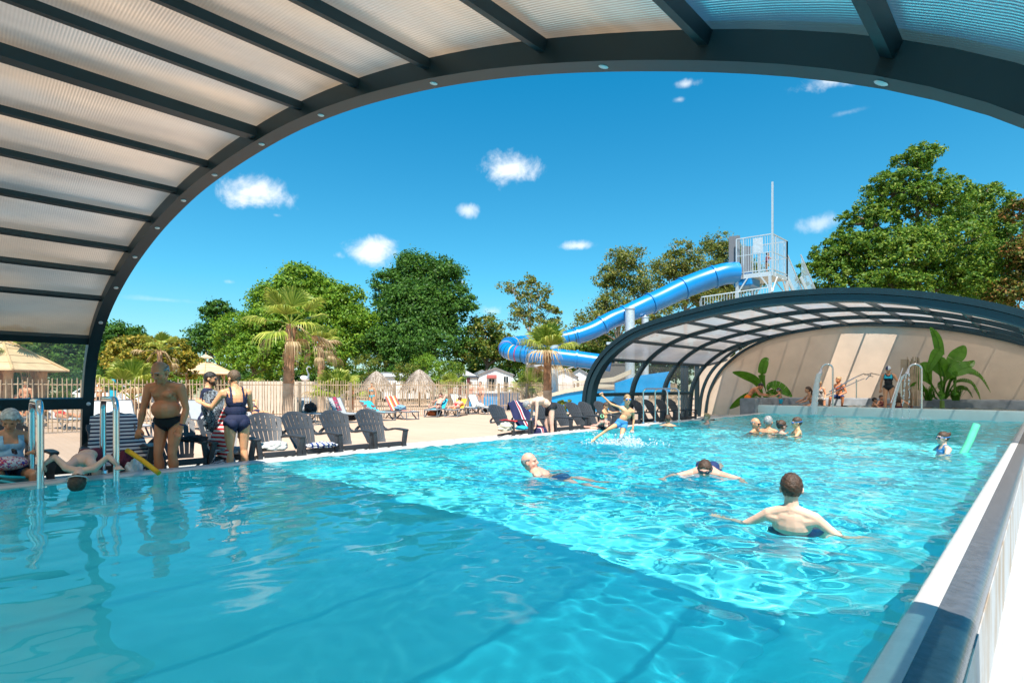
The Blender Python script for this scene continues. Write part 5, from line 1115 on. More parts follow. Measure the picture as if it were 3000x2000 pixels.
def body(J, name='person', skin='tan', fat=0.0, fem=0.0, hs=1.0, vox=.010, muscle=1.0, fing=True, curl=.3, face=True, torso_only=False, grip=None, mouth=0, chubby=1.0):
    s = J['s']; W = []; mb = MB()
    def cp_(a, ra, b, rb, tag_): ra *= s; rb *= s; pts, rs_ = caps(a, ra, b, rb); mb.tube(pts, rs_, 10); W.append((a.copy(), b.copy(), ra, rb, tag_))
    def el(c, r, ax, tag_):   # ax: 3 column vectors
        M3 = Matrix((ax[0], ax[1], ax[2])).transposed(); r = [x*s for x in r]; mb.sphere(c, tuple(r), 14, 10, M3); i = max(range(3), key=lambda q: r[q]); oth = sorted(r)[0:2]; rr = (oth[0]+oth[1])/2; e = ax[i]*(r[i]-rr)
        W.append((c-e, c+e, rr, rr, tag_))
    bx, bf = J['bx'], J['bf']; up = (J['nkb']-J['chs']).normalized(); dn = (J['wst']-J['pel']).normalized(); f = lambda u: (bx, nz(u.cross(bx)), u)
    bfu = nz(up.cross(bx)); bfd = nz(dn.cross(bx))
    w_ = 1+.14*fat; c = chubby
    el(J['pel']+dn*.0*s, (.155*w_*(1+.05*fem),.105+.02*fat,.115), (bx,bfd,dn), 'pel')
    el(J['wst']+dn*.02*s+bfd*(.012+.03*fat)*s, (.135*w_*(1-.10*fem)*c,.095+.045*fat,.14), (bx,bfd,dn), 'wst')
    if fat > .5: el(J['wst']+dn*.03*s+bfd*.055*s, (.14+.02*fat,.10+.03*fat,.14), (bx,bfd,dn), 'wst')
    el(J['chs']+up*.01*s, (.155*(1+.05*fat)*(1-.06*fem),.105+.015*fat,.17), (bx,bfu,up), 'chs')
    el(J['chs']+up*.09*s, (.150*(1-.05*fem),.085,.10), (bx,bfu,up), 'chs')
    if fem: 
        for q in (-1,1): el(J['chs']+bx*(q*.068*s)+bfu*.085*s+up*.01*s, (.056,.05,.056), (bx,bfu,up), 'chs')
    else:
        for q in (-1,1): el(J['chs']+bx*(q*.070*s)+bfu*(.062+.012*fat)*s+up*.055*s, (.068,.035+.014*fat,.052), (bx,bfu,up), 'chs')
    for q in (-1,1): el(J['pel']+bx*(q*.070*s)-bfd*.055*s-dn*.045*s, (.078,.07,.082), (bx,bfd,dn), 'pel')
    neck = (J['hd']-J['nkb']).normalized()
    cp_(J['nkb']-up*.02*s, .062, J['nkb']+neck*.10*s, .052, 'nkb')
    for q, S in ((1,'R'),(-1,'L')):
        sh, elb, wr = J['sh'+S], J['el'+S], J['wr'+S]
        cp_(J['nkb']+up*.01*s, .050, sh+up*.005*s, .048*muscle, 'shr'); cp_(J['chs']+up*.08*s+bx*(q*.08*s), .075, sh-up*.02*s, .056, 'shr')
        cp_(sh, .058*muscle*c, sh.lerp(elb,.5), .046*muscle*c, 'ua'+S); cp_(sh.lerp(elb,.5), .046*muscle*c, elb, .038*c, 'ua'+S)
        fa = elb.lerp(wr,.3); cp_(elb, .037*c, fa, .041*muscle*c, 'fa'+S); cp_(fa, .041*muscle*c, wr, .026, 'fa'+S)
        # hand
        hv = J['hv'+S]; pn = hv.cross(bx*q); pn = pn.normalized() if pn.length > .2 else nz(hv.cross(V3((0,0,1))+bf*.01)); sd = nz(hv.cross(pn)); pc = wr+hv*.055*s; el(pc, (.042,.017,.052), (sd,pn,hv), 'hn'+S)
        if fing:
            for k in range(4):
                o = (k-1.5)*.0225; ln = (.062,.075,.070,.055)[k]; b0 = wr+hv*.092*s+sd*o*s; cv = curl+.12*k; dd = nz(hv*math.cos(cv)+pn*math.sin(cv)+sd*(k-1.5)*.10); m_ = b0+dd*ln*.5*s; d2 = nz(hv*math.cos(cv*2.2)+pn*math.sin(cv*2.2)); cp_(b0, .0105, m_, .0095, 'hn'+S); cp_(m_, .0095, m_+d2*ln*.5*s, .008, 'hn'+S)
            th = -1 if sd.dot(bx*q) > 0 else 1
            b0 = wr+hv*.03*s+sd*(th*.03*s); dd = nz(hv*.75+sd*th*.65+pn*.25); m_ = b0+dd*.045*s; cp_(b0, .014, m_, .0115, 'hn'+S); cp_(m_, .0115, m_+nz(hv+pn*.3)*.03*s, .009, 'hn'+S)
        if torso_only: continue
        hp, kn, an, to = J['hip'+S], J['kn'+S], J['an'+S], J['to'+S]; tw = 1+.12*fem+.05*fat
        m_ = hp.lerp(kn,.45); cp_(hp, .086*tw, m_, .073*tw, 'th'+S); cp_(m_, .073*tw, kn, .053*c, 'th'+S)
        cf = kn.lerp(an,.32)-nz((kn-hp).cross(bx)+bf*.001)*.0; back = -nz(bf); lg = (an-kn).normalized(); back = nz(back-lg*back.dot(lg)) if abs(lg.dot(back)) < .95 else V3((0,0,0))
        cf = cf+back*.014*s; cp_(kn, .052*c, cf, .056*muscle*c, 'sn'+S); cp_(cf, .056*muscle*c, an, .034, 'sn'+S)
        hl = an-(to-an).normalized()*.035*s-V3((0,0,.02*s)) if abs((to-an).normalized().z) < .8 else an
        cp_(hl, .034, an.lerp(to,.55)-V3((0,0,.012*s)), .032, 'ft'+S); cp_(an.lerp(to,.5), .030, to, .022, 'ft'+S)
    # head
    hf = J['hf']; hu0 = neck*.6+V3((0,0,1)) if neck.z > -.2 else neck; hr = nz(hf.cross(hu0)); hu = nz(hr.cross(hf)); c0 = J['hd']; k = hs
    P = lambda x, y, z: c0+(hr*x+hf*y+hu*z)*(s*k)
    ax = (hr,hf,hu); sc3 = lambda r: tuple(q*k for q in r)
    el(P(0,-.008,.030), sc3((.074,.092,.092)), ax, 'hd'); el(P(0,.022,-.02), sc3((.063,.070,.085)), ax, 'hd'); el(P(0,.045,-.068), sc3((.042,.045,.040)), ax, 'hd')
    cp_(P(0,-.02,-.05), .05*k, P(0,-.01,0), .06*k, 'hd')
    if face:
        cp_(P(0,.090,.018), .0085*k, P(0,.108,-.016), .0125*k, 'hd')
        for q in (-1,1): el(P(q*.014,.094,-.020), sc3((.009,.010,.008)), ax, 'hd'); cp_(P(q*.012,.083,.032), .011*k, P(q*.045,.072,.030), .010*k, 'hd')
        el(P(0,.082,-.050), sc3((.025,.014,.016)), ax, 'hd'); el(P(0,.080,-.082), sc3((.020,.016,.016)), ax, 'hd')
        for q in (-1,1): el(P(q*.040,.058,-.022), sc3((.024,.022,.024)), ax, 'hd')
    for q in (-1,1): el(P(q*.077,-.008,-.004), sc3((.011,.020,.032)), ax, 'hd')
    o = mb.build(name, SK[skin]); md = o.modifiers.new('r','REMESH'); md.mode = 'VOXEL'; md.voxel_size = vox; md.use_smooth_shade = True
    sm = o.modifiers.new('s','SMOOTH'); sm.factor = .5; sm.iterations = 3
    dg = bpy.context.evaluated_depsgraph_get(); ev = o.evaluated_get(dg); me = bpy.data.meshes.new_from_object(ev); old = o.data; o.modifiers.clear(); o.data = me; bpy.data.meshes.remove(old); me.shade_smooth()
    if not me.materials: me.materials.append(SK[skin])
    # tag each vertex with its nearest bone
    n = len(me.vertices); co = np.empty(n*3); me.vertices.foreach_get('co', co); co = co.reshape(-1,3); nr = np.empty(n*3); me.vertices.foreach_get('normal', nr); nr = nr.reshape(-1,3)
    best = np.full(n, 1e9); tg = np.zeros(n, int); tt = np.zeros(n)
    names = sorted({q[4] for q in W}); nid = {q: i for i, q in enumerate(names)}
    for (a, b_, ra, rb, t_) in W:
        a = np.array(a); d = np.array(b_)-a; L2 = max(d@d, 1e-9); u = np.clip(((co-a)@d)/L2, 0, 1); dist = np.linalg.norm(co-a-u[:,None]*d, axis=1)-(ra+(rb-ra)*u); m_ = dist < best; best[m_] = dist[m_]; tg[m_] = nid[t_]; tt[m_] = u[m_]
    def proj(o_, axis): return (co-np.array(o_))@np.array(axis)/s
    I = {'co': co, 'nr': nr, 'tag': lambda *ts: np.isin(tg, [nid[q] for q in ts if q in nid]), 'up': proj(J['pel'], dn), 'lat': proj(J['pel'], bx), 'fr': proj(J['pel'], bfd), 'cup': proj(J['chs'], up), 'clat': proj(J['chs'], bx), 'cfr': proj(J['chs'], bfu), 's': s}
    for S in 'RL':
        for part, a, b_ in (('th','hip','kn'),('ua','sh','el'),('sn','kn','an')):
            A = J[a+S]; B = J[b_+S]; I[part+S] = proj(A, (B-A).normalized())*s/((B-A).length)
    o['label'] = ''; J['head'] = (P, ax, s*k); J['I'] = I; J['me'] = me; J['obj'] = o
    if face:
        if mouth is not None: b = MB(); b.sphere(P(0,.094,-.052), tuple(q*s*k for q in (.022,.006,.0055+.006*mouth)), 10, 6, Matrix(ax).transposed()); b.build('mouth', m_lip if not mouth else m_eye, o, smooth=True)
        for q in (-1,1): b = MB(); b.sphere(P(q*.030,.080,.012), tuple(x*s*k for x in (.0125,.007,.0065)), 8, 6, Matrix(ax).transposed()); b.build('eye', m_eye, o, smooth=True)
    return o
def wear(J, name, mask, mat, off=.006, parent=None, thick=.004, smooth_it=0):
    me = J['me']; I = J['I']; n = len(me.vertices); m = mask; vs = I['co']+I['nr']*off*I['s']
    fs = []; used_ = {}
    for p in me.polygons:
        v = p.vertices
        if all(m[i] for i in v): fs.append(tuple(used_.setdefault(i, len(used_)) for i in v))
    if not fs: return None
    order = sorted(used_, key=used_.get); V = [tuple(vs[i]) for i in order]
    m2 = bpy.data.meshes.new(name); m2.from_pydata(V, [], fs); m2.materials.append(mat); m2.shade_smooth()
    o = bpy.data.objects.new(name, m2); COL.objects.link(o); o.parent = parent or J['obj']
    md = o.modifiers.new('s','SOLIDIFY'); md.thickness = thick; md.offset = 1
    return o
def shorts(J, mat, leg=.45, top=.09, name='swim_shorts', off=.009):
    I = J['I']; m = ((I['tag']('pel','wst') & (I['up'] < top)) | (I['tag']('thR') & (I['thR'] < leg)) | (I['tag']('thL') & (I['thL'] < leg))) & (I['up'] < top); return wear(J, name, m, mat, off)
def briefs(J, mat, top=.07, cut=.16, name='swim_briefs'):
    I = J['I']; lat = np.abs(I['lat']); low = I['up'] > -.02-0.9*np.clip(.155-lat, 0, 1)-(I['fr'] < 0)*.03
    m = I['tag']('pel','wst','thR','thL') & (I['up'] < top) & low; return wear(J, name, m, mat, .005)
def onepiece(J, mat, backcut=.12, name='swimsuit', neck=.05):
    I = J['I']; lat = np.abs(I['lat']); low = I['up'] > -.02-0.9*np.clip(.155-lat, 0, 1)-(I['fr'] < 0)*.05
    body_ = I['tag']('pel','wst','thR','thL') & low; clat = np.abs(I['clat']); front = I['cfr'] > 0
    ch = I['tag']('chs','shr') & (I['cup'] < .15) & (clat < .15) & ((front & (I['cup'] < neck+.02+ .5*clat)) | (~front & (I['cup'] < -backcut+.02+1.5*np.clip(clat-.08,0,1)*2)) )
    strap = I['tag']('chs','shr','nkb') & (np.abs(clat-.085) < .018) & (I['cup'] > -.15)
    return wear(J, name, body_ & ((I['cfr'] > 0) | (I['cup'] < -backcut)) | ch | strap, mat, .006)
def bikini_top(J, mat):
    I = J['I']; clat = np.abs(I['clat']); m = I['tag']('chs','shr') & ((np.abs(I['cup']-.005) < (.05-.3*np.abs(clat-.068))) & (I['cfr'] > .03) | (np.abs(I['cup']+.02) < .014)); return wear(J, 'bikini_top', m, mat, .006)
def shirt(J, mat, sleeve=.55, top=.17, bottom=-.06, name='shirt'):
    I = J['I']; m = (I['tag']('wst','chs','shr','pel') & (I['up'] > bottom) & (I['cup'] < top)) | (I['tag']('uaR') & (I['uaR'] < sleeve)) | (I['tag']('uaL') & (I['uaL'] < sleeve)); return wear(J, name, m, mat, .012)
def vest(J, mat, name='vest_top'):
    I = J['I']; m = I['tag']('wst','chs','shr','pel') & (I['up'] > -.02) & (I['cup'] < .13) & ((np.abs(I['clat']) < .145)) & ((I['cup'] < .03) | (np.abs(np.abs(I['clat'])-.10) < .035)); return wear(J, name, m, mat, .009)
def hair(J, mat, style='short', seed=1, vol=1.0):
    P, ax, k = J['head']; R3 = Matrix(ax).transposed(); o = J['obj']; rs = np.random.RandomState(seed)
    n, m = 44, 30; V = []; keep = []
    for i in range(m+1):
        th = math.pi*i/m
        for j in range(n):
            ph = 2*math.pi*j/n; x, y, z = math.sin(th)*math.cos(ph), math.sin(th)*math.sin(ph), math.cos(th)
            # zones, in head units : y forward, z up
            X, Y, Z = .079*x, -.010+.098*y, .030+.098*z
            line = .075 if style != 'wet' else .068
            face_ = (Y > .03 and Z < line-(.45*abs(X) if Y < .075 else 0)) or (Y > .005 and Z < .012)
            low = {'short':-.045,'bob':-.09,'long':-.075,'sides':-.045,'cap':-.02,'wet':-.055,'buzz':-.035,'bun':-.055}[style]
            kp = not face_ and Z > low
            if style == 'sides': kp = kp and Z < .055 and Y < .035
            if style == 'cap': kp = (Z > .035-.5*(Y < 0)*abs(Y)) or (Y < -.0 and Z > low)
            ear = abs(X) > .066 and -.035 < Y < .02 and Z < .022
            if ear and style not in ('bob','long'): kp = False
            sw = {'short':1.05,'bob':1.12,'long':1.07,'sides':1.0,'cap':1.03,'wet':1.03,'buzz':1.0,'bun':1.04}[style]*(1+.04*(vol-1))
            d = mnoise(X*vol_f(style), Y*vol_f(style), Z*vol_f(style), seed)*(.0026 if style in ('short','bob','long','bun','wet') else .0015)*vol
            f_ = sw+d/.09; q = P(X*f_, -.010+.098*y*f_, .030+.098*z*f_); V.append(q); keep.append(kp)
    F_ = []
    for i in range(m):
        for j in range(n):
            j2 = (j+1) % n; a = (i*n+j, (i+1)*n+j, (i+1)*n+j2, i*n+j2)
            if sum(keep[q] for q in a) >= 3: F_.append(a)
    b = MB(); b.add(V, F_)
    if style == 'bob':
        for q in range(26):
            a = math.pi*(.06+.88*q/25)+math.pi; x = .088*math.cos(a); y = -.01+.10*math.sin(a)*1.0; b.tube([P(x*.95,y*.95+.0,.02), P(x*1.10,y*1.08,-.035), P(x*1.02,y,-.10+.01*math.sin(q*2.3))], [.016*k,.020*k,.009*k], 6)
    if style == 'long':
        for q in range(12):
            x = (q-5.5)*.011; b.tube([P(x*.6,-.10,.03), P(x,-.12,-.05), P(x*1.3,-.115,-.15), P(x*1.1,-.10,-.24-.02*(q % 3))], [.018*k,.018*k,.015*k,.004*k], 6)
    if style == 'bun': b.sphere(P(0,-.105,.075), (.036*k,.034*k,.034*k), 10, 8); b.tube([P(-.02,-.09,.05), P(0,-.12,.10), P(.02,-.14,.11)], [.02*k,.02*k,.006*k], 6)
    h = b.build('hair' if style != 'cap' else 'swim_cap', mat, o, smooth=180)
    if style != 'x': md = h.modifiers.new('s','SOLIDIFY'); md.thickness = .006; md.offset = -1
    return h
def vol_f(style): return 44 if style in ('short','bob') else 30
def mnoise(x, y, z, seed):
    return math.sin(x*3.1*1.7+seed)*math.cos(y*2.7*1.9+seed*1.3)+.6*math.sin(z*6.3+x*4.1+seed*2.1)+.5*math.sin(y*9.7-z*5.3+seed)
def glasses(J, kind='goggles', lens=None, strap=None):
    P, ax, k = J['head']; R3 = Matrix(ax).transposed(); o = J['obj']
    g = MB()
    for q in (-1,1): g.sphere(P(q*.034,.087,.013), (.028*k,.016*k,.020*k), 12, 8, R3)
    g.tube([P(-.012,.102,.014), P(.012,.102,.014)], .005*k, 6); gg = g.build('goggles' if kind == 'goggles' else 'sunglasses', lens or m_lens, o, smooth=True)
    g = MB(); pts = []
    if kind == 'goggles':
        for i in range(24): a = 2*math.pi*i/24; pts.append(P(.085*math.cos(a), -.008+.106*math.sin(a), .018+.012*(math.sin(a) < 0)*-math.sin(a)))
        g.tube(pts, .0075*k, 6, closed=True)
    else:
        for q in (-1,1): g.tube([P(q*.058,.082,.016), P(q*.079,.03,.014), P(q*.080,-.01,.008)], .003*k, 5)
    g.build('strap', strap or lens or m_lens, gg, smooth=60)
def fin(J, label, group=None, wet=False):
    o = J['obj']; o['label'] = label; o['category'] = 'person'
    if group: o['group'] = group
    if wet:
        for q in [o]+list(o.children_recursive): q.cycles.is_caustics_receiver = True
    J.pop('I'); J.pop('me'); return o
PG = None
def settop(pos_z_target, J): return J

# 1 older man walking along the edge
p = onX(497, -8.78); J = fk((p.x,p.y,0), hd(-.50,-.88,497), 1.055, sp=(0.02,.10,1), sp2=(.02,.34,1), nk=(-.02,.55,.9), hf=(.12,.80,-.42), aR=((.24,.08,-1),(.06,.22,-1)), aL=((-.24,-.06,-1),(.06,.40,-1),(.25,.25,-1)), lR=((.02,.20,-1),(.02,-.12,-1)), lL=((.0,.26,-1),(-.0,-.16,-1)), sh=1.18)
body(J, skin='dark', fat=1.8, hs=1.20, vox=.0075, curl=.35, muscle=1.12); briefs(J, C_['black'], top=.055); hair(J, HR['grey'], 'sides')
b = MB(); w_ = J['wrL']; d_ = J['hvL']; b.tube([w_-d_*.035, w_-d_*.02], .036, 12); b.build('wristband', C_['dkblue'], J['obj'])
b = MB(); P, ax, k = J['head']; R3 = Matrix(ax).transposed()
for q in (-1,1): b.tube([P(q*.012,.094,.036), P(q*.03,.088,.042), P(q*.048,.072,.036)], .005*k, 5)
b.build('eyebrows', HR['grey'], J['obj'])
fin(J, 'bare-chested older man with a round belly in black briefs, walking beside the pool')
# 2 woman in navy swimsuit, back to us
p = onX(694, -8.80); J = fk((p.x,p.y,0), hd(-.22,.97,694), .985, sp=(0.0,.06,1), sp2=(-.02,.20,1), nk=(-.05,.35,1), hf=(-.35,1,-.45), aR=((.25,.35,-.95),(-.5,.9,-.15)), aL=((-.50,.30,-.80),(-.30,.85,.25)), lR=((.03,.03,-1),(.03,-.06,-1)), lL=((-.01,.05,-1),(.0,-.08,-1)), sh=1.05)
body(J, skin='gold', fat=.55, fem=1.0, hs=1.05, vox=.0075); onepiece(J, C_['navy'], backcut=.07); hair(J, HR['mixed'], 'short', 3, 1.5)
fin(J, 'short-haired woman in a navy one-piece swimsuit seen from behind')
# paisley wrap she holds, red and white towel
def drape(name, pts_rows, mat, label, cat, n=14, m=10, wob=.02, seed=1, th=.012, group=None):
    """cloth surface through a small grid of world points"""
    A = np.array([[list(p) for p in row] for row in pts_rows], float); r, c = A.shape[:2]
    def up_(A, n, axis):
        k = A.shape[axis]; x = np.linspace(0, k-1, n); i = np.clip(np.floor(x).astype(int), 0, k-2); f = x-i; f = f*f*(3-2*f)*.5+f*.5
        a = np.take(A, i, axis); b_ = np.take(A, i+1, axis); sh = [1,1,1]; sh[axis] = n; return a*(1-f.reshape(sh))+b_*f.reshape(sh)
    G_ = up_(up_(A, n, 0), m, 1); rs = np.random.RandomState(seed); ii, jj = np.meshgrid(np.arange(n), np.arange(m), indexing='ij')
    fold = np.sin(jj*1.5+ii*.25+rs.rand()*6)+.6*np.sin(jj*2.7-ii*.4+rs.rand()*6)+.5*np.sin(ii*1.1+jj*.6+rs.rand()*6)
    nrm = np.cross(G_[-1,0]-G_[0,0], G_[0,-1]-G_[0,0]); nrm = nrm/(np.linalg.norm(nrm)+1e-9); G_ = G_+fold[...,None]*wob*.5*nrm
    c0 = G_.reshape(-1,3).mean(0); V = G_.reshape(-1,3)-c0; idx = np.arange(n*m).reshape(n,m); F_ = np.stack([idx[:-1,:-1],idx[:-1,1:],idx[1:,1:],idx[1:,:-1]],-1).reshape(-1,4)
    o = np_obj(name, V, F_, mat, smooth=True); o.location = c0; md = o.modifiers.new('s','SOLIDIFY'); md.thickness = th; md.offset = 0
    sb = o.modifiers.new('b','SUBSURF'); sb.levels = 1; sb.render_levels = 1
    return tag(o, label, cat, group)
t2 = 8.55
drape('wrap', [[T(598,t2,1150),T(625,t2-.2,1140),T(655,t2-.1,1165)],[T(590,t2,1200),T(620,t2-.25,1195),T(658,t2-.1,1200)],[T(598,t2,1245),T(625,t2-.2,1250),T(645,t2-.1,1245)],[T(612,t2,1262),T(625,t2-.1,1268),T(635,t2,1262)]], C_['paisley'], 'bunched black and grey patterned wrap held up by the woman in navy', 'wrap', 20, 16, .06)
drape('towel', [[T(655,8.4,1195),T(662,8.4,1200)],[T(628,8.4,1255),T(666,8.3,1250)],[T(608,8.4,1300),T(668,8.2,1290)],[T(620,8.4,1330),T(672,8.2,1345)]], stripes('red_white_stripes', [(.62,.02,.03),(.70,.69,.68)], [1,1], 'Z', .062), 'red and white striped towel hanging from the arm of the woman in navy', 'towel', 16, 8, .03)
# 3 man in navy polo
p = T(607, 9.35, z=0); J = fk((p.x,p.y,0), hd(.95,-.10,607), .985, sp=(0,.02,1), nk=(0,.25,1), hf=(.15,1,-.12), aR=((.12,.15,-1),(.05,.5,-.9)), aL=((-.14,.0,-1),(-.02,.15,-1)))
body(J, skin='gold', hs=1.02, vox=.010); shirt(J, C_['navy']); shorts(J, C_['white'], .55); hair(J, HR['black'], 'short', 4, .6); glasses(J, 'sunglasses')
P, ax, k = J['head']; I = J['I']; R3 = np.array(ax); q = (I['co']-np.array(P(0,0,0)))@R3.T/k; wear(J, 'beard', I['tag']('hd') & (q[:,2] < -.035) & (q[:,1] > -.01) & ~((np.abs(q[:,0]) < .024) & (q[:,2] > -.06) & (q[:,1] > .06)), HR['brown'], .004)
fin(J, 'bearded man in a navy polo shirt and sunglasses, standing in profile')
# 4 seated woman with grey bob
p = onX(30, -9.12); J = fk((p.x,p.y,.42), hd(.12,-1,30), .95, sp=(0,-.30,1), sp2=(0,.05,1), nk=(0,.35,1), hf=(.25,.75,-.62), aR=((.35,.15,-.9),(-.35,.95,.05)), aL=((-.4,.15,-.9),(.35,.95,.1)), lR=((.25,1,.02),(.08,.05,-1)), lL=((-.20,1,-.03),(-.02,.0,-1)), root='z')
body(J, skin='tan', fat=.5, fem=1, hs=1.12, vox=.0075, curl=.7); vest(J, C_['ltblue']); shorts(J, C_['bluefloral'], .62, .10, 'shorts'); hair(J, HR['white'], 'bob', 5)
fin(J, 'grey-haired woman in a pale blue vest sitting and looking down at her hands'); hw = (J['wrR']+J['wrL'])/2
b = MB(); b.box((-.035,-.012,-.03),(.035,.012,.03)); c = b.build('camera', m_lens, bevel=.006); c.location = hw+V3((.10,0,.07)); c.rotation_euler = (.3,.2,.5); tag(c, 'small dark compact camera in the hands of the seated woman', 'camera')
b = MB(); b.sphere((0,0,0), (.13,.19,.085), 16, 10); c = b.build('beach_pouch', C_['whitefloral'], smooth=True); c.location = J['knR'].lerp(J['hipL'],.52)+V3((.05,0,.13)); tag(c, 'white pouch with red and blue flowers on the seated woman lap', 'pouch')
b = MB(); b.sphere((0,0,.16), (.20,.26,.17), 16, 10); 
c = b.build('beach_bag', M('teal_bag', (.02,.12,.13), .7), smooth=True); c.location = onX(20,-8.8,.06); tag(c, 'dark beach bag with turquoise straps by the legs of the seated woman', 'bag')
b = MB(); b.tube([(.1,-.2,.28),(.16,-.1,.36),(.18,.02,.33),(.1,.15,.30)], .016, 6); b.tube([(.16,-.22,.22),(.21,-.06,.30),(.21,.1,.24)], .016, 6); h = b.build('strap', m_teal, c, smooth=60)
# 5 boy bending head down into the water between the rails
Rv = V3((CA,SA,0)); Fv = V3((-SA,CA,0)); Zv = V3((0,0,1))
def PJ(t0, s, hf, bxv, spec):
    J = {k: T(v[0], t0+(v[2] if len(v) > 2 else 0), v[1]) for k, v in spec.items()}
    for S in 'RL': J['hv'+S] = nz(J.pop('hn'+S)-J['wr'+S])
    J['hf'] = nz(hf); J['bx'] = nz(bxv); up = (J['nkb']-J['pel']).normalized(); J['bf'] = nz(up.cross(J['bx'])); J['s'] = s; return J
Fr = nz(Fv-Rv*.79); Rr = nz(Rv+Fv*.79)
J = PJ(0, .80, Fr*.85-Zv*.25, -Rr, {'pel':(264,1336,6.95),'wst':(257,1331,6.78),'chs':(244,1345,6.5),'nkb':(232,1379,6.14),'hd':(227,1405,5.93),'shR':(196,1370,6.18),'elR':(160,1337,6.2),'wrR':(128,1360,6.1),'hnR':(112,1388,6.05),'shL':(276,1372,6.2),'elL':(318,1336,6.3),'wrL':(344,1362,6.25),'hnL':(357,1382,6.2),
   'hipR':(246,1346,7.0),'knR':(240,1412,6.98),'anR':(246,1412,7.4),'toR':(250,1420,7.55),'hipL':(280,1346,7.03),'knL':(284,1410,7.0),'anL':(290,1410,7.45),'toL':(292,1418,7.55)})
body(J, skin='fair', hs=1.28, vox=.0075, face=False, chubby=.95); shorts(J, C_['maroon'], .5)
P, ax, k = J['head']; hair(J, HR['brown'], 'wet', 2)
g = MB(); g.tube([P(.088*math.cos(2*math.pi*i/24), -.008+.108*math.sin(2*math.pi*i/24), -.005+.02*math.sin(2*math.pi*i/24)) for i in range(24)], .007*k, 6, closed=True); g.build('goggle_strap', C_['white'], J['obj'], smooth=60)
fin(J, 'boy bent double over the pool edge with his head hanging to the water', wet=True)
# striped towel on the chair back, items
st_navy = stripes('navy_white_stripes', [(.60,.60,.61),(.015,.02,.06)], [1.25,1], 'Z', .052)
def onchair(y, name, mat, label, cat='towel', hh=.34, low=.30, seed=1, wx=.33):
    X0 = -9.28; rows = [[(X0-.70,y-wx*.8,.80),(X0-.72,y,.86),(X0-.70,y+wx*.8,.80)],[(X0-.62,y-wx,1.03),(X0-.64,y,1.09),(X0-.62,y+wx,1.03)],[(X0-.50,y-wx*1.1,.86),(X0-.50,y,.90),(X0-.50,y+wx*1.1,.86)],[(X0-.32,y-wx*1.25,.60),(X0-.36,y,.66),(X0-.32,y+wx*1.25,.60)],[(X0-.15,y-wx*1.35,.42),(X0-.20,y,.40),(X0-.15,y+wx*1.35,.42)],[(X0+.25,y-wx*1.2,low+.1),(X0+.30,y,.40),(X0+.25,y+wx*1.2,low+.1)],[(X0+.36,y-wx,low-.2),(X0+.38,y,low-.2),(X0+.36,y+wx,low-.2)]]
    return drape(name, rows, mat, label, cat, 26, 14, .03, seed)
onchair(1.66, 'towel', st_navy, 'navy and white striped towel covering a whole chair behind the near handrail', wx=.28)
onchair(10.25, 'towel', stripes('navy_red_white_bands', [(.012,.015,.07),(.62,.62,.62),(.55,.02,.04),(.62,.62,.62),(.012,.015,.07)], [5,1,1.6,1,5], 'Y', .42, offset=.5), 'navy towel with red and white bands over a chair next to the bent-over man', wx=.30, seed=4)
def crumple(loc, r, mat, label, cat='towel', seed=1, name='towel'):
    me = bpy.data.meshes.new(name); bm = bmesh.new(); bmesh.ops.create_icosphere(bm, subdivisions=4, radius=1)
    for v in bm.verts:
        n_ = mnoise(v.co.x*.9, v.co.y*.9, v.co.z*.9, seed)*.13+mnoise(v.co.y*1.9, v.co.z*1.9, v.co.x*1.9, seed+3)*.08; v.co = v.co*(1+n_); v.co.x *= r[0]; v.co.y *= r[1]; v.co.z *= r[2]
        if v.co.z < -.55*r[2]: v.co.z = -.55*r[2]
    bm.to_mesh(me); bm.free(); me.materials.append(mat); me.shade_smooth(); o = bpy.data.objects.new(name, me); COL.objects.link(o); o.location = loc; return tag(o, label, cat)
crumple((-9.10,3.05,.43), (.24,.2,.07), C_['grey'], 'crumpled light grey cloth on the seat between old man and woman in navy', seed=2)
crumple((-9.15,3.70,.44), (.19,.22,.10), cloth('pale_towel', (.52,.53,.50)), 'crumpled pale grey-green towel on the first chair beside the woman in navy', seed=3)
crumple((-9.0,4.45,.42), (.16,.27,.055), stripes('blue_white_bands', [(.60,.61,.62),(.02,.05,.20)], [1.4,1], 'Y', .085), 'blue and white striped towel lying on a chair seat', seed=4)
crumple(onX(362,-8.85,.45), (.10,.13,.13), C_['maroon'], 'dark red round bag on the striped towel chair', 'bag', 5, 'bag'); crumple(onX(392,-8.75,.34), (.08,.09,.13), C_['white'], 'white towel hanging beside the yellow foam noodle', seed=6)
b = MB(); a_ = T(372,6.75,1318); c_ = T(466,6.62,1386); b.tube([a_, a_.lerp(c_,.5)+V3((0,0,.01)), c_], .029, 12); tag(b.build('pool_noodle', M('yellow_foam', (.85,.42,.01), .7), smooth=60), 'yellow foam noodle leaning on the coping by the old man', 'pool noodle')
b = MB(); a_ = T(2861,9.3,1242); c_ = T(2818,9.3,1335); b.tube([a_, a_.lerp(c_,.5)+V3((.01,0,0)), c_], [.055,.055,.055], 14); tag(b.build('pool_noodle', M('mint_foam', (.12,.66,.38), .7), smooth=60), 'mint green foam noodle sticking out of the water beside the girl in goggles', 'pool noodle')
crumple(onX(655,-8.85,.17), (.17,.22,.17), C_['paisley'], 'patterned beach bag on the deck beside the legs of the woman in navy', 'bag', 8, 'beach_bag')
b = MB(); b.tube([(0,-.16,.1),(0,-.1,.32),(0,.1,.32),(0,.16,.1)], .016, 6); hb = b.build('handle', C_['paisley'], bpy.data.objects[-1] if False else None, smooth=60); hb.location = onX(655,-8.85,.17)
_bag = [o for o in bpy.data.objects if o.name.startswith('beach_bag')][-1]; hb.parent = _bag; hb.location = (0,0,0)
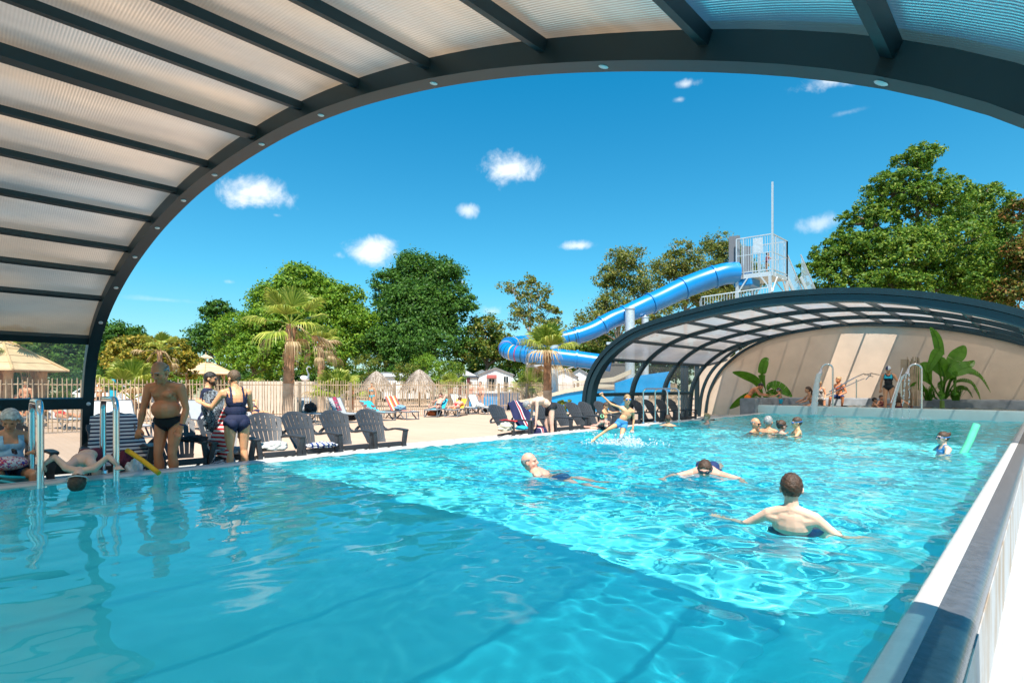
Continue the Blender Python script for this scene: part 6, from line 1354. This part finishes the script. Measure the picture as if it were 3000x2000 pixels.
crumple((-9.05,2.5,.66), (.14,.17,.06), C_['black'], 'black cap resting on the chair arm behind the old man', 'cap', 9, 'cap')
p = onX(1496,-8.95,.42); crumple((p.x-.1,p.y-.08,.47), (.15,.2,.12), stripes('cushion_bands', [(.55,.50,.38),(.30,.33,.16),(.62,.60,.52)], [1,.5,1], 'Z', .06), 'striped beige and green cushion on the chair with the red cloth', 'cushion', 10, 'cushion')
drape('cloth', [[(-9.45,9.2,.63),(-9.3,9.2,.63)],[(-9.2,9.22,.635),(-9.05,9.2,.63)],[(-8.95,9.35,.62),(-8.88,9.2,.60)]], C_['red'], 'red cloth lying over a chair arm', 'towel', 10, 6, .03)
p = onX(1520,-8.95,.4); crumple((p.x,p.y+.1,.44), (.14,.15,.06), C_['turq'], 'turquoise cloth on the seat under the red cloth', 'towel', 11)
# 6 bent-over man
p = onX(1612,-8.88); J = fk((p.x,p.y,0), hd(-1,-.25), 1.0, sp=(0,.62,.55), sp2=(0,1,-.10), nk=(0,.85,-.55), hf=(.1,.35,-1), aR=((.05,.12,-1),(-.05,.15,-1)), aL=((-.05,.05,-1),(.0,.1,-1)), lR=((.05,.16,-1),(.03,-.12,-1)), lL=((-.04,.0,-1),(-.03,.0,-1)))
J['bf'] = nz(Matrix.Rotation(hd(-1,-.25),3,'Z') @ V3((0,.5,-.6))); body(J, skin='fair', fat=.3, vox=.010, muscle=.9); briefs(J, C_['black'], top=.075); shorts(J, C_['black'], .10, .075, 'swim_trunks'); hair(J, HR['grey'], 'short', 6)
fin(J, 'pale man in black trunks bending over a chair with his hands down')
# 7 leaping boy : joints read straight off the picture
t7 = 10.7
def PJ(t0, s, hf, bxv, spec):
    J = {k: T(v[0], t0+(v[2] if len(v) > 2 else 0), v[1]) for k, v in spec.items()}
    for S in 'RL': J['hv'+S] = nz(J.pop('hn'+S)-J['wr'+S])
    J['hf'] = nz(hf); J['bx'] = nz(bxv); up = (J['nkb']-J['pel']).normalized(); J['bf'] = nz(up.cross(J['bx'])); J['s'] = s; return J
Rv = V3((CA,SA,0)); Fv = V3((-SA,CA,0)); Zv = V3((0,0,1))
J = PJ(t7, .70, -Fv+Rv*.05+Zv*-.02, -Rv*.98+Zv*.22, {'pel':(1822,1236),'wst':(1826,1226),'chs':(1835,1210),'nkb':(1836,1193),'hd':(1838,1171,-.04),'shR':(1819,1194),'elR':(1790,1183),'wrR':(1766,1160),'hnR':(1757,1150),'shL':(1855,1204),'elL':(1857,1228,.05),'wrL':(1854,1256),'hnL':(1852,1272),
   'hipR':(1814,1241),'knR':(1783,1256,-.15),'anR':(1743,1284,-.15),'toR':(1733,1294,-.2),'hipL':(1829,1245),'knL':(1820,1278,-.2),'anL':(1812,1302),'toL':(1806,1310,-.1)})
body(J, skin='gold', hs=1.25, vox=.0075, curl=.9, muscle=.82, mouth=.3, chubby=.85); shorts(J, C_['blue'], .38, .07); hair(J, HR['blond'], 'buzz', 7); glasses(J, 'goggles', m_bluelens, m_lens)
fin(J, 'boy in blue goggles and blue trunks leaping out of the water with one arm raised', wet=True)
V_ = T(1790, 10.6, z=ZW); foam(V_, .75,.55, 900, .30, 'white splash thrown up around the leaping boy', 5); foam(T(1870,10.7,z=ZW), .8,.4, 500, .16, 'spray trailing to one side of the leaping boy', 6)
# 8 small child by the chair, 9 girl at the edge
p = T(1772, 14.35, z=0); J = fk((p.x,p.y,0), hd(.75,-.6), .58, nk=(0,.3,1), hf=(.1,.8,-.55), aR=((.5,.6,-.4),(.2,1,.3)), aL=((-.3,.9,-.3),(-.4,1,.2)))
body(J, skin='gold', hs=1.35, vox=.010, fing=False); shorts(J, C_['grey'], .3); hair(J, HR['brown'], 'short', 8); fin(J, 'small dark-haired child standing behind the leaping boy, leaning on a chair')
J = PJ(14.0, .68, Fv-Zv*.3, Rv*.9+Fv*.3, {'pel':(1782,1250),'wst':(1778,1246),'chs':(1773,1239),'nkb':(1768,1235),'hd':(1764,1226),'shR':(1782,1237),'elR':(1786,1248),'wrR':(1780,1256),'hnR':(1776,1260),'shL':(1757,1238),'elL':(1748,1246),'wrL':(1738,1244),'hnL':(1732,1246),
   'hipR':(1784,1253),'knR':(1760,1258,.1),'anR':(1735,1254,.2),'toR':(1728,1253,.2),'hipL':(1780,1254,.1),'knL':(1748,1253,.2),'anL':(1717,1250,.3),'toL':(1711,1249,.3)})
body(J, skin='pink', hs=1.15, vox=.010, fing=False, face=False); onepiece(J, C_['black']); hair(J, HR['brown'], 'bun', 9); P, ax, k = J['head']
g = MB(); g.tube([P(.05*math.cos(a_), -.10+.01*math.sin(a_*3), .06+.05*math.sin(a_)) for a_ in [2*math.pi*i/16 for i in range(16)]], .018*k, 7, closed=True); g.build('scrunchie', C_['green'], J['obj'], smooth=60)
fin(J, 'girl in a black swimsuit with a mint scrunchie lying along the pool edge', wet=True)
# swimmers
J = PJ(7.1, .95, Rv*.95-Fv*.25+Zv*.12, Fv*.75-Rv*.1, {'pel':(1640,1410,-.05),'wst':(1615,1403,0),'chs':(1588,1394,.05),'nkb':(1563,1381,.05),'hd':(1551,1354,.05),'shR':(1560,1388,.25),'elR':(1590,1396,.35),'wrR':(1640,1402,.45),'hnR':(1655,1402,.45),'shL':(1572,1398,-.18),'elL':(1615,1412,-.25),'wrL':(1645,1412,-.2),'hnL':(1660,1412,-.2),
   'hipR':(1645,1412,.0),'knR':(1705,1420,-.25),'anR':(1760,1432,-.5),'toR':(1785,1430,-.5),'hipL':(1642,1416,-.2),'knL':(1695,1432,-.55),'anL':(1748,1442,-.8),'toL':(1772,1440,-.9)})
for k_ in J:
    if isinstance(J[k_], Vector) and k_ in ('pel','wst','hipR','hipL','knR','knL','anR','anL','toR','toL','elR','wrR','elL','wrL'): J[k_].z -= .06
body(J, skin='pink', hs=1.12, vox=.009); shorts(J, C_['dkblue'], .45); hair(J, HR['grey'], 'sides', 3); fin(J, 'bald man floating on his back with his legs stretched out under the water', wet=True)
p = T(2066, 7.0, z=0); hz_ = .28; J = fk((p.x,p.y,.02), hd(-.05,-1,2066), .98, sp=(0,1,.05), sp2=(0,1,.18), nk=(0,.9,.25), hf=(.05,.95,-.35), aR=((.75,.6,-.12),(.25,.6,-.1)), aL=((-.8,.45,-.10),(-.1,.8,-.05)), lR=((.1,-1,-.15),(.05,-1,-.1)), root='z')
J['bf'] = nz(V3((0,0,-1))); dv = T(2065,6.85,1376)-J['hd']
for k_ in list(J):
    if isinstance(J[k_], Vector) and k_ not in ('hvR','hvL','hf','bx','bf'): J[k_] = J[k_]+dv
for k_ in ('shR','shL','elR','elL','wrR','wrL'): J[k_].z -= .03
body(J, skin='pink', vox=.009, hs=1.05); shorts(J, C_['dkblue'], .4); hair(J, HR['brown'], 'wet', 4); glasses(J, 'goggles', m_lens, m_lens); fin(J, 'swimmer in dark goggles with his face half under water, coming toward us', wet=True)
def stand(px, t, headtop_py, yaw, label, s=None, floor=-1.02, **k):
    p = T(px, t, z=0); ztop = zat(headtop_py, p); extra = k.pop('lift', 0); hs = k.pop('hs_', 1.0); s_ = s or (ztop-floor-extra)/(1.745+.10*(hs-1))
    J = fk((p.x,p.y,0), yaw, s_, root='z', **k); dz = ztop-(J['hd'].z+.125*s_*hs)
    for q in list(J):
        if isinstance(J[q], Vector) and q not in ('hvR','hvL','hf','bx','bf'): J[q] = J[q]+V3((0,0,dz))
    return J
J = stand(2327, 4.5, 1374, hd(.08,1,2327), 'x', s=.94, hs_=1.05, sp=(0,-.80,.55), sp2=(0,-.35,.9), nk=(0,.12,1), hf=(-.15,1,-.1), aR=((.72,.2,-.62),(.45,.8,-.30)), aL=((-.75,.3,-.52),(-.8,.6,-.2)), lR=((.18,.9,-.35),(.1,.5,-.8)))
body(J, skin='fair', hs=1.05, vox=.0065, face=False, muscle=.9, chubby=.95); shorts(J, C_['dkblue'], .5, .09); hair(J, HR['brown'], 'wet', 11, 1.2); fin(J, 'boy with wet brown hair standing in the pool with his back to us', wet=True)
J = stand(2765, 9.4, 1266, hd(-.85,-.45,2765), 'x', s=.80, nk=(0,.1,1), hf=(0,1,-.02), aR=((.5,.5,-.7),(.5,.8,-.2)), aL=((-.5,.5,-.7),(-.5,.8,-.2)))
body(J, skin='fair', hs=1.12, vox=.008, fem=.4); onepiece(J, C_['blue'], neck=.07); hair(J, HR['brown'], 'bun', 12); glasses(J, 'goggles', m_lens, m_bluelens); fin(J, 'girl in goggles up to her shoulders in the water beside the mint noodle', wet=True)
for (px, t, top, yw, sk, hc, st_, gg, lab, s_) in ((2211,13.6,1224,(.9,-.45),'tan','grey','sides','sun','bald man in sunglasses in the huddle of four swimmers',.98),(2250,13.4,1219,(.25,.95),'tan','grey','wet',None,'grey-haired swimmer seen from behind in the huddle of four',.98),
     (2288,13.0,1231,(.75,.7),'pink','brown','bun','gog','dark-haired swimmer with goggles pushed up in the huddle of four',.93),(2337,12.6,1222,(-.95,-.2),'gold','brown','wet','bgog','boy in blue goggles at the end of the huddle of four',.86)):
    J = stand(px, t, top, hd(*yw,px), 'x', s=s_, hs_=1.2, nk=(0,.12,1), aR=((.6,.5,-.6),(.2,1,-.05)), aL=((-.6,.5,-.6),(-.2,1,-.05)))
    body(J, skin=sk, hs=1.25, vox=.010, fing=False); hair(J, HR[hc], st_, int(px), 1.0); shorts(J, C_['dkblue'], .4)
    if gg: glasses(J, 'sunglasses' if gg == 'sun' else 'goggles', m_bluelens if gg == 'bgog' else m_lens, m_lens if gg != 'bgog' else m_bluelens)
    fin(J, lab, 'huddle of swimmers', wet=True)
J = stand(1957, 15.6, 1216, hd(.0,1,1957), 'x', s=.85, hs_=1.1, nk=(0,.1,1), aR=((.9,.3,-.3),(1,.3,0)), aL=((-.9,.3,-.3),(-1,.1,0))); body(J, skin='tan', hs=1.2, vox=.011, fing=False, face=False); hair(J, HR['brown'], 'wet', 5); shorts(J, C_['dkblue'], .4); fin(J, 'swimmer seen from behind at the foot of the far ladder', wet=True)
J = stand(2072, 16.2, 1211, hd(-.95,-.2,2072), 'x', s=.80, hs_=1.1, nk=(0,.1,1), aR=((.3,.9,-.4),(.1,1,.2))); body(J, skin='pink', hs=1.2, vox=.011, fing=False); hair(J, HR['blond'], 'wet', 6); shorts(J, C_['blue'], .4); fin(J, 'fair-haired child holding the pool edge just past the far ladder', wet=True)
# people round the upper pool
p = T(2192, 23.6, z=0); J = fk((p.x,p.y,0), hd(1,-.05,2192), 1.04, sp=(0,.45,.85), sp2=(0,.75,.62), nk=(0,.75,.35), hf=(0,.8,-.65), aR=((.1,.55,-.85),(.0,1,-.15)), aL=((-.1,.7,-.75),(0,1,-.1)), lR=((.04,.05,-1),(.03,-.05,-1)))
body(J, skin='dark', hs=1.1, vox=.012); shorts(J, C_['orange'], .85, .09); hair(J, HR['black'], 'buzz', 3); fin(J, 'tanned man in orange shorts leaning over the grey rim')
p = T(2287, 23.3, z=.22); J = fk((p.x,p.y,.22), hd(-1,0,2287), .66, sp=(0,.15,1), nk=(0,.3,1), hf=(0,1,-.25), aR=((.2,.9,-.5),(0,1,-.1)), aL=((-.1,.9,-.6),(0,1,-.2)))
body(J, skin='tan', hs=1.3, vox=.012, fing=False); shorts(J, C_['turq'], .5, .10); bikini_top(J, C_['turq']); hair(J, HR['brown'], 'long', 4); glasses(J, 'goggles', m_pinkg, m_teal); fin(J, 'little girl in turquoise with a turquoise strap, hands joined with the man in orange shorts')
def sit(px, t, py_pel, yaw, s, **k):
    p = T(px, t, py_pel); return fk((p.x,p.y,p.z), yaw, s, root='z', **k)
J = sit(2385, 22.6, 1183, hd(-1,-.15,2385), .95, sp=(0,.55,.8), sp2=(0,.25,1), nk=(0,.25,1), hf=(0,1,-.05), aR=((.2,.75,-.75),(.0,.85,-.35)), aL=((-.15,.5,-.9),(0,.9,-.3)), lR=((.3,.9,-.2),(.1,-.6,-.6)))
body(J, skin='tan', fem=1, hs=1.2, vox=.012, fing=False); bikini_top(J, C_['white']); briefs(J, C_['white']); hair(J, HR['brown'], 'long', 6); fin(J, 'long-haired woman in a white bikini kneeling in the upper pool')
J = sit(2400, 24.0, 1166, hd(.1,-1,2400), .98, sp=(0,.1,1), sp2=(0,.25,1), nk=(0,.4,1), hf=(.2,.8,-.6), aR=((.2,.1,-1),(-.2,.8,-.6)), aL=((-.25,.1,-1),(.2,.7,-.75)), lR=((.15,1,-.1),(.0,.1,-1)))
body(J, skin='tan', fem=1, fat=.2, hs=1.1, vox=.012, fing=False); onepiece(J, C_['floral'], neck=.06); hair(J, HR['blond'], 'short', 7); fin(J, 'short-haired woman in a dark patterned swimsuit sitting behind the water column')
J = sit(2458, 23.2, 1160, hd(-.25,-1,2458), 1.03, sp=(0,.0,1), sp2=(0,.12,1), nk=(.05,.15,1), hf=(.6,.8,-.1), aR=((.35,.0,-1),(-.3,.7,-.5)), aL=((-.35,.05,-1),(.55,.6,-.35)), lR=((.3,1,-.05),(.1,.1,-1)), lL=((-.35,1,.0),(.1,-.1,-1)))
body(J, skin='dark', fem=1, hs=1.1, vox=.012, fing=False); bikini_top(J, C_['bikini']); briefs(J, C_['dkblue']); hair(J, HR['blond'], 'bun', 8); fin(J, 'blonde woman with a topknot in a flame coloured bikini by the steel spout')
p = T(2603, 20.4, z=.66); J = fk((p.x,p.y,.50), hd(-.10,-1,2603), .98, sp=(0,.0,1), nk=(0,.3,1), hf=(.05,.8,-.6), aR=((.22,-.05,-1),(.10,.0,-1)), aL=((-.45,.1,-.85),(-.85,.3,.25)), lR=((.02,.10,-1),(-.02,-.05,-1)), lL=((-.02,.05,-1),(.04,-.02,-1)))
body(J, skin='tan', fem=1, fat=.2, hs=1.1, vox=.010); onepiece(J, C_['black'], neck=.09); I = J['I']
wear(J, 'suit_yoke', I['tag']('chs','shr') & (I['cup'] > -.01) & (I['cup'] < .15) & (np.abs(I['clat']) < .125) & ((I['cup'] < .07) | (np.abs(np.abs(I['clat'])-.095) < .035)), C_['turq'], .012)
hair(J, stripes('white_navy_cap', [(.66,.68,.72),(.012,.02,.08)], [1,1], 'X', .35, .4), 'cap', 1); fin(J, 'woman in a navy and white swim cap stepping down into the upper pool')
for (px, t, top, yw, hc, st_, lab, s_, ar) in ((2561,20.9,1164,(.9,.3),'black','wet','dark-haired child low in the upper pool, closest to the capped woman',.7,None),(2581,21.4,1157,(.7,-.6),'brown','wet','child peeking from behind the dark-haired child below the capped woman',.7,None),
     (2633,20.2,1151,(.1,1),'brown','long','girl with a ponytail and crossed straps seen from behind in the upper pool',.78,1),(2661,21.2,1141,(-.2,-1),'black','short','dark-haired child facing us with a raised arm near the post bundle',.80,2)):
    J = stand(px, t, top, hd(*yw,px), 'x', s=s_, hs_=1.2, nk=(0,.1,1), aR=((.6,.3,-.5),(-.2,.9,.3)) if ar != 2 else ((.9,.2,.2),(.7,.3,.3)), aL=((-.6,.3,-.5),(.2,.9,.3)))
    body(J, skin='tan', hs=1.22, vox=.012, fing=False); hair(J, HR[hc], st_, int(px)); onepiece(J, C_['maroon'], neck=.08); fin(J, lab, 'children bathing in the upper pool')
# sunbathers
def lie(Lo, label, skin, cl, up=True, raised=.55, fem=0, hairc='brown', st_='short', s=.98, fat=.2, hs=1.1):
    rz = Lo.rotation_euler.z; yaw = rz-math.pi/2; c = Lo.location; Mz = Matrix.Rotation(rz,3,'Z')
    if up: pos = c+Mz @ V3((-.18,0,.48)); J = fk(pos, yaw, s, sp=(0,-1,raised), sp2=(0,-.8,raised+.15), nk=(0,-.3,1), hf=(.1,.8,-.1), aR=((.5,-.2,-.35),(-.1,.5,.15)), aL=((-.3,-.4,.9),(.35,-.6,.0)), lR=((.12,1,-.02),(.06,1,-.10)), lL=((-.12,1,.1),(-.1,1,-.22)), ftR=(.1,.3,1), root='z')
    else: pos = c+Mz @ V3((.02,0,.50)); J = fk(pos, yaw, s, sp=(0,-1,.12), sp2=(0,-.85,.55), nk=(0,-.7,.6), hf=(.1,-1,-.1), bx=(-1,0,0), aR=((-.3,-.6,-.6),(.1,-.8,.2)), aL=((.3,-.6,-.6),(-.1,-.8,.2)), lR=((-.10,1,-.08),(-.03,1,.05)), lL=((.10,1,-.08),(.03,1,.05)), ftR=(0,.9,-.4), root='z')
    J['bf'] = V3((0,0,1)) if up else V3((0,0,-1)); body(J, skin=skin, fem=fem, fat=fat, hs=hs, vox=.013); briefs(J, cl)
    if fem and up: bikini_top(J, cl)
    hair(J, HR[hairc], st_, 5); return J
J = lie(L9, '', 'pink', C_['black'], True, .75, fat=.5); glasses(J, 'sunglasses'); fin(J, 'man in sunglasses lying on his back on the blue towel, feet toward the pool')
J = lie(L10, '', 'pink', C_['red'], False, fem=.6); fin(J, 'sunbather in red bottoms lying face down on the yellow towel')
J = lie(L4, '', 'gold', C_['navy'], True, .35, fem=.5); fin(J, 'sunbather stretched out behind the tall palm, one bare foot showing')
J = lie(L14, '', 'dark', C_['black'], True, .9, fem=.5); fin(J, 'sunbather reclining on the dark lounger behind the near cover window')
J = lie(L13, '', 'tan', C_['red'], True, .5); fin(J, 'sunbather with raised knees seen behind the near cover window')
def stander(px, t, yaw, label, skin, cl, fem, s, hc='brown', st_='short', **k):
    p = T(px, t, z=0); J = fk((p.x,p.y,0), yaw, s, **k); body(J, skin=skin, fem=fem, vox=.014, fing=False); briefs(J, cl)
    if fem: bikini_top(J, C_['white'] if cl is C_['black'] else cl)
    hair(J, HR[hc], st_, 6); return fin(J, label, 'bathers behind the paling fence')
stander(291, 24.5, hd(.3,-1), 'woman in a dark bikini standing behind the fence beside the near cover foot', 'tan', C_['black'], 1, .97, 'brown', 'long')
stander(1378, 32, hd(.2,1), 'bather standing behind the fence, left of the white lounger backs', 'pink', C_['red'], 1, 1.0)
stander(1408, 33, hd(-.5,-1), 'bather with bare shoulders behind the fence above the last white lounger', 'pink', C_['maroon'], 0, 1.0)
stander(1032, 27, hd(1,-.2), 'bather behind the fence between the low palm and the brown towel', 'dark', C_['black'], 0, .98)
stander(1090, 30, hd(-.3,-1), 'bather under the first thatched parasol', 'tan', C_['turq'], 1, .95)
stander(75, 23.0, hd(.4,-1), 'bather in a cap behind the window of the near cover', 'tan', C_['blue'], 0, .95, 'blond')
p = T(2246, 35.4, z=zp); J = fk((p.x,p.y,zp), hd(.9,-.1), .80, sp=(0,.08,1), nk=(0,.2,1), hf=(.2,1,0), aR=((.2,.7,-.5),(-.1,.9,.3)), aL=((-.2,.8,-.4),(0,1,.3))); body(J, skin='tan', fem=.6, hs=1.15, vox=.014, fing=False); shirt(J, C_['pink'], .0, .12, .10, 'pink_top'); briefs(J, C_['maroon']); hair(J, HR['black'], 'short', 6); fin(J, 'girl in a pink top waiting on the slide tower platform')
# towels and things on the loungers
def ltowel(Lo, mat, label, back=True, seed=1, seat=True, ang=50, w_=.29):
    rz = Lo.rotation_euler.z; Mz = Matrix.Rotation(rz,3,'Z'); a = R(ang); rows = []
    if back: 
        for f in (1.04,.75,.45,.12): c = V3((-.28-math.cos(a)*.78*f+.02,0,.385+math.sin(a)*.78*f)); rows.append([Lo.location+Mz @ (c+V3((0,s*w_,-.02*abs(s)))) for s in (-1,0,1)])
    if seat:
        for x in (-.2,.1,.45,.8): rows.append([Lo.location+Mz @ V3((x,s*(w_+.02),.375-.06*abs(s))) for s in (-1,0,1)])
    return drape('towel', rows, mat, label, 'towel', 18, 8, .02, seed, group='towels on the loungers')
ltowel(L2, pattern('pink_towel', (.75,.22,.28), (.75,.60,.58), 6), 'pink and white towel on the lounger behind the striped towel chair', False, 2)
ltowel(L1, pattern('pink_red_towel', (.70,.25,.30), (.55,.05,.08), 5), 'pink and red towel on the lounger nearer the old man', False, 3)
ltowel(L6, pattern('dark_red_towel', (.30,.03,.08), (.05,.05,.08), 9, (.5,.45,.4)), 'patterned red towel hanging over a grey lounger back', True, 4, seat=False, w_=.10)
ltowel(L7, pattern('brown_turquoise_towel', (.17,.055,.04), (.02,.42,.50), 3.2), 'brown towel with turquoise patches over a lounger', True, 5, ang=32)
ltowel(L8, stripes('orange_stripes', [(.75,.12,.03),(.70,.62,.58),(.78,.36,.04),(.55,.05,.08)], [1,1,1,1], 'Y', .26), 'orange, red and white striped towel over a lounger', True, 6)
ltowel(L9, C_['turq'], 'blue towel under the man in sunglasses', True, 7, ang=32); ltowel(L10, C_['yellow'], 'yellow towel under the face-down sunbather', True, 8, ang=32)
def onl(Lo, x, y, z, r, mat, label, cat, seed, name): Mz = Matrix.Rotation(Lo.rotation_euler.z,3,'Z'); return crumple(Lo.location+Mz @ V3((x,y,z)), r, mat, label, cat, seed, name)
onl(L5,-.10,0,.55,(.24,.22,.24),C_['black'],'dark rucksack on the lounger beside the tall palm','rucksack',3,'rucksack'); onl(L8,0,.0,.48,(.28,.22,.13),M('denim', (.16,.30,.40),.85),'bundled pale blue clothes on the orange striped towel','clothes',4,'clothes')
onl(L11,-.05,0,.43,(.2,.15,.07),C_['white'],'small pale cloth on the white lounger next to the face-down sunbather','towel',5,'towel'); onl(L12,-.05,0,.45,(.25,.2,.12),C_['white'],'white bundled towel on the last white lounger','towel',6,'towel')
onl(L9,.55,-.1,.14,(.2,.2,.15),cloth('rust_bag',(.40,.10,.03)),'rust coloured bag under the lounger with the blue towel','bag',7,'bag'); onl(L9,.25,.1,.16,(.2,.25,.16),C_['black'],'black bag under the lounger with the blue towel','bag',8,'bag'); onl(L12,.35,0,.16,(.15,.2,.13),C_['black'],'black bag under the last white lounger','bag',9,'bag')
onl(L6,.5,0,.17,(.22,.2,.17),C_['black'],'black bag under the lounger with the patterned red towel','bag',12,'bag'); onl(L1,.1,0,.15,(.25,.22,.16),C_['black'],'black bag under the lounger nearer the old man','bag',13,'bag')
crumple(T(2062,18.4,z=.16), (.18,.22,.18), cloth('grey_bag',(.16,.16,.18)), 'grey bag on the deck by the glazed door', 'bag', 10, 'bag'); crumple(T(2088,18.2,z=.16), (.24,.22,.16), C_['black'], 'black bag on the deck at the foot of the end wall', 'bag', 11, 'bag')
# folded turquoise parasol and parked car behind the fence
pb = T(331,25.5,z=0); root = empty('folded_parasol', pb, 0, 'folded turquoise parasol standing behind the fence', 'parasol'); b = MB(); b.lathe([(.02,2.0),(.09,1.8),(.16,1.2),(.20,.5),(.05,.45)], 10); b.build('canopy', C_['turq'], root, smooth=60); b = MB(); b.tube([(0,0,0),(0,0,2.1)], .025, 6); b.build('pole', m_wpaint, root)
pb = T(312,34,z=0); root = empty('parked_car', pb, YAW+.2, 'white car parked behind the fence near the folded parasol', 'car'); b = MB(); b.prism([(-2,.35),(2,.35),(2.05,.75),(1.9,.95),(1.1,1.02),(.45,1.48),(-1.2,1.5),(-1.95,1.0),(-2.05,.7)], 0, 1.7); b.build('body', m_wpaint, root, bevel=.06)
b = MB(); b.prism([(1.0,1.04),(.43,1.42),(-1.15,1.44),(-1.75,1.04)], -.006, 1.706); b.build('window', m_glass, root)
for x in (-1.25,1.25):
    for y in (.05,1.65): b = MB(); b.tube([(x,y-.1,.33),(x,y+.1,.33)], .33, 16); b.build('wheel', m_lens, root, smooth=50)
